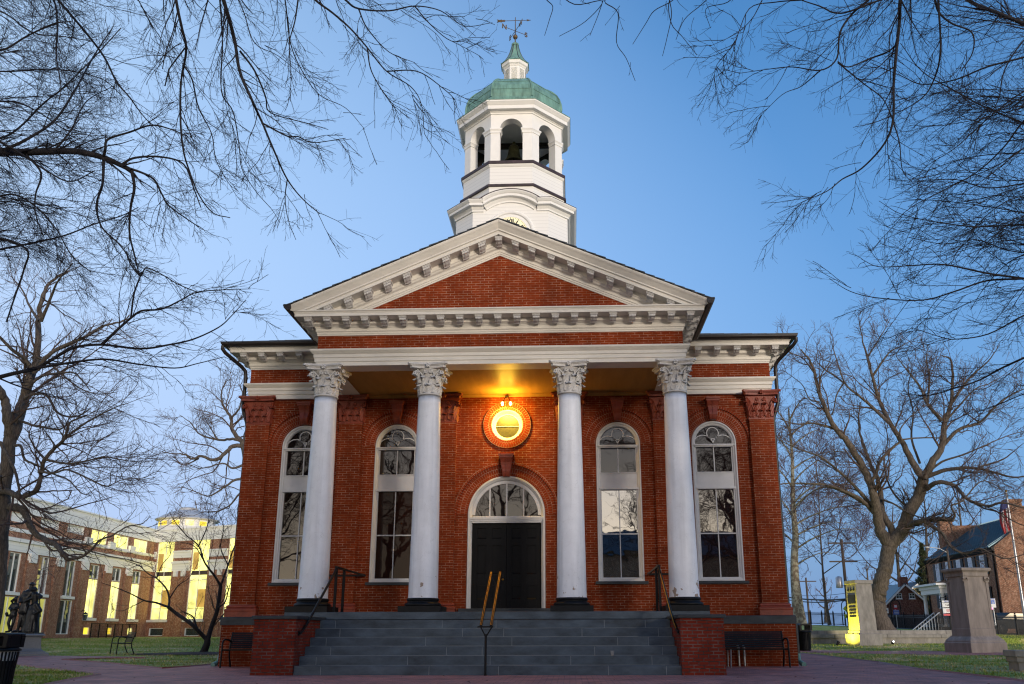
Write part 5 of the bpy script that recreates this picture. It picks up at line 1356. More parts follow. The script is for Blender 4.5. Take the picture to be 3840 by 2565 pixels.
for Pl, L in ((P1, L1), (P2, L2)):
    ws = sorted([w for w in wins if w[0] is Pl], key=lambda w: w[1])
    xs = sorted({0, L}|{w[1] for w in ws}|{w[2] for w in ws})
    for a, b in zip(xs, xs[1:]):
        mid = (a+b)/2; zz = [.3]
        for w in sorted([w for w in ws if w[1] < mid < w[2]], key=lambda w: w[3]): zz += [w[3], w[4]]
        zz.append(9.4)
        for z0, z1 in zip(zz[::2], zz[1::2]):
            if z1-z0 > .01: fb(bw, Pl, a, b, z0, z1, -.35, 0)
    fb(bw, Pl, -.5 if Pl is P1 else 0, L, .3, 9.4, -8, -.9)
    piers = [s for s in c1s] if Pl is P1 else [1.35+4.35*k for k in range(5)]
    pitch = 3.5 if Pl is P1 else 4.35
    for s in piers:
        c_ = s+pitch/2
        hw = .55 if Pl is P1 else .85
        fb(bw, Pl, c_-hw, c_+hw, .3, 6.1, 0, .16)
        for e in (-hw*.55, hw*.55): fb(wh, Pl, c_+e-.18, c_+e+.18, 6.1, 6.62, .02, .30) if Pl is P2 else None
        if Pl is P1: fb(wh, Pl, c_-.4, c_+.4, 5.95, 6.62, .02, .28)
    fb(sl_, Pl, -.05, L, .2, .62, -.1, .22)
bw.build('brick_wall', 'brick_annex', ann); sl_.build('plinth', 'slate', ann)
for z0, z1, o in ((9.4, 10.5, .10), (10.5, 10.62, .22)):
    fb(wh, P1, 0, L1, z0, z1, -.5, o); fb(wh, P2, 0, L2, z0, z1, -.5, o)
for z0, z1, o in ((6.62, 7.30, .10), (7.30, 7.55, .25), (8.0, 8.25, .08)): fb(wh, P1, -.05, L1, z0, z1, -.03, o)
for a, b in ((-.2, .28), (2.42, 4.63), (6.77, 8.98), (11.12, 13.33), (15.47, 17.68), (19.8, 22.0)):
    for z0, z1, o in ((6.62, 7.28, .10), (7.28, 7.52, .25), (7.82, 8.35, .08), (8.35, 8.5, .16)): fb(wh, P2, a, b, z0, z1, -.03, o)
for i, s in enumerate(c1s):
    if i < 3: fb(wh, P1, s+1.25, s+2.15, 8.0, 8.6, 0, .25)
wh.build('white_band', 'annex_boards', ann)
emis('lit_wood', (.85, .50, .10), .55, .3)
for Pl, s0, s1, z0, z1, mt in wins:
    f = MB(); t_ = .05
    for a, b, c_, d in ((s0, s0+t_, z0, z1), (s1-t_, s1, z0, z1), (s0+t_, s1-t_, z0, z0+t_), (s0+t_, s1-t_, z1-t_, z1)): fb(f, Pl, a, b, c_, d, -.2, -.05)
    if s1-s0 > 1.2 and z1-z0 > .8: fb(f, Pl, (s0+s1)/2-.03, (s0+s1)/2+.03, z0+t_, z1-t_, -.18, -.08)
    if z1-z0 > 5: fb(f, Pl, s0+t_, s1-t_, 5.7, 5.78, -.18, -.08)
    if mt == 'lit_window' and z0 == 2.2:
        # railing and lamps inside the stairwell
        pass
    fo = f.build('window', 'annex_white', ann)
    p_ = MB(); fb(p_, Pl, s0+t_, s1-t_, z0+t_, z1-t_, -.17, -.15); p_.build('pane', mt, fo)
    if 2 < z0 < 4 or z0 < 1 and mt == 'zz':
        q_ = MB(); fb(q_, Pl, s0-.2, s1+.2, z0-.22, z0-.01, -.1, .18); q_.build('sill', 'annex_white', fo)
    if z1-z0 > 5:
        q_ = MB()
        for kk in range(int((s1-s0-.2)/.14)): fb(q_, Pl, s0+.12+kk*.14, s0+.135+kk*.14, z0+.1, z0+1.0, -.145, -.13)
        fb(q_, Pl, s0+.1, s1-.1, z0+.98, z0+1.03, -.145, -.12); fb(q_, Pl, s0+.1, s1-.1, 6.2, 6.6, -.145, -.13)
        q_.build('inner_railing', 'pole_wood', fo)
        q_ = MB(); fb(q_, Pl, s0+.12, s0+.75, 6.7, 8.3, -.148, -.132); q_.build('inner_panel', 'lit_wood', fo); q_ = MB(); fb(q_, Pl, s0+.95, s1-.12, 3.3, 4.9, -.148, -.140); q_.build('inner_panel', 'lit_wood', fo)
rf = MB(); fb(rf, P1, 0, L1, 10.3, 10.45, -9, -.5); fb(rf, P2, 0, L2, 10.3, 10.45, -9, -.5); rf.build('flat_roof', 'roof_slate', ann)
cu = MB(); cc = (-38.1-OFF[0], 67-OFF[1]-3, 0)
cu.lathe([(2.9, 10.4-.5), (2.9, 11.0), (2.75, 11.05), (2.75, 12.0-.3), (3.1, 11.75), (3.2, 11.85)], cc, 16, False); co = cu.build('cupola', 'annex_boards', ann)
mat('cupola_roof', (.46, .47, .48), .6)
cu = MB(); cu.lathe([(3.1, 11.86), (2.5, 12.25), (1.7, 12.62), (1.0, 12.85), (.9, 13.05), (.95, 13.1), (.3, 13.25), (0, 13.3)], cc, 16, False); cu.build('roof', 'cupola_roof', co)
for k in range(5):
    a = -PI/2+(k-2)*.5; cu = MB(); cu.bbox((cc[0]+2.74*math.cos(a), cc[1]+2.74*math.sin(a), 11.12), .75, .10, .42, a+PI/2); cu.build('lit_pane', 'lit_amber', co)
m = MB()     # terrace railing in front of the annex, wall lantern
t = thing('terrace_railing', 'black mesh railing on the terrace edge of the annex', 'railing', (-36.2, 48.5, .6), R(90))
m.box(-3.6, 3.6, -.02, .02, 1.10, 1.15); m.box(-3.6, 3.6, -.02, .02, .08, .12)
for i in range(7): m.box(-3.6+i*1.2-.03, -3.6+i*1.2+.03, -.03, .03, 0, 1.15)
for i in range(60): m.box(-3.6+i*.12-.006, -3.6+i*.12+.006, -.006, .006, .12, 1.10)
for i in range(7): m.box(-3.6, 3.6, -.005, .005, .25+i*.13, .262+i*.13)
m.build('panel', 'black_paint', t)
lt_ = thing('wall_lantern', 'black wall lantern hanging on the annex brick above the railing', 'lantern', (-37.6, 46.0, 2.0))
m = MB(); m.tube([(-.4, 0, .6), (0, 0, .8), (.15, 0, .6)], .03, 6); m.lathe([(.05, .62), (.25, .45), (.05, .47)], (.15, 0, 0), 6, False); m.build('bracket', 'black_paint', lt_)
m = MB(); m.lathe([(.14, 0), (.22, .43)], (.15, 0, 0), 6, False); m.build('glass', 'glass_house', lt_)

# ================================================================== HOUSES AT THE RIGHT
hs = thing('brick_house', 'two storey brick house with black shutters, metal roof and tall chimneys', 'house', (32, 39.2, .6))
def lb(x0, x1, y0, y1, z0, z1): return (x0-32, x1-32, y0-39.2, y1-39.2, z0-.6, z1-.6)
HX1 = 41.0; RX = 36.5
m = MB(); m.box(*lb(32, HX1, 39.2, 51.3, .0, 6.8))
for ya, yb in ((39.2, 39.5), (51.0, 51.3)):
    m.prism([(0, 6.15), (HX1-32, 6.15), (HX1-32, 6.2), (RX-32+.6, 9.1), (RX-32-.6, 9.1), (0, 6.2)], ya-39.2+.001, yb-39.2-.001)
m.build('wall', 'brick_house', hs)
for ya in (39.19, 50.7):
    for xa in (33.35, 38.6):
        m = MB(); m.box(*lb(xa, xa+1.05, ya, ya+.62, 6.9, 10.0)); m.box(*lb(xa-.05, xa+1.10, ya-.05, ya+.67, 10.0, 10.18)); m.build('chimney', 'brick_house', hs)
    m = MB(); m.box(*lb(34.41, 38.59, ya+.02, ya+.5, 6.9, 9.7)); m.build('parapet', 'brick_house', hs)
m = MB()
for s in (-1, 1):
    xe = 31.75 if s < 0 else HX1+.25
    slab(m, (xe-32, .25, 6.15), (RX-32, .25, 9.0), (RX-32, 11.6, 9.0), (xe-32, 11.6, 6.15), .08)
for i in range(26):
    y = .4+i*.43; m.add([(31.75-32, y, 6.25), (31.75-32, y+.04, 6.25), (RX-32, y+.04, 9.13), (RX-32, y, 9.13), (31.75-32, y, 6.31), (31.75-32, y+.04, 6.31), (RX-32, y+.04, 9.19), (RX-32, y, 9.19)], [(4, 5, 6, 7), (0, 1, 5, 4), (0, 4, 7, 3), (1, 2, 6, 5)])
m.build('roof', 'metal_roof', hs)
m = MB(); m.sweep([(0, 5.85), (.12, 5.9), (.2, 6.05), (.25, 6.15), (0, 6.2)], [(0, 12.1), (0, 0)]); m.tube([(-.05, 12.0, 6.0), (-.08, 12.0, .5)], .06, 8); m.tube([(-.05, .25, 6.0), (-.08, .25, .5)], .06, 8); m.build('eaves_gutter', 'dark_metal', hs)
for z0, z1 in ((5.0, 6.35), (2.85, 4.05)):
    for y in (41.2, 43.1, 45.1, 47.05, 49.0):
        f = MB(); f.box(*lb(31.94, 32.0, y-.36, y+.36, z0, z1)); f.box(*lb(31.90, 32, y-.42, y+.42, z0-.08, z0))
        fo = f.build('window', 'sign_white', hs)
        p_ = MB()
        for a in range(3):
            for b in range(4):
                p_.box(*lb(31.93, 31.939, y-.32+a*.22, y-.32+a*.22+.195, z0+.05+b*(z1-z0-.08)/4, z0+.02+(b+1)*(z1-z0-.08)/4))
        p_.build('pane', 'glass_house', fo)
        for s in (-1, 1):
            q_ = MB(); q_.box(*lb(31.93, 32.0, y+s*.62-.2, y+s*.62+.2, z0-.02, z1+.02)); q_.build('shutter', 'black_paint', fo)
m = MB(); m.box(*lb(29.6, 31.98, 43.6, 47.4, 4.1, 4.35)); m.box(*lb(29.3, 31.98, 43.3, 47.7, 4.35, 4.5)); m.box(*lb(29.7, 31.98, 43.7, 47.3, 3.75, 4.1)); po = m.build('porch', 'sign_white', hs); m = MB(); m.box(*lb(29.6, 31.98, 43.6, 47.4, 1.3, 1.5)); m.build('floor', 'sign_white', po)
for y in (43.9, 47.1):
    m = MB(); m.lathe([(.19, 1.5), (.19, 1.6), (.15, 1.65), (.13, 3.6), (.18, 3.7), (.18, 3.75)], (29.9-32, y-39.2, -.6), 18); m.build('column', 'sign_white', po)
m = MB()
for y in (44.0, 45.0):
    for k in range(9): m.box(*lb(29.6-.22*k, 29.63-.22*k, y, y+.03, .6-.02, 2.35-.17*k))
    m.tube([(29.6-32, y-39.2, 2.35-.6), (27.6-32, y-39.2, .9-.6)], .04, 6)
m.build('stair_rail', 'sign_white', po)
sh_ = thing('small_brick_house', 'small brick gabled house with two attic windows and chimney', 'house', (33, 59.1, 1.2))
m = MB(); m.box(-1.85, 1.85, 0, 9, -.6, 2.35); m.prism([(-1.85, 2.3), (1.85, 2.3), (0, 4.0)], 0.001, 8.9); m.build('wall', 'brick_small', sh_)
m = MB()
for s in (-1, 1): slab(m, (s*2.15, -.15, 2.15), (0, -.15, 4.12), (0, 9.1, 4.12), (s*2.15, 9.1, 2.15), .06)
m.build('roof', 'metal_roof', sh_)
m = MB()
for s in (-1, 1): slab(m, (s*2.12, -.20, 2.0), (0, -.20, 3.95), (0, -.15, 3.95), (s*2.12, -.15, 2.0), .15)
m.build('bargeboard', 'sign_white', sh_)
m = MB(); m.box(-.40, .32, -.02, .6, 3.3, 4.75); m.build('chimney', 'brick_small', sh_)
for x in (-.65, .55):
    f = MB(); f.box(x-.27, x+.27, -.03, 0, 2.75, 3.25); f.box(x-.32, x+.32, -.06, 0, 2.69, 2.75); fo = f.build('window', 'sign_white', sh_)
    p_ = MB()
    for a in (-.22, .02):
        for b in (2.8, 3.03): p_.box(x+a, x+a+.2, -.036, -.031, b, b+.19)
    p_.build('pane', 'glass_annex', fo)
f = MB(); f.box(-1.87, -1.85, 2.0, 2.9, .2, 1.7); f.build('window', 'glass_house', sh_)
yh = thing('yellow_house', 'tan sided house with white gable trim behind the small brick house', 'house', (41.6, 77, 1.2))
m = MB(); m.box(-2.0, 2.0, 0, 9, -1, 4.0); m.prism([(-2.0, 3.9), (2.0, 3.9), (0, 5.25)], .001, 8.9); m.box(-6, -2, 1.5, 8, -1, 4.0); m.build('wall', 'yellow_siding' if 'yellow_siding' in M else mat('yellow_siding', (.42, .33, .17), .7, .05).name, yh)
m = MB()
for s in (-1, 1): slab(m, (s*2.3, -.2, 3.8), (0, -.2, 5.35), (0, 9, 5.35), (s*2.3, 9, 3.8), .06)
slab(m, (-6.3, 1.3, 3.9), (-6.3, 4.75, 5.2), (-1.5, 4.75, 5.2), (-1.5, 1.3, 3.9), .06); m.build('roof', 'roof_slate', yh)
m = MB()
for s in (-1, 1): slab(m, (s*2.28, -.26, 3.65), (0, -.26, 5.2), (0, -.2, 5.2), (s*2.28, -.2, 3.65), .14)
for x in (1.2,): m.box(x-.4, x+.4, -.04, 0, 2.2, 3.2)
m.build('trim', 'sign_white', yh)

# ================================================================== FENCE, GATE ARCHES, SIGNS, POLES
def fence(name_label, A, B, h, posts):
    A, B = np.array(A), np.array(B); L = np.linalg.norm((B-A)[:2]); rz = math.atan2(B[1]-A[1], B[0]-A[0]); dz = B[2]-A[2]
    t = thing('iron_fence', name_label, 'fence', tuple(A), rz)
    n = int(L/.11); m = MB(); zz = lambda s: dz*s/L
    for i in range(n+1):
        s = L*i/n; z = zz(s); m.add([(s-.014, -.010, z+.06), (s+.014, -.010, z+.06), (s+.014, .010, z+.06), (s-.014, .010, z+.06), (s, 0, z+h+.10)]+[(s-.014, -.01, z+h), (s+.01, -.01, z+h), (s+.01, .01, z+h), (s-.01, .01, z+h)], [(0, 1, 6, 5), (1, 2, 7, 6), (2, 3, 8, 7), (3, 0, 5, 8), (5, 6, 4), (6, 7, 4), (7, 8, 4), (8, 5, 4)])
    m.build('pickets', 'black_paint', t)
    for q in (.10, h-.20, h-.08):
        m = MB(); m.add([(0, -.02, q), (L, -.02, q+dz), (L, .02, q+dz), (0, .02, q), (0, -.02, q+.05), (L, -.02, q+dz+.05), (L, .02, q+dz+.05), (0, .02, q+.05)], [(0, 1, 5, 4), (3, 7, 6, 2), (4, 5, 6, 7), (0, 3, 2, 1)]); m.build('rail', 'black_paint', t)
    for i in range(posts+1):
        s = L*i/posts; m = MB(); m.box(s-.05, s+.05, -.05, .05, zz(s), zz(s)+h+.12); m.lathe([(0, .0), (.05, .03), (.05, .08), (0, .13)], (s, 0, zz(s)+h+.12), 8); m.build('post', 'black_paint', t)
def gp(u, v, D): p = at(u, v, D); return (float(p[0]), float(p[1]), float(p[2]))
fence('black iron picket fence descending from the small house to the right edge', gp(3296, 2358, 84), gp(3900, 2405, 50), 1.32, 12)
fence('black iron picket fence left of the lit memorial pier', gp(2960, 2338, 92), gp(3172, 2347, 88), 1.2, 5)
def arch_gate(label, u, vt, vb, D, w):
    p = gp(u, vb, D); h = (vb-vt)/FPX*D*1.0
    t = thing('iron_arch', label, 'gate arch', p)
    m = MB(); r_ = w/2; pts = [(-r_, 0, 0), (-r_, 0, h-r_-.35)]+[(-r_*math.cos(R(a)), 0, h-r_-.35+r_*1.2*math.sin(R(a))) for a in range(10, 171, 16)]+[(r_, 0, h-r_-.35), (r_, 0, 0)]
    m.tube(pts, .045, 6); m.tube([(0, 0, h-.35), (0, 0, h)], [.03, .01], 6); m.build('arch', 'black_paint', t)
arch_gate('black iron arch with finial behind the lit memorial pier', 3178, 2249, 2345, 86, .8)
arch_gate('black iron arch with finial in front of the small brick house', 3367, 2246, 2356, 78, .85)
def sign(label, u, v0, v1, vb, D, w, parts, post='galvanised', shape=None):
    base = gp(u, vb, D); t = thing('street_sign', label, 'sign', base); top = gp(u, v0, D)[2]-base[2]
    m = MB(); m.tube([(0, .03, 0), (0, .03, top)], .03, 8); m.build('post', post, t)
    parts(t, base, top); return t
def plate(t, x0, x1, z0, z1, mt, name='plate', y=-.01): m = MB(); m.box(x0, x1, y, y+.02, z0, z1); return m.build(name, mt, t)
def ped_sign(t, b, top):
    z = top-.45; m = MB(); m.prism([(-.42, z), (0, z-.42), (.42, z), (0, z+.42)], -.01, .01); pl = m.build('warning_plate', 'sign_green', t)
    m = MB(); m.lathe([(0, -.05), (.05, 0), (0, .05)], (.02, -.02, z+.19), 8); m.tube([(.02, -.02, z+.14), (0, -.02, z-.02)], .045, 6); m.tube([(0, -.02, z), (-.10, -.02, z-.2)], .03, 6); m.tube([(0, -.02, z), (.10, -.02, z-.18)], .03, 6); m.tube([(.02, -.02, z+.12), (-.10, -.02, z+.02)], .022, 6); m.tube([(.02, -.02, z+.12), (.12, -.02, z+.0)], .022, 6); m.build('walking_symbol', 'sign_black', pl)
    pl = plate(t, -.33, .33, z-.85, z-.50, 'sign_green', 'arrow_plate')
    m = MB(); m.prism([(-.22, z-.78), (-.20, z-.62), (-.06, z-.76)], -.025, -.015); m.tube([(.22, -.02, z-.56), (-.12, -.02, z-.72)], .025, 6); m.build('arrow_symbol', 'sign_black', pl)
sign('yellow green pedestrian crossing diamond sign with arrow plaque below', 3184, 2264, 2290, 2345, 82, .8, ped_sign)
def walk_sign(t, b, top):
    pl = plate(t, -.15, .15, top-.42, top, 'sign_white'); m = MB(); m.tube([(0, -.02, top-.32), (0, -.02, top-.14)], .035, 6); m.lathe([(0, -.03), (.03, 0), (0, .03)], (0, -.02, top-.09), 6); m.build('symbol', 'sign_black', pl)
sign('small white sign with black figure in front of the small house', 3332, 2280, 2298, 2356, 72, .3, walk_sign)
def nopark(t, b, top):
    plate(t, -.14, .14, top-.40, top, 'sign_red', 'upper_plate'); p_ = plate(t, -.11, .11, top-.25, top-.04, 'sign_white', 'inner_plate', -.016)
    q = plate(t, -.22, .26, top-.85, top-.45, 'sign_blue', 'lower_plate')
    for k in range(3): m = MB(); m.box(-.18, .22, -.018, -.011, top-.80+k*.12, top-.755+k*.12); m.build('text_line', 'sign_white', q)
sign('red and white sign over a blue sign beneath the iron arch', 3367, 2267, 2300, 2356, 76, .3, nopark)
def handi(t, b, top):
    p_ = plate(t, -.15, .15, top-.50, top, 'sign_white'); q = plate(t, -.10, .10, top-.30, top-.10, 'sign_blue', 'blue_panel', -.016)
    m = MB(); m.arc([(.035, -.02), (.035, -.018), (.05, -.018), (.05, -.02)], 0, top-.23, 100, 400, 14); m.tube([(0, -.02, top-.22), (0, -.02, top-.15)], .01, 5); m.build('wheelchair_symbol', 'sign_white', q)
    text_obj('RESERVED\nPARKING', .06, 'sign_text', 'sign_blue', p_, (0, -.018, top-.05), (R(90), 0, 0), .001)
sign('white reserved parking sign with blue wheelchair panel', 3735, 2244, 2270, 2345, 50, .3, handi)
sb = gp(3566, 2345, 57); t = thing('shop_sign', 'hanging stack of white shop boards above a red board', 'sign', sb)
top = gp(3566, 2252, 57)[2]-sb[2]
m = MB(); m.tube([(-.42, .03, 0), (-.42, .03, top+.25)], .03, 6); m.tube([(-.42, .03, top+.2), (.4, .03, top+.2)], .02, 6); m.build('post', 'dark_metal', t)
for z0, z1, mt, tx, tm, sz in ((top-.12, top, 'sign_white', 'GASTON', 'sign_blue', .13), (top-.42, top-.16, 'sign_white', 'Taffeta', 'text_dark', .15), (top-.78, top-.48, 'sign_white', 'LEESBURG\nVINTNER', 'sign_red', .08), (top-.95, top-.83, 'sign_red', '', '', 0)):
    bd = plate(t, -.38, .38, z0, z1, mt, 'board')
    if tx: text_obj(tx, sz, 'sign_text', tm, bd, (0, -.016, (z0+z1)/2), (R(90), 0, 0), .001, bold=.002)
nb = gp(3726, 2345, 61); t = thing('neon_sign', 'small glowing pink sign at the corner of the brick house', 'sign', nb)
z1 = gp(3726, 2246, 61)[2]-nb[2]; z0 = gp(3726, 2285, 61)[2]-nb[2]
m = MB(); m.box(-.18, .12, -.03, .03, z0, z1); m.build('box', 'pink_sign', t)
m = MB(); m.tube([(0, .06, 0), (0, .06, z1)], .03, 6); m.build('post', 'dark_metal', t)
def pole(label, u, vt, vb, D, r, arms, transformer=False, name='utility_pole'):
    b = gp(u, vb, D); top = gp(u-(vb-vt)*.06, vt, D)[2]-b[2]; t = thing(name, label, 'utility pole', b)
    m = MB(); m.tube([(0, 0, -.3), (0, 0, top)], [r, r*.75], 10); m.build('pole', 'pole_wood', t)
    for z in arms: m = MB(); m.box(-1.2, 1.2, -.06, .06, top-z, top-z+.12); m.build('cross_arm', 'pole_wood', t)
    if transformer:
        m = MB(); m.lathe([(.26, 0), (.28, .05), (.28, .85), (.2, .95), (.05, 1.0)], (-.55, 0, top-4.2), 16); m.build('transformer', 'galvanised', t)
    return t, b, top
pole('wooden utility pole with grey transformer right of the courthouse', 3186, 2022, 2345, 76, .16, (.4, 2.0), True)
pole('dark leaning utility pole beyond the left iron fence', 3036, 2166, 2335, 105, .14, (.5,))
pole('small far utility pole with white insulators', 3108, 2248, 2325, 140, .15, (.3,))
lp, b, top = pole('wooden street lamp pole behind the tan stone pier', 3588, 2062, 2345, 60, .10, (), name='street_lamp')
lp['category'] = 'street lamp'
m = MB(); m.tube([(0, 0, top-.2), (-.5, 0, top+.1), (-1.2, 0, top+.2)], .03, 6); m.build('arm', 'galvanised', lp)
m = MB(); m.lathe([(0, .06), (.10, .05), (.16, 0), (.0, -.05)], (-1.35, 0, top+.18), 12); m.build('lamp_head', 'sign_white', lp)
m = MB()
def wire(a, b, sag, r_=.02, n=14):
    a, b = np.array(a), np.array(b); m.tube([a+(b-a)*i/n-np.array([0, 0, sag*4*(i/n)*(1-i/n)]) for i in range(n+1)], r_, 4)
wire(gp(2900, 2228, 100), gp(3176, 2246, 78), .3, .07); wire(gp(2900, 2236, 100), gp(3176, 2250, 78), .4, .05); wire(gp(2900, 2222, 100), gp(3176, 2224, 78), .3, .02)
wire(gp(3176, 2246, 78), gp(3420, 2236, 90), .4, .03); wire(gp(3160, 2030, 76), gp(2880, 2090, 110), .5, .02)
tag(m.build('overhead_cable', 'black_paint'), 'thick black overhead cables running between the far utility poles', 'cable')
fb_ = gp(3848, 2345, 50); t = thing('flagpole', 'tall white flagpole with gold ball near the right edge', 'flagpole', (fb_[0], fb_[1], gz(fb_[0], fb_[1])))
ft = gp(3766, 1846, 50)[2]-t.location[2]
m = MB(); m.tube([(0, 0, 0), (0, 0, ft)], [.085, .045], 14); m.build('pole', 'galvanised', t)
m = MB(); m.lathe([(0, -.08), (.06, -.05), (.08, 0), (.06, .05), (0, .08)], (0, 0, ft+.06), 14); m.build('ball', 'brass', t)
fg = thing('flag', 'limp red, white and blue striped flag hanging from the white flagpole', 'flag', (t.location[0], t.location[1], t.location[2]+ft-2.2))
def flagstrip(x0, x1, z0, z1, mt, nm):
    f = MB(); n = 10; v = []
    for i in range(n+1):
        z = z0+(z1-z0)*i/n
        for j in range(5):
            x = x0+(x1-x0)*j/4; v.append((-.06-x*(1+.25*math.sin(z*2.2)), .09*math.sin(x*28+z*2)+.0, z-.6*x))
    f.add(v, [(i*5+j, i*5+j+1, (i+1)*5+j+1, (i+1)*5+j) for i in range(n) for j in range(4)], True)
    o = f.build(nm, mt, fg); sd_ = o.modifiers.new('t', 'SOLIDIFY'); sd_.thickness = .004
flagstrip(0, .42, 1.30, 1.75, 'flag_blue', 'canton')
for i in range(7): flagstrip(i*.06, i*.06+.06, 0, 1.30, 'flag_red' if i % 2 == 0 else 'flag_white', 'stripe')
for o in list(COL.objects):
    if o.parent is None and o.get('category') and not o.get('group'):
        gname = {'bench': 'black metal benches', 'litter bin': 'black slatted litter bins', 'spotlight': 'small ground spotlights', 'stone wall': 'low stone walls', 'gate arch': 'black iron arches', 'fence': 'black iron fences', 'utility pole': 'wooden utility poles', 'house': 'houses across the street', 'sign': 'signs along the street'}.get(o['category'])
        if gname: o['group'] = gname
# car on the road beyond the fence
cb = gp(3800, 2395, 58); t = thing('parked_car', 'dark car with headlights on, beyond the iron fence', 'car', (cb[0], cb[1], gz(cb[0], cb[1])), R(195))
m = MB()
body = [(-2.2, .35), (-2.25, .6), (-2.15, .78), (-1.2, .86), (-.55, 1.32), (.75, 1.36), (1.45, .95), (2.1, .88), (2.25, .7), (2.2, .35)]
m.prism(body, -.85, .85); m.build('body', 'black_paint', t, bevel=.08)
m = MB(); m.prism([(-1.1, .88), (-.5, 1.28), (.72, 1.31), (1.35, .95)], -.86, .86); m.build('side_window', 'glass_house', t)
for x in (-1.4, 1.4):
    for y in (-.80, .80):
        m = MB(); m.lathe([(.0, -.1), (.30, -.1), (.33, -.06), (.33, .06), (.30, .1), (0, .1)], n=20); o = m.build('wheel', 'black_base', t); o.rotation_euler = (R(90), 0, 0); o.location = (x, y, .33)
for y in (-.6, .6):
    m = MB(); m.lathe([(0, .05), (.09, .04), (.12, 0)], n=12); o = m.build('headlight', 'headlight', t); o.rotation_euler = (0, R(90), 0); o.location = (2.22, y, .66)
road = MB()
ra = [gp(3560, 2352, 66), gp(3900, 2385, 50)]
struct(lay([(26, 70), (24, 62), (33, 33), (60, 20), (66, 26), (38, 38.2), (31.0, 40), (30.5, 60), (31, 70)], .012, 'road', 'slate'))
# ================================================================== TREES
def tubes(P, Rr, sides):
    """P (n,K,3) polylines, Rr (n,K) radii -> vertices and quads, all at once"""
    n, K, _ = P.shape
    T = np.empty_like(P); T[:, 1:-1] = P[:, 2:]-P[:, :-2]; T[:, 0] = P[:, 1]-P[:, 0]; T[:, -1] = P[:, -1]-P[:, -2]
    T /= np.linalg.norm(T, axis=2, keepdims=True)+1e-9
    mean = P[:, -1]-P[:, 0]; mean /= np.linalg.norm(mean, axis=1, keepdims=True)+1e-9
    ref = np.where(np.abs(mean[:, 2:3]) < .8, np.array([[0, 0, 1.]]), np.array([[1., 0, 0]]))[:, None, :]
    A = np.cross(T, ref); A /= np.linalg.norm(A, axis=2, keepdims=True)+1e-9; B = np.cross(T, A)
    w = 2*PI*np.arange(sides)/sides
    V = P[:, :, None, :]+Rr[:, :, None, None]*(A[:, :, None, :]*np.cos(w)[None, None, :, None]+B[:, :, None, :]*np.sin(w)[None, None, :, None])
    idx = np.arange(n*K*sides).reshape(n, K, sides); nx = np.roll(idx, -1, axis=2)
    F = np.stack([idx[:, :-1], nx[:, :-1], nx[:, 1:], idx[:, 1:]], -1).reshape(-1, 4)
    return V.reshape(-1, 3), F
def spline(pts, n):
    pts = np.array(pts, float); P = np.vstack([2*pts[0]-pts[1], pts, 2*pts[-1]-pts[-2]])
    out = []
    for i in range(1, len(P)-2):
        for t in np.linspace(0, 1, n, endpoint=False):
            a, b, c, d = P[i-1:i+3]; out.append(.5*((2*b)+(-a+c)*t+(2*a-5*b+4*c-d)*t*t+(-a+3*b-3*c+d)*t**3))
    out.append(pts[-1]); return np.array(out)
def resample(P, R_, K):
    d = np.r_[0, np.cumsum(np.linalg.norm(np.diff(P, axis=0), axis=1))]; q = np.linspace(0, d[-1], K)
    return np.stack([np.interp(q, d, P[:, i]) for i in range(3)], 1), np.interp(q, d, R_), d[-1]
def children(P, Rr, dens, lmin, lmax, ang, rf, rmin, K, wig, bias, r, t0=.1, taper=.35, pw=.5, maxr=1e9):
    """branches growing from every polyline of P, vectorised"""
    L = np.linalg.norm(np.diff(P, axis=1), axis=2).sum(1)
    cnt = np.maximum(1, r.poisson(dens*L)); par = np.repeat(np.arange(len(P)), cnt); N = len(par)
    t = t0+(1-t0)*r.random(N)**.85; Kp = P.shape[1]; f = t*(Kp-1); i = np.minimum(f.astype(int), Kp-2); w = (f-i)[:, None]
    p0 = P[par, i]*(1-w)+P[par, i+1]*w; tan = P[par, i+1]-P[par, i]; tan /= np.linalg.norm(tan, axis=1, keepdims=True)+1e-9
    rad = Rr[par, i]*(1-w[:, 0])+Rr[par, i+1]*w[:, 0]
    q = r.normal(size=(N, 3)); q -= tan*(q*tan).sum(1, keepdims=True); q /= np.linalg.norm(q, axis=1, keepdims=True)
    a = np.radians(r.normal(ang, 13, N))[:, None]; d = tan*np.cos(a)+q*np.sin(a)
    ln = r.uniform(lmin, lmax, N)*(1.15-.65*t)
    if pw: ln = ln*np.clip(L[par]/ (L.mean()+1e-9), .45, 1.5)**pw
    d = d+np.array(bias)*.6; d /= np.linalg.norm(d, axis=1, keepdims=True)
    C = np.empty((N, K, 3)); C[:, 0] = p0; s = (ln/(K-1))[:, None]; dd = d
    for k in range(1, K):
        C[:, k] = C[:, k-1]+dd*s; dd = dd+r.normal(0, wig, (N, 3))+np.array(bias)*.22; dd /= np.linalg.norm(dd, axis=1, keepdims=True)
    r0 = np.clip(rad*rf, rmin, maxr); CR = r0[:, None]*np.linspace(1, taper, K)[None, :]; CR = np.maximum(CR, rmin*.75)
    return C, CR
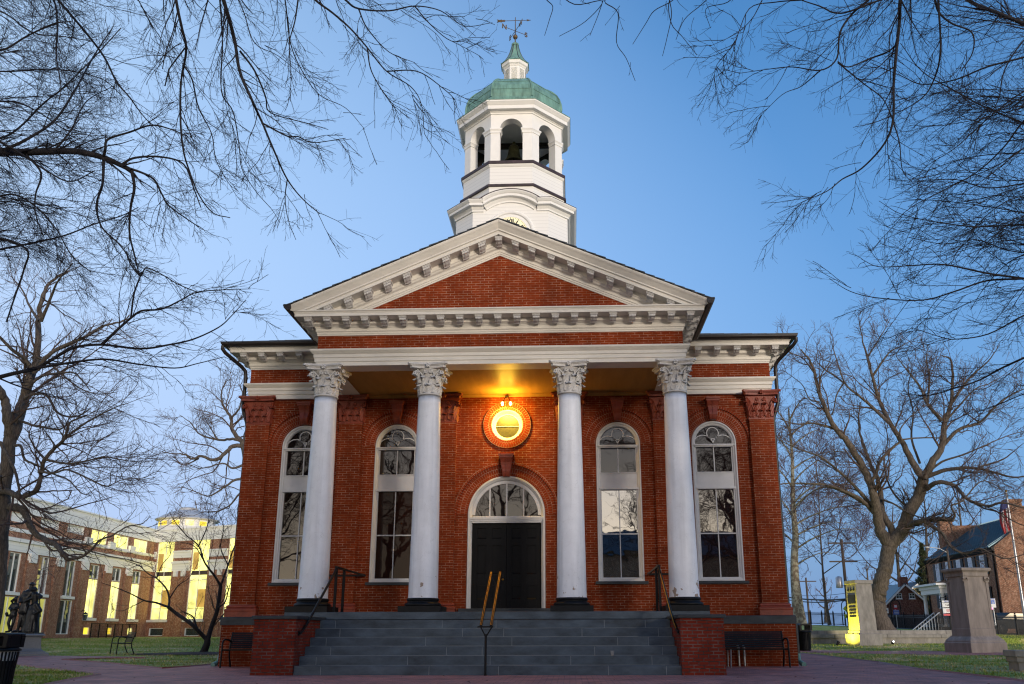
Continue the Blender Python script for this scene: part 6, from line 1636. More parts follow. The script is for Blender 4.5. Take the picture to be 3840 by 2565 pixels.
def tree(label, cat, limbs, levels, bark, twig, seed, loc=None, group=None, name='bare_tree', trunk_n=12, gnarl=0.0):
    """limbs: list of (3-D points, r0, r1); the first ones form the trunk; levels: parameters of each branch order"""
    r = np.random.default_rng(seed)
    base = np.array(limbs[0][0][0]) if loc is None else np.array(loc)
    t = thing(name, label, cat, tuple(base), 0, group)
    TV, TF, off = [], [], 0; LP, LR = [], []
    for li_, (pts, r0, r1) in enumerate(limbs):
        if li_ and len(pts) > 2 and math.dist(pts[0], pts[1]) > 2.5*math.dist(pts[1], pts[2]):
            a_, b_ = np.array(pts[0]), np.array(pts[1]); pts = [pts[0]]+[tuple(a_+(b_-a_)*q) for q in (.45, .8, .93, .98)]+list(pts[1:])
        S = spline(pts, 5); 
        if gnarl: S[1:-1] += r.normal(0, gnarl*r0, S[1:-1].shape)
        q = np.linspace(0, 1, len(S)); rr = r0+(r1-r0)*q**.8
        if li_ == 0: rr = rr*(1+.45*np.exp(-q*14))
        V, F = tubes(S[None], rr[None], trunk_n if r0 > .08 else 7); TV.append(V); TF.append(F+off); off += len(V)
        a, b, L_ = resample(S, rr, 14); LP.append(a); LR.append(b)
    np_mesh('trunk', np.concatenate(TV)-base, np.concatenate(TF), bark, t, True)
    P, Rr = np.array(LP), np.array(LR); VV, FF, off = [], [], 0
    if levels[0].get('skip'): P, Rr = P[levels[0]['skip']:], Rr[levels[0]['skip']:]
    allP, allR = P, Rr
    for k, lv in enumerate(levels):
        lv = {a: b for a, b in lv.items() if a != 'skip'}
        C, CR = children(P, Rr, r=r, **lv)
        V, F = tubes(C, CR, 5 if k == 0 else 3); VV.append(V); FF.append(F+off); off += len(V)
        if k == 0: P2, R2 = resample_many(C, CR, C.shape[1]); P, Rr = C, CR
        else: P, Rr = C, CR
    np_mesh('crown', np.concatenate(VV)-base, np.concatenate(FF), twig, t, False)
    return t, off
def resample_many(C, CR, K): return C, CR
def lp(f, pts, D0, D1=None, rz=0.0, seed=0):
    """limb points from traced photograph positions; the distance runs from D0 to D1 with a little waviness"""
    D1 = D0 if D1 is None else D1; n = len(pts); r = np.random.default_rng(int(abs(pts[0][0]*7+pts[-1][1]*3))+seed)
    return [tuple(at(*f(*p), D0+(D1-D0)*i/max(1, n-1)+(r.normal(0, .12) if 0 < i < n-1 else 0))) for i, p in enumerate(pts)]
c_l = lambda x, y: (x/1.2347, y/1.2347)              # sheets the limbs were traced on
c_r = lambda x, y: (2000+x/1.2348, y/1.2348)
c_7 = lambda x, y: (x/1.6505, 950+y/1.6505)
c_6 = lambda x, y: (2780+x/1.568, 1100+y/1.568)
c_4 = lambda x, y: (x/1.8122, 1700+y/1.8122)
c_5 = lambda x, y: (2900+x/1.9234, 1750+y/1.9234)
LV_OVER = [dict(dens=4.8, lmin=.5, lmax=1.6, ang=36, rf=.42, rmin=.0054, K=9, wig=.09, bias=(.10, 0, -.14), t0=.10, maxr=.016),
           dict(dens=7.0, lmin=.25, lmax=.85, ang=38, rf=.5, rmin=.0032, K=6, wig=.09, bias=(.05, 0, -.06), t0=.08),
           dict(dens=7.0, lmin=.08, lmax=.32, ang=42, rf=.6, rmin=.0023, K=4, wig=.10, bias=(0, 0, .03), t0=.12, pw=.2)]
# -- near tree on the left: its boughs hang into the frame
def mid(a, b, q): return tuple(np.array(a)*(1-q)+np.array(b)*q)
TB = (-12.6, -15.0, 0)
tr = [[(-12.6, -15.0, -.05), (-12.4, -15.1, 2.5), (-12.0, -14.8, 5.5), (-11.3, -14.6, 8.5), (-10.6, -14.3, 11.5)], .42, .20]
J1 = (-12.3, -14.95, 3.6); J2 = (-12.0, -14.8, 5.6); J3 = (-11.4, -14.6, 8.2); J4 = (-10.6, -14.3, 11.5)
big = lp(c_l, [(-160, 700), (0, 702), (110, 705), (250, 700), (360, 702), (480, 730), (560, 765), (610, 790)], 12.0, 12.6)
limbs = [tr,
 [[J2]+big, .11, .036],
 [[big[-1]]+lp(c_l, [(622, 870), (605, 960), (600, 1080), (625, 1190), (645, 1275)], 12.7, 13.4), .030, .010],
 [[big[5]]+lp(c_l, [(488, 690), (500, 645), (600, 612), (700, 580), (790, 598), (870, 632)], 12.4, 11.8), .028, .008],
 [[big[6]]+lp(c_l, [(620, 732), (740, 726), (850, 760), (900, 880), (930, 960)], 12.6, 11.6), .024, .008],
 [[big[6]]+lp(c_l, [(700, 820), (745, 890), (780, 950), (860, 1010), (920, 1050)], 12.6, 12.8), .022, .008],
 [[big[5]]+lp(c_l, [(475, 850), (448, 945), (470, 1050), (560, 1140), (642, 1270)], 12.5, 13.0), .026, .008],
 [[big[1]]+lp(c_l, [(115, 650), (250, 560), (340, 430), (440, 250), (520, 130)], 12.0, 13.8), .030, .010],
 [[big[2]]+lp(c_l, [(190, 800), (165, 900), (165, 990), (200, 1090)], 12.2, 12.0), .022, .007],
 [[big[3]]+lp(c_l, [(330, 600), (400, 470), (520, 400)], 12.3, 14.0), .020, .006],
 [[J2]+lp(c_l, [(-120, 640), (0, 640), (90, 590), (200, 480), (300, 400), (450, 250), (560, 130)], 13.6, 15.2), .04, .010],
 [[J2]+lp(c_l, [(-150, 560), (0, 655), (80, 700), (230, 800), (330, 840), (440, 790)], 11.6, 11.4), .035, .008],
 [[J1]+lp(c_l, [(-120, 1190), (0, 1155), (130, 1130), (300, 1090), (430, 1040), (560, 1000), (640, 960)], 13.0, 14.0), .035, .008],
 [[J1]+lp(c_l, [(-60, 1090), (120, 1150), (110, 1250), (70, 1370), (30, 1490)], 12.6, 12.6), .030, .012],
 [[J1]+lp(c_7, [(-90, 790), (0, 765), (120, 735), (230, 710), (400, 610), (470, 580), (630, 565), (870, 590), (1050, 565), (1200, 530), (1350, 460), (1430, 390), (1520, 290)], 12.4, 13.0), .055, .006],
 [lp(c_7, [(230, 710), (400, 682), (640, 655), (850, 685), (1080, 710), (1230, 680), (1390, 640)], 12.5, 13.6), .024, .006],
 [lp(c_7, [(630, 565), (720, 480), (810, 400), (880, 355), (1000, 345), (1120, 290), (1220, 240), (1400, 225), (1550, 220)], 12.6, 12.0), .026, .005],
 [lp(c_7, [(810, 400), (830, 250), (870, 140), (900, 90)], 12.6, 12.9), .016, .010],
 [lp(c_7, [(780, -10), (810, 70), (870, 140), (905, 90), (1000, 130), (1100, 190), (1220, 240)], 13.0, 12.6), .014, .008],
 [[J3]+lp(c_l, [(-60, 240), (30, 225), (120, 170), (250, 110), (330, 100)], 11.8, 11.4), .035, .010],
 [[J4]+lp(c_l, [(180, -120), (250, 0), (265, 120), (260, 250), (282, 400), (270, 480)], 12.0, 11.4), .035, .007],
 [[J4]+lp(c_l, [(200, -90), (270, 0), (380, 130), (480, 260), (540, 380), (600, 450), (650, 520), (720, 600)], 12.4, 12.6), .045, .007],
 [[J3]+lp(c_l, [(-120, 20), (20, 60), (150, 150), (300, 170), (420, 190)], 13.5, 14.6), .03, .008],
 [[J3]+lp(c_l, [(-100, 330), (60, 330), (200, 320), (340, 330), (480, 370), (560, 440)], 13.8, 14.6), .03, .008],
 [[J2]+lp(c_l, [(-80, 480), (60, 470), (180, 520), (300, 600), (380, 620)], 13.0, 13.4), .028, .008],
 [[J2]+lp(c_l, [(-60, 930), (60, 900), (170, 960), (260, 1060), (330, 1180), (420, 1260)], 12.8, 13.2), .028, .008]]
rx = np.random.default_rng(77)
for k in range(26):
    y0 = rx.uniform(-250, 1250); y1 = y0+rx.uniform(-160, 330); x1 = rx.uniform(260, 620)*(1 if y0 < 900 else .8); bow = rx.uniform(-90, 60); D0 = rx.uniform(11.5, 16)
    J = J4 if y0 < 0 else J3 if y0 < 350 else J2 if y0 < 800 else J1
    limbs.append([[J]+lp(c_l, [(-170, y0), (0, y0+.25*(y1-y0)+bow*.6), (x1*.35, y0+.5*(y1-y0)+bow), (x1*.7, y0+.75*(y1-y0)+bow*.8), (x1, y1)], D0, D0+rx.uniform(-.5, 1.8)), rx.uniform(.014, .026), .004])
tree('large dark bare tree at the far left whose boughs arch over the lawn', 'tree', limbs, [dict(LV_OVER[0], skip=1)]+LV_OVER[1:], 'bark_dark', 'twig_dark', 21, loc=tuple(tr[0][0]))
# -- second near tree: boughs hang down from above the frame, left of the tower
tr = [[(-5.6, -25.5, 0), (-5.5, -25.3, 4), (-5.0, -24.4, 8.5), (-4.2, -22.5, 11.5), (-3.6, -20.5, 12.8)], .45, .20]
T0, T1 = tr[0][3], tr[0][4]
limbs = [tr,
 [[T1]+lp(c_l, [(980, -160), (1035, 0), (1085, 180), (1110, 330), (1165, 460), (1215, 570), (1270, 700), (1330, 830), (1400, 920), (1480, 990)], 10.5, 12.0), .055, .006],
 [lp(c_l, [(1215, 570), (1330, 630), (1380, 632), (1450, 660), (1600, 640)], 11.5, 11.0), .015, .005],
 [lp(c_l, [(1110, 235), (1180, 330), (1230, 450), (1240, 510), (1300, 540), (1420, 570), (1520, 600)], 11.0, 12.4), .017, .005],
 [lp(c_l, [(1330, 830), (1320, 920), (1335, 1020), (1370, 1110)], 11.8, 12.0), .010, .004],
 [[T1]+lp(c_l, [(800, -140), (815, 0), (840, 120), (862, 230), (838, 380), (836, 560), (850, 700), (880, 800), (920, 900), (985, 985), (1065, 1008)], 11.0, 12.0), .038, .007],
 [lp(c_l, [(862, 215), (790, 310), (775, 350), (764, 398)], 11.2, 11.4), .012, .010],
 [lp(c_l, [(820, 60), (800, 150), (768, 240), (752, 320)], 11.1, 11.3), .010, .007],
 [lp(c_l, [(838, 540), (862, 580), (882, 625), (884, 670)], 11.6, 11.8), .010, .006],
 [lp(c_l, [(850, 300), (890, 370), (920, 500), (980, 620), (1000, 740), (1060, 850), (1100, 880)], 11.4, 12.6), .014, .004],
 [[T1]+lp(c_l, [(1000, -120), (1018, 0), (1030, 200), (1025, 420), (1080, 520), (1108, 680), (1120, 780), (1180, 880), (1250, 960)], 11.4, 12.6), .024, .005],
 [[T1]+lp(c_l, [(1290, -120), (1320, 0), (1345, 200), (1400, 330), (1480, 440), (1600, 500), (1690, 600)], 11.0, 12.4), .022, .004],
 [lp(c_l, [(1380, 0), (1365, 100), (1340, 200), (1347, 330), (1345, 470)], 11.4, 11.6), .014, .004],
 [[T1]+lp(c_l, [(1380, -90), (1460, 0), (1540, 60), (1620, 130), (1700, 220), (1790, 330), (1900, 400), (1950, 480), (1965, 620)], 10.6, 11.6), .034, .004],
 [lp(c_l, [(1700, 220), (1720, 330), (1790, 450), (1850, 530)], 11.0, 11.4), .012, .004],
 [lp(c_l, [(1790, 330), (1930, 330), (2040, 400), (2110, 470), (2100, 530)], 11.2, 11.4), .011, .004],
 [[T0]+lp(c_l, [(1500, -90), (1600, 0), (1660, 40), (1800, 50), (1920, 28), (2040, 50), (2150, 120), (2280, 105)], 10.0, 10.8), .030, .004],
 [lp(c_l, [(1920, 28), (1990, 110), (2090, 190), (2180, 180)], 10.6, 10.8), .010, .004],
 [lp(c_l, [(1660, 40), (1700, 130), (1800, 240), (1920, 290)], 10.4, 10.8), .012, .004],
 [[T1]+lp(c_l, [(1080, -60), (1130, 60), (1180, 200), (1290, 260), (1440, 380), (1560, 440)], 12.0, 13.4), .018, .004],
 [[T0]+lp(c_l, [(560, -120), (640, 0), (700, 110), (760, 220), (720, 340)], 12.0, 12.6), .020, .005]]
LV2 = [dict(LV_OVER[0], dens=4.2, lmin=.4, lmax=1.45, skip=1, bias=(.12, 0, -.20)), dict(LV_OVER[1], lmin=.2, lmax=.75), dict(LV_OVER[2], lmin=.07, lmax=.24)]
tree('tall bare tree behind the viewer whose dark twigs hang down left of the tower', 'tree', limbs, LV2, 'bark_dark', 'twig_dark', 22, loc=tuple(tr[0][0]))
# -- near tree on the right
tr = [[(14.6, -15.4, 0), (14.4, -15.3, 3), (13.8, -15.1, 6.5), (13.0, -14.9, 9.5), (12.0, -15.0, 12.5)], .42, .18]
Q1, Q2, Q3, Q4 = (14.3, -15.25, 4.2), (13.8, -15.1, 6.5), (13.0, -14.9, 9.5), (12.0, -15.0, 12.5)
limbs = [tr,
 [[Q4]+lp(c_r, [(1740, -200), (1700, 0), (1695, 100), (1680, 250), (1668, 400), (1665, 560), (1622, 670), (1520, 780), (1430, 830), (1360, 885), (1245, 935)], 10.6, 12.0), .050, .005],
 [lp(c_r, [(1665, 560), (1695, 660), (1710, 790), (1760, 850)], 11.4, 11.8), .012, .004],
 [lp(c_r, [(1690, 200), (1640, 240), (1560, 270), (1460, 310), (1410, 285)], 11.0, 11.2), .015, .008],
 [lp(c_r, [(1410, 290), (1520, 380), (1620, 460), (1665, 560)], 11.2, 11.5), .011, .007],
 [[Q4]+lp(c_r, [(1640, -120), (1550, 0), (1480, 60), (1420, 150), (1405, 270), (1330, 325), (1200, 310), (1090, 320), (950, 340)], 10.6, 11.4), .036, .004],
 [lp(c_r, [(1330, 325), (1240, 400), (1150, 440), (1030, 560)], 11.2, 11.8), .010, .003],
 [[Q4]+lp(c_r, [(1850, -100), (1500, 40), (1400, 60), (1330, 30), (1240, 0), (1180, -30)], 10.2, 10.4), .026, .006],
 [lp(c_r, [(1240, 0), (1120, 10), (1000, 40), (930, 200), (850, 300), (835, 400)], 10.2, 10.8), .010, .003],
 [lp(c_r, [(1060, 0), (1010, 90), (930, 160), (815, 215)], 10.6, 10.8), .008, .003],
 [[Q4]+lp(c_r, [(1830, -120), (1860, 0), (1880, 60), (1940, 110), (2030, 150), (2035, 240), (1980, 330)], 11.0, 11.6), .034, .008],
 [lp(c_r, [(1875, 0), (1885, 240), (1850, 380), (1780, 470), (1600, 560), (1480, 590)], 11.2, 12.0), .018, .004],
 [[Q3]+lp(c_r, [(2420, 170), (2272, 110), (2150, 60), (2050, 20), (1980, -20)], 9.6, 10.2), .05, .020],
 [[Q3]+lp(c_r, [(2420, 220), (2272, 265), (2100, 310), (1950, 370), (1800, 390), (1700, 350), (1560, 290)], 11.0, 12.4), .032, .005],
 [[Q3]+lp(c_r, [(2400, 620), (2272, 570), (2100, 500), (1950, 420), (1800, 330), (1700, 200)], 12.0, 13.0), .030, .006],
 [[Q2]+lp(c_r, [(2400, 480), (2272, 560), (2180, 680), (2050, 800), (1900, 880), (1750, 960), (1660, 1040)], 11.4, 12.6), .030, .004],
 [[Q2]+lp(c_r, [(2400, 830), (2272, 850), (2100, 870), (1950, 830), (1800, 840), (1640, 830)], 12.0, 12.8), .028, .004],
 [[Q2]+lp(c_r, [(2400, 1050), (2272, 1040), (2050, 1050), (1850, 1025), (1700, 990), (1600, 930)], 12.0, 12.8), .028, .004],
 [[Q2]+lp(c_r, [(2400, 1270), (2272, 1290), (2100, 1300), (1950, 1350), (1800, 1390), (1600, 1380), (1470, 1350), (1370, 1290)], 11.6, 12.4), .032, .004],
 [lp(c_r, [(2272, 1290), (2100, 1265), (1900, 1225), (1750, 1230), (1600, 1235), (1520, 1200)], 11.8, 12.2), .018, .004],
 [[Q1]+lp(c_6, [(1800, 320), (1662, 380), (1530, 440), (1400, 510), (1250, 560), (1100, 600), (950, 590)], 12.0, 12.8), .032, .006],
 [[Q1]+lp(c_6, [(1800, 90), (1662, 130), (1450, 240), (1250, 270), (1150, 250), (1000, 200)], 12.2, 13.0), .026, .005],
 [[Q3]+lp(c_r, [(2400, 60), (2260, 200), (2180, 330), (2150, 470), (2060, 600)], 11.6, 12.0), .028, .006],
 [[Q3]+lp(c_r, [(2420, 380), (2260, 430), (2080, 570), (1960, 680), (1850, 750)], 11.0, 11.8), .026, .005],
 [[Q1]+lp(c_6, [(1800, 560), (1640, 600), (1500, 660), (1380, 700)], 12.6, 13.2), .020, .005],
 [[Q1]+lp(c_r, [(2400, 1180), (2200, 1160), (2050, 1110), (1900, 1130), (1740, 1100)], 12.6, 13.2), .022, .005]]
LV3 = [dict(LV_OVER[0], skip=1, bias=(-.08, 0, -.05), dens=4.0), dict(LV_OVER[1], bias=(-.06, 0, -.06)), LV_OVER[2]]
for k in range(26):
    y0 = rx.uniform(-250, 1450); y1 = y0+rx.uniform(-120, 300); x1 = 2272-rx.uniform(250, 560)*(1 if y0 < 1100 else .9); bow = rx.uniform(-70, 70); D0 = rx.uniform(11, 14)
    J = Q4 if y0 < 0 else Q3 if y0 < 500 else Q2 if y0 < 1000 else Q1
    limbs.append([[J]+lp(c_r, [(2420, y0), (2272, y0+.2*(y1-y0)+bow*.6), (2272-(2272-x1)*.4, y0+.45*(y1-y0)+bow), (2272-(2272-x1)*.75, y0+.75*(y1-y0)+bow*.7), (x1, y1)], D0, D0+rx.uniform(0, 1.5)), rx.uniform(.014, .026), .004])
tree('large dark bare tree at the far right whose boughs droop over the lawn', 'tree', limbs, LV3, 'bark_dark', 'twig_dark', 23, loc=tuple(tr[0][0]))
# a few long single twigs hanging at the top between the trees
limbs = [[[(8.6, -27.5, 0), (8.4, -27.2, 4), (7.6, -26, 8.5), (6.6, -24.0, 11)], .36, .14]]
W0 = limbs[0][0][-1]
for pts in ([(120, -60), (60, -10), (90, 30), (75, 90), (52, 165)], [(100, -60), (190, 20), (320, 5), (240, 100), (120, 168)], [(400, -60), (330, 5), (392, 60), (385, 195), (430, 270), (472, 375)], [(700, -60), (640, 5), (560, 50), (520, 110), (460, 205)], [(700, -60), (630, 5), (640, 110), (690, 170), (757, 255)], [(620, -60), (640, 60), (620, 170), (598, 260)], [(330, -20), (300, 70), (262, 165)], [(860, -60), (780, 20), (700, 90), (660, 185)], [(960, -60), (900, 10), (800, 40), (820, 130)]):
    limbs.append([[W0]+lp(c_r, pts, 9.4, 9.8) if pts[0][1] < -50 else lp(c_r, pts, 9.6), .014 if pts[0][1] < -50 else .006, .0035])
tree('bare tree behind the viewer whose long thin twigs dangle right of the tower', 'tree', limbs,
     [dict(dens=2.0, lmin=.2, lmax=.55, ang=38, rf=.6, rmin=.0032, K=5, wig=.12, bias=(0, 0, -.2), skip=1), dict(dens=3.5, lmin=.05, lmax=.14, ang=45, rf=.7, rmin=.0024, K=3, wig=.1, bias=(0, 0, 0), t0=.1)], 'bark_dark', 'twig_dark', 24)
# -- big tree with brown trunk at the left edge
D3 = 31.0
tk = [at(*c_4(-60, 1250), D3), at(*c_4(-20, 900), D3), at(*c_4(12, 560), D3), at(*c_7(25, 1430), D3), at(*c_7(48, 1290), D3), at(*c_7(65, 1140), D3)]
tk = [tuple(p) for p in tk]; tk[0] = (tk[0][0], tk[0][1], gz(tk[0][0], tk[0][1])-.1)
f3 = lambda pts, a, b=None, s=c_7: lp(s, pts, D3+a, D3+(a if b is None else b))
limbs = [[tk, .26, .23],
 [f3([(65, 1140), (110, 1010), (150, 900), (185, 780), (215, 700), (232, 560), (240, 400), (255, 300), (300, 190), (420, 110)], 0, 1.5), .26, .04],
 [f3([(65, 1140), (45, 1010), (35, 930), (5, 860), (-60, 780)], 0, -1), .20, .12],
 [f3([(215, 740), (150, 650), (80, 600), (0, 520), (-60, 460)], 0, -2), .09, .04],
 [f3([(230, 720), (300, 630), (400, 570), (520, 520), (640, 450), (760, 420), (800, 380)], 0, -1), .10, .02],
 [f3([(240, 420), (180, 320), (140, 230), (90, 170)], 0, 2), .06, .02], [f3([(255, 420), (320, 260), (360, 170), (450, 60)], 0, -2), .07, .02],
 [f3([(150, 900), (210, 870), (290, 880), (350, 980), (420, 1010), (500, 1000), (560, 960)], 0, -2), .07, .02],
 [f3([(110, 1030), (190, 1060), (290, 1080), (370, 1090), (440, 1040), (540, 1000)], 0, -2.5), .06, .02],
 [f3([(-120, 1460), (0, 1470), (60, 1480), (120, 1505), (185, 1490), (235, 1455), (258, 1360), (278, 1275), (345, 1200), (400, 1145), (430, 1050)], -.4, -2), .13, .05],
 [f3([(400, 1145), (500, 1070), (600, 1010), (720, 950), (780, 930)], -2, -3), .05, .012], [f3([(278, 1275), (400, 1300), (520, 1290), (640, 1260), (760, 1280), (860, 1290)], -1.5, -3), .05, .012],
 [f3([(278, 1275), (230, 1220), (180, 1130), (200, 1060)], -1.5, -1), .05, .015], [f3([(345, 1200), (300, 1130), (240, 1050)], -1.7, -1), .04, .014],
 [f3([(90, 1190), (130, 1195), (150, 1270), (200, 1300), (270, 1330), (340, 1370), (420, 1400), (500, 1480), (560, 1500)], -.2, -2), .06, .015],
 [f3([(0, 1170), (50, 1260), (90, 1340), (110, 1420), (125, 1500)], -.6, -1), .07, .04],
 [f3([(70, 365), (110, 368), (150, 380), (180, 430), (205, 490), (260, 560), (330, 600), (385, 625), (430, 690), (470, 722)], -.2, -2, c_4), .15, .07],
 [f3([(470, 722), (560, 700), (620, 655), (680, 590), (760, 560), (860, 500), (960, 480), (1020, 430)], -2, -3, c_4), .06, .012],
 [f3([(205, 490), (300, 600), (360, 660), (520, 640), (700, 690), (860, 720), (960, 750)], -1, -2.5, c_4), .05, .010],
 [f3([(240, 1350), (330, 1360), (420, 1340), (560, 1400), (660, 1440), (760, 1400), (900, 1390)], -1.5, -3), .05, .010],
 [f3([(170, 830), (260, 760), (380, 740), (460, 740), (520, 800), (560, 850)], 0, -2), .06, .015],
 [f3([(225, 640), (330, 700), (470, 820), (600, 870), (720, 860)], 0, 2), .05, .012]]
LVM = [dict(dens=2.8, lmin=1.0, lmax=3.2, ang=42, rf=.42, rmin=.013, K=9, wig=.16, bias=(.05, 0, .05), t0=.12, maxr=.05),
       dict(dens=3.4, lmin=.5, lmax=1.5, ang=40, rf=.5, rmin=.007, K=6, wig=.12, bias=(.03, 0, .03), t0=.1),
       dict(dens=4.2, lmin=.2, lmax=.7, ang=44, rf=.6, rmin=.0048, K=4, wig=.16, bias=(0, 0, .08), t0=.12, pw=.2)]
tree('bare tree with thick brown trunk at the left edge behind the statue', 'tree', limbs, [dict(LVM[0], skip=1)]+LVM[1:], 'bark_brown', 'twig_brown', 25, gnarl=.08)
# -- small many-stemmed tree on the left lawn
D4 = 30.5; b4 = gpos(765, 34.5); z4 = gz(*b4)
D4 = b4[1]-CAM[1]
f4 = lambda pts, a=0, b=None: lp(c_4, pts, D4+a, D4+(a if b is None else b))
limbs = [[[(b4[0], b4[1], z4-.05)]+f4([(1405, 1300), (1410, 1265)]), .15, .12],
 [f4([(1410, 1270), (1370, 1230), (1300, 1160), (1200, 1090), (1145, 1045)], 0, -.5), .085, .065], [f4([(1145, 1045), (1060, 1015), (980, 1000), (880, 950), (780, 910), (690, 880)], -.5, -1.2), .05, .010],
 [f4([(1145, 1045), (1150, 990), (1130, 920), (1065, 850), (1010, 820), (940, 760), (850, 730)], -.5, .5), .05, .012], [f4([(1150, 990), (1210, 900), (1280, 850), (1340, 760)], -.5, -1), .03, .008],
 [f4([(1410, 1270), (1440, 1170), (1478, 1060), (1500, 900)], 0, .3), .10, .075], [f4([(1500, 900), (1455, 830), (1390, 740), (1350, 630), (1270, 560), (1200, 480), (1150, 400)], .3, -.5), .055, .010],
 [f4([(1500, 900), (1550, 760), (1590, 640), (1640, 520)], .3, 1), .05, .012], [f4([(1350, 630), (1400, 520), (1420, 430), (1400, 330)], 0, 1), .03, .008], [f4([(1390, 740), (1330, 640), (1260, 610), (1180, 600)], 0, -1), .025, .008],
 [f4([(1478, 1050), (1530, 1010), (1560, 900), (1600, 820)], .2, -.5), .04, .010], [f4([(1400, 1270), (1340, 1190), (1310, 1110), (1230, 1070)], 0, .5), .06, .02], [f4([(980, 1000), (900, 1040), (830, 1070), (760, 1060)], -1, -1.2), .02, .006],
 [f4([(1550, 760), (1500, 640), (1520, 500), (1480, 400)], .5, 0), .03, .008], [f4([(1065, 850), (1100, 760), (1160, 680), (1150, 600)], 0, 1), .025, .008]]
LV4 = [dict(dens=3.2, lmin=.6, lmax=1.8, ang=40, rf=.42, rmin=.009, K=8, wig=.15, bias=(0, 0, .12), t0=.12, maxr=.03),
       dict(dens=3.8, lmin=.3, lmax=.9, ang=42, rf=.5, rmin=.0055, K=6, wig=.15, bias=(0, 0, .08), t0=.1),
       dict(dens=4.0, lmin=.12, lmax=.4, ang=44, rf=.6, rmin=.004, K=4, wig=.16, bias=(0, 0, .1), t0=.12, pw=.2)]
tree('small many stemmed bare tree in mulch on the left lawn', 'tree', limbs, [dict(LV4[0], skip=3)]+LV4[1:], 'bark_dark', 'twig_brown', 26, loc=(b4[0], b4[1], z4))
# -- tree behind the left corner of the courthouse
D5 = 46
f5 = lambda pts, a=0, b=None: lp(c_7, pts, D5+a, D5+(a if b is None else b))
bx = at(*c_7(1600, 2300), D5); gx = gz(bx[0]+1.0, bx[1])
limbs = [[[(bx[0]+.6, bx[1], gx)]+f5([(1560, 1800), (1545, 1500), (1530, 1300), (1512, 1170)]), .42, .24],
 [f5([(1512, 1190), (1440, 1195), (1380, 1250), (1320, 1280), (1250, 1255), (1190, 1272), (1140, 1245), (1080, 1240), (1000, 1230)], 0, -2), .14, .02], [f5([(1515, 1180), (1440, 1100), (1430, 1020), (1380, 940), (1370, 870), (1400, 780)], 0, 1), .14, .02],
 [f5([(1512, 1165), (1440, 1150), (1350, 1155), (1240, 1120), (1180, 1050), (1110, 1000)], 0, 2), .10, .015], [f5([(1350, 1155), (1290, 1060), (1250, 980)], 1, 2), .05, .012], [f5([(1430, 1020), (1480, 960), (1500, 860), (1470, 800)], 1, 0), .07, .015],
 [f5([(1530, 1300), (1440, 1330), (1380, 1300), (1250, 1330), (1150, 1300)], 0, -2), .08, .015], [f5([(1535, 1400), (1460, 1400), (1400, 1440), (1300, 1500), (1220, 1480), (1120, 1440)], 0, -1), .09, .015],
 [f5([(1540, 1450), (1480, 1490), (1420, 1560), (1330, 1600), (1200, 1600)], 0, 1), .08, .015], [f5([(1512, 1170), (1560, 1000), (1600, 850), (1620, 760)], 0, 1), .14, .03], [f5([(1230, 1270), (1140, 1310), (1080, 1280)], -1, -1), .05, .012]]
LV5 = [dict(dens=2.6, lmin=1.0, lmax=3.0, ang=45, rf=.42, rmin=.016, K=9, wig=.2, bias=(0, 0, .06), t0=.1, maxr=.05),
       dict(dens=3.4, lmin=.5, lmax=1.5, ang=45, rf=.5, rmin=.0095, K=6, wig=.16, bias=(0, 0, .05), t0=.1),
       dict(dens=4, lmin=.25, lmax=.75, ang=45, rf=.6, rmin=.007, K=4, wig=.2, bias=(0, 0, .08), t0=.12, pw=.2)]
tree('bare tree with crooked boughs behind the left corner of the courthouse', 'tree', limbs, [dict(LV5[0], skip=1)]+LV5[1:], 'bark_brown', 'twig_brown', 27, gnarl=.1)
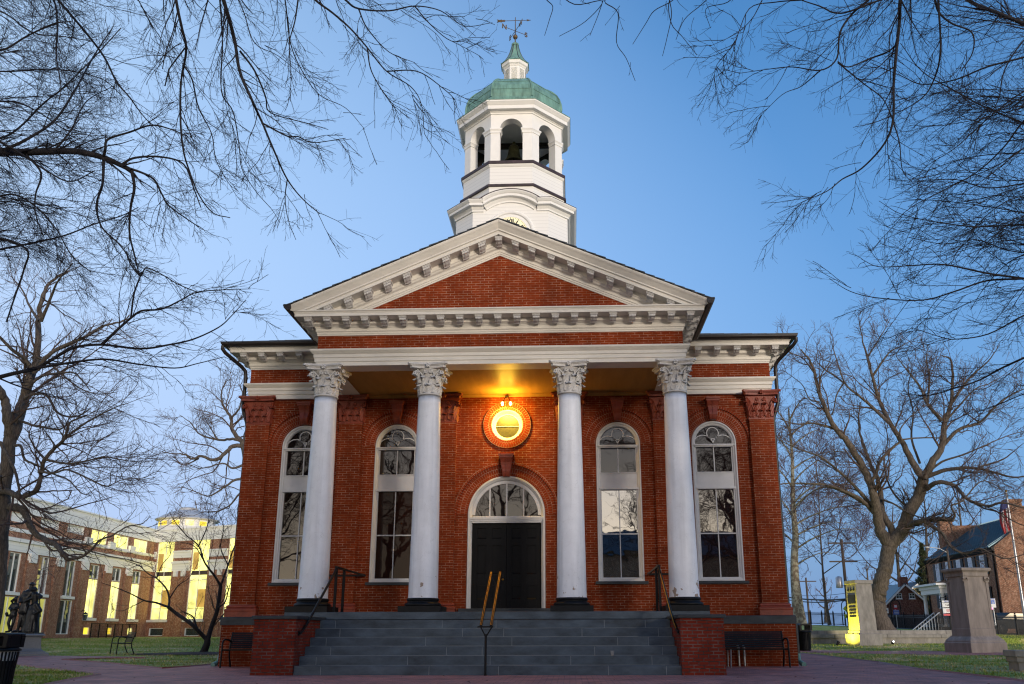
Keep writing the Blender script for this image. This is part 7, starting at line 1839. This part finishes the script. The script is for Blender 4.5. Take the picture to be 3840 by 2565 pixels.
# -- great forked tree on the right
D6 = 50
b6 = (19.4, 27.0); D6 = b6[1]-CAM[1]
f6 = lambda pts, a=0, b=None, s=c_6: lp(s, pts, D6+a, D6+(a if b is None else b))
fk = tuple(at(*c_6(868, 1490), D6))
limbs = [[[(b6[0], b6[1], gz(*b6)-.1)]+f6([(752, 1060), (752, 960), (765, 880), (795, 780), (812, 700), (828, 610)], s=c_5)+[fk], .49, .38],
 [f6([(872, 1490), (818, 1390), (800, 1290), (782, 1200), (760, 1120), (690, 980), (620, 870), (560, 800), (500, 690), (460, 590), (430, 470), (400, 390), (350, 330)], 0, -2), .36, .04],
 [f6([(872, 1490), (884, 1390), (835, 1300), (822, 1200), (800, 1090), (770, 1030), (740, 950), (700, 830), (690, 730), (700, 640)], 0, 2), .24, .03],
 [f6([(868, 1490), (945, 1395), (990, 1280), (1050, 1180), (1070, 1090)], 0, -1), .40, .30],
 [f6([(1070, 1090), (1000, 980), (950, 880), (880, 770), (820, 650), (770, 490), (740, 370), (715, 280), (690, 150)], -1, 0), .22, .02],
 [f6([(1070, 1090), (1120, 1000), (1180, 900), (1195, 760), (1230, 660), (1242, 540), (1235, 400), (1180, 365)], -1, -2), .26, .03],
 [f6([(770, 490), (830, 400), (880, 340), (950, 305), (1030, 260)], -.5, -1.5), .08, .015], [f6([(740, 380), (790, 300), (850, 200), (880, 140)], 0, 1), .06, .012], [f6([(880, 770), (760, 660), (690, 600), (610, 530), (560, 390), (520, 250)], -1, 0), .11, .02],
 [f6([(610, 530), (540, 480), (480, 440), (440, 380), (470, 300)], -.5, 1), .06, .015], [f6([(1180, 750), (1095, 650), (1050, 550), (980, 460), (910, 370)], -1.5, -2), .12, .02], [f6([(1095, 640), (1105, 500), (1090, 400), (1095, 300)], -1.5, 0), .08, .02],
 [f6([(1180, 900), (1280, 800), (1400, 760), (1500, 660), (1600, 590), (1690, 550)], -1.3, -3), .12, .02], [f6([(1240, 640), (1340, 500), (1450, 400), (1520, 300)], -1.5, -3), .09, .015], [f6([(1400, 760), (1310, 690), (1320, 640)], -2, -2), .05, .015],
 [f6([(1085, 1080), (1200, 1040), (1330, 1025), (1450, 1042), (1600, 1082), (1720, 1060)], -1, -4), .14, .03], [f6([(1400, 1020), (1530, 980), (1600, 930), (1660, 880)], -2, -3), .06, .015],
 [f6([(1090, 1150), (1150, 1112), (1250, 1130), (1330, 1210), (1440, 1250), (1540, 1232), (1700, 1270)], -1, -5), .15, .04], [f6([(1330, 1210), (1420, 1260), (1520, 1290), (1600, 1340), (1700, 1380)], -2, -5), .06, .02],
 [f6([(945, 1395), (1020, 1350), (1120, 1330), (1240, 1330)], 0, -3), .17, .12], [f6([(1240, 1340), (1255, 1300), (1235, 1250), (1300, 1220), (1400, 1110), (1480, 1120), (1560, 1180)], -3, -4), .08, .015], [f6([(1190, 1330), (1200, 1270), (1260, 1180), (1290, 1080), (1360, 1020)], -3, -2), .05, .012],
 [f6([(1080, 1345), (1180, 1410), (1215, 1470), (1260, 1510), (1330, 1530), (1400, 1500), (1490, 1540), (1560, 1560), (1680, 1530)], -2, -5), .10, .02],
 [f6([(780, 1290), (700, 1210), (600, 1160), (480, 1125), (350, 1118), (230, 1122), (150, 1150)], 0, -3), .13, .02], [f6([(765, 1250), (690, 1160), (620, 1090), (480, 970), (350, 920), (210, 860)], 0, -2), .13, .02], [f6([(740, 1250), (620, 1180), (500, 1140), (400, 1180), (300, 1290), (240, 1340)], 0, 2), .07, .015],
 [f6([(560, 800), (430, 765), (320, 768), (215, 735)], -1, -2), .09, .02], [f6([(430, 470), (360, 380), (280, 340), (260, 250)], -1.5, -2), .05, .012], [f6([(460, 640), (400, 620), (360, 540), (300, 490), (240, 450)], -1.5, 0), .05, .012],
 [f6([(750, 1140), (790, 1060), (820, 980), (900, 900), (940, 860), (905, 830)], -.5, -2), .11, .05], [f6([(940, 860), (935, 800), (1000, 720), (1090, 650)], -2, -2), .06, .015], [f6([(600, 530), (560, 600), (540, 700), (520, 720)], -.5, 0), .05, .03], [f6([(940, 860), (1040, 850), (1150, 850), (1180, 860)], -2, -1.5), .05, .03],
 [f6([(820, 1210), (900, 1240), (980, 1290), (1080, 1330), (1150, 1390)], .5, -2), .07, .02], [f6([(1090, 1060), (1180, 990), (1300, 950), (1420, 900), (1560, 840), (1700, 800)], -1, -3), .08, .015], [f6([(1195, 760), (1300, 640), (1380, 560), (1480, 520), (1600, 440)], -1.5, 0), .07, .012], [f6([(1050, 1000), (1000, 850), (1010, 700), (980, 560), (1000, 430), (960, 330)], 0, 2), .08, .012], [f6([(990, 1280), (880, 1150), (840, 1000), (860, 850), (830, 700), (850, 560)], 1, 3), .07, .012],
 [f6([(460, 590), (470, 480), (520, 400), (530, 330)], -1.5, -3), .05, .015]]
LV6 = [dict(dens=2.1, lmin=1.0, lmax=3.2, ang=42, rf=.40, rmin=.018, K=9, wig=.2, bias=(0, 0, .06), t0=.15, maxr=.07),
       dict(dens=3.8, lmin=.5, lmax=1.6, ang=44, rf=.5, rmin=.0105, K=6, wig=.15, bias=(0, 0, .04), t0=.1),
       dict(dens=4.4, lmin=.25, lmax=.85, ang=44, rf=.6, rmin=.0075, K=4, wig=.2, bias=(0, 0, .04), t0=.12, pw=.2)]
tree('great forked bare tree on the right between the two stone piers', 'tree', limbs, [dict(LV6[0], skip=1)]+LV6[1:], 'bark_brown', 'twig_brown', 28, gnarl=.06)
# -- sycamore beside the courthouse corner
D7 = 56; b7 = at(*c_5(186, 1122), D7)
f7 = lambda pts, a=0, b=None: lp(c_5, pts, D7+a, D7+(a if b is None else b))
limbs = [[[(b7[0], b7[1], b7[2]-.2)]+f7([(170, 950), (155, 800), (152, 650), (160, 500), (150, 380), (142, 220), (138, 60), (135, -80), (120, -260), (110, -420)]), .36, .05]]
r_ = np.random.default_rng(3)
for k, (y, hx, side) in enumerate(((720, 330, 1), (600, 520, 1), (560, 300, -1), (500, 420, 1), (420, 560, 1), (380, 250, -1), (300, 360, 1), (260, 480, 1), (160, 260, -1), (120, 330, 1), (20, 420, 1), (-60, 240, -1), (-140, 300, 1), (-220, 260, 1), (-260, 200, -1), (-330, 180, 1))):
    x0 = float(np.interp(y, [-420, -260, -80, 60, 220, 380, 500, 650, 800], [110, 120, 135, 138, 142, 150, 160, 152, 155])); up = r_.uniform(90, 190)
    limbs.append([f7([(x0, y), (x0+side*hx*.25, y-up*.55), (x0+side*hx*.6, y-up), (x0+side*hx, y-up*.9+r_.uniform(-20, 60))], 0, r_.uniform(-3, 3)), .075, .008])
LV7 = [dict(dens=2.4, lmin=1.0, lmax=2.8, ang=45, rf=.42, rmin=.017, K=8, wig=.2, bias=(0, 0, -.02), t0=.1, maxr=.05),
       dict(dens=3.2, lmin=.5, lmax=1.5, ang=45, rf=.5, rmin=.0105, K=6, wig=.2, bias=(0, 0, .0), t0=.1),
       dict(dens=3.2, lmin=.25, lmax=.75, ang=45, rf=.6, rmin=.008, K=4, wig=.2, bias=(0, 0, 0), t0=.12, pw=.2)]
tree('pale barked sycamore standing behind the right corner of the courthouse', 'tree', limbs, [dict(LV7[0], skip=1)]+LV7[1:], 'bark_sycamore', 'twig_red', 29)
# -- generic bare trees for the background and behind the camera
def generic(label, loc, h, seed, twig='twig_brown', bark='bark_brown', n=9, group=None, rmin=.012, dens=1.0, r0=.3, spread=.5):
    r = np.random.default_rng(seed); x, y, z = loc
    P = [(x, y, z-.2)]; d = np.array([0, 0, 1.])
    for i in range(6): d = d+r.normal(0, .07, 3)*[1, 1, .2]; d /= np.linalg.norm(d); P.append(tuple(np.array(P[-1])+d*h*.16))
    S = spline(P, 4); limbs = [[P, r0, r0*.15]]
    for k in range(n):
        q = .25+.7*k/n; i = int(q*(len(S)-1)); a = k*2.4+r.uniform(-.4, .4); L = h*spread*(1.15-q)*r.uniform(.8, 1.15); o = np.array([math.cos(a), math.sin(a), 0])
        p = S[i]; Q = [tuple(p)]; u = .7
        for j in range(4): Q.append(tuple(np.array(Q[-1])+(o*(1-.1*j)+np.array([0, 0, u+.25*j]))*L*.2+r.normal(0, .04*L, 3)))
        limbs.append([Q, r0*(.5-.3*q), r0*.05])
    lv = [dict(dens=1.1*dens, lmin=h*.08, lmax=h*.24, ang=42, rf=.45, rmin=rmin*1.7, K=7, wig=.18, bias=(0, 0, .08), t0=.12, maxr=r0*.2, skip=1),
          dict(dens=1.7*dens, lmin=h*.04, lmax=h*.12, ang=43, rf=.5, rmin=rmin, K=5, wig=.18, bias=(0, 0, .05), t0=.1),
          dict(dens=1.9*dens, lmin=h*.02, lmax=h*.06, ang=44, rf=.6, rmin=rmin*.75, K=3, wig=.15, bias=(0, 0, .05), t0=.12, pw=.2)]
    return tree(label, 'tree', limbs, lv, bark, twig, seed, group=group)[0]
def g3(u, v, D): p = at(u, v, D); return (float(p[0]), float(p[1]), float(p[2]))
generic('slender bare tree rising behind the small brick house', g3(3215+180, 2300, 100), 13, 41, rmin=.018)
generic('dark bare tree between the small house and the large brick house', g3(3470, 2300, 95), 14, 42, twig='twig_dark', rmin=.018)
generic('bare tree showing over the large brick house roof', g3(3640, 2250, 100), 14, 43, rmin=.018, twig='twig_red')
generic('low reddish bare tree beside the wooden utility pole', g3(3250, 2330, 110), 8, 44, twig='twig_red', rmin=.018)
generic('low bare tree beyond the left iron fence near the courthouse corner', g3(3100, 2330, 130), 7, 45, twig='twig_red', rmin=.022)
generic('bare tree filling the sky between sycamore and forked tree', g3(3110, 2335, 80), 19, 46, twig='twig_red', rmin=.012, r0=.13, n=14, dens=1.6)
generic('tall bare tree far behind the annex cupola', g3(800, 2350, 100), 16, 47, rmin=.02, n=11)
generic('bare tree behind the low roof of the annex at left', g3(330, 2350, 125), 17, 48, rmin=.022, n=11)
def evergreen(label, loc, h, w_, seed):
    r = np.random.default_rng(seed); t = thing('evergreen_tree', label, 'tree', loc)
    m = MB(); m.tube([(0, 0, -.3), (0, 0, h*.9)], [.16, .03], 8); m.build('trunk', 'bark_brown', t)
    n = 9000; q = r.random(n)**.8; a = r.uniform(0, 2*PI, n); lay_ = .75+.25*np.sin(q*h*7)
    rad = w_*(1-q)*lay_*np.sqrt(r.random(n))*1.05+.05; c = np.stack([rad*np.cos(a), rad*np.sin(a), h*(.08+.92*q)-rad*.25], 1)
    d1 = r.normal(0, 1, (n, 3)); d1 /= np.linalg.norm(d1, axis=1, keepdims=True); d2_ = r.normal(0, 1, (n, 3)); d2_ /= np.linalg.norm(d2_, axis=1, keepdims=True)
    s_ = r.uniform(.08, .22, n)[:, None]
    V = np.stack([c-d1*s_, c+d1*s_, c+d2_*s_*.5], 1).reshape(-1, 3)
    np_mesh('crown', V, np.arange(3*n).reshape(-1, 3), 'evergreen', t)
evergreen('ragged evergreen tree between the yellow house and the large brick house', g3(3490, 2330, 86), 7.5, 2.0, 51)
evergreen('small dark evergreen shrub beside the large house porch', g3(3520, 2345, 80), 3.6, 1.3, 52)
# trees behind the camera: the photograph shows them mirrored in the panes
generic('bare tree behind the viewer mirrored in the right hand windows', (9.5, -42, 0), 17, 61, rmin=.011, dens=1.6, n=14, twig='twig_dark', bark='bark_dark', r0=.34)
generic('bare tree behind the viewer mirrored in the outer right window', (13.8, -33, 0), 15, 62, rmin=.011, dens=1.4, n=14, twig='twig_dark', bark='bark_dark', r0=.42)
generic('bare tree behind the viewer mirrored in the left hand windows', (-11, -36, 0), 16, 63, rmin=.011, n=12, twig='twig_dark', bark='bark_dark', r0=.45)
generic('bare tree behind the viewer mirrored in the door fanlight', (-3, -44, 0), 16, 64, rmin=.012, n=12, twig='twig_dark', bark='bark_dark', r0=.45)
bh = thing('brick_house', 'unseen brick town house behind the viewer, stretched to shade the lower facade', 'house', (14, -62, 0))  # out of view; length and height shaped to block sun from the lower courthouse
m = MB(); m.box(-16, 44, -8, 0, 0, 8.5); m.build('wall', 'brick_house', bh)
m = MB(); m.prismx([(.4, 8.4), (-8.4, 8.4), (-4, 11.2)], -16.4, 44.4); m.build('roof', 'roof_slate', bh)
for k in range(9):
    m = MB(); m.box(-15+k*2.8, -13.8+k*2.8, 0, .06, 3.9, 5.5); m.box(-15+k*2.8, -13.8+k*2.8, 0, .06, 1.0, 2.8); m.build('window', 'glass_house', bh)

for o in list(COL.objects):
    if o.parent is None and o.get('category') == 'tree': o['group'] = 'bare winter trees round the courthouse' if 'evergreen' not in o.name else 'evergreens between the houses'
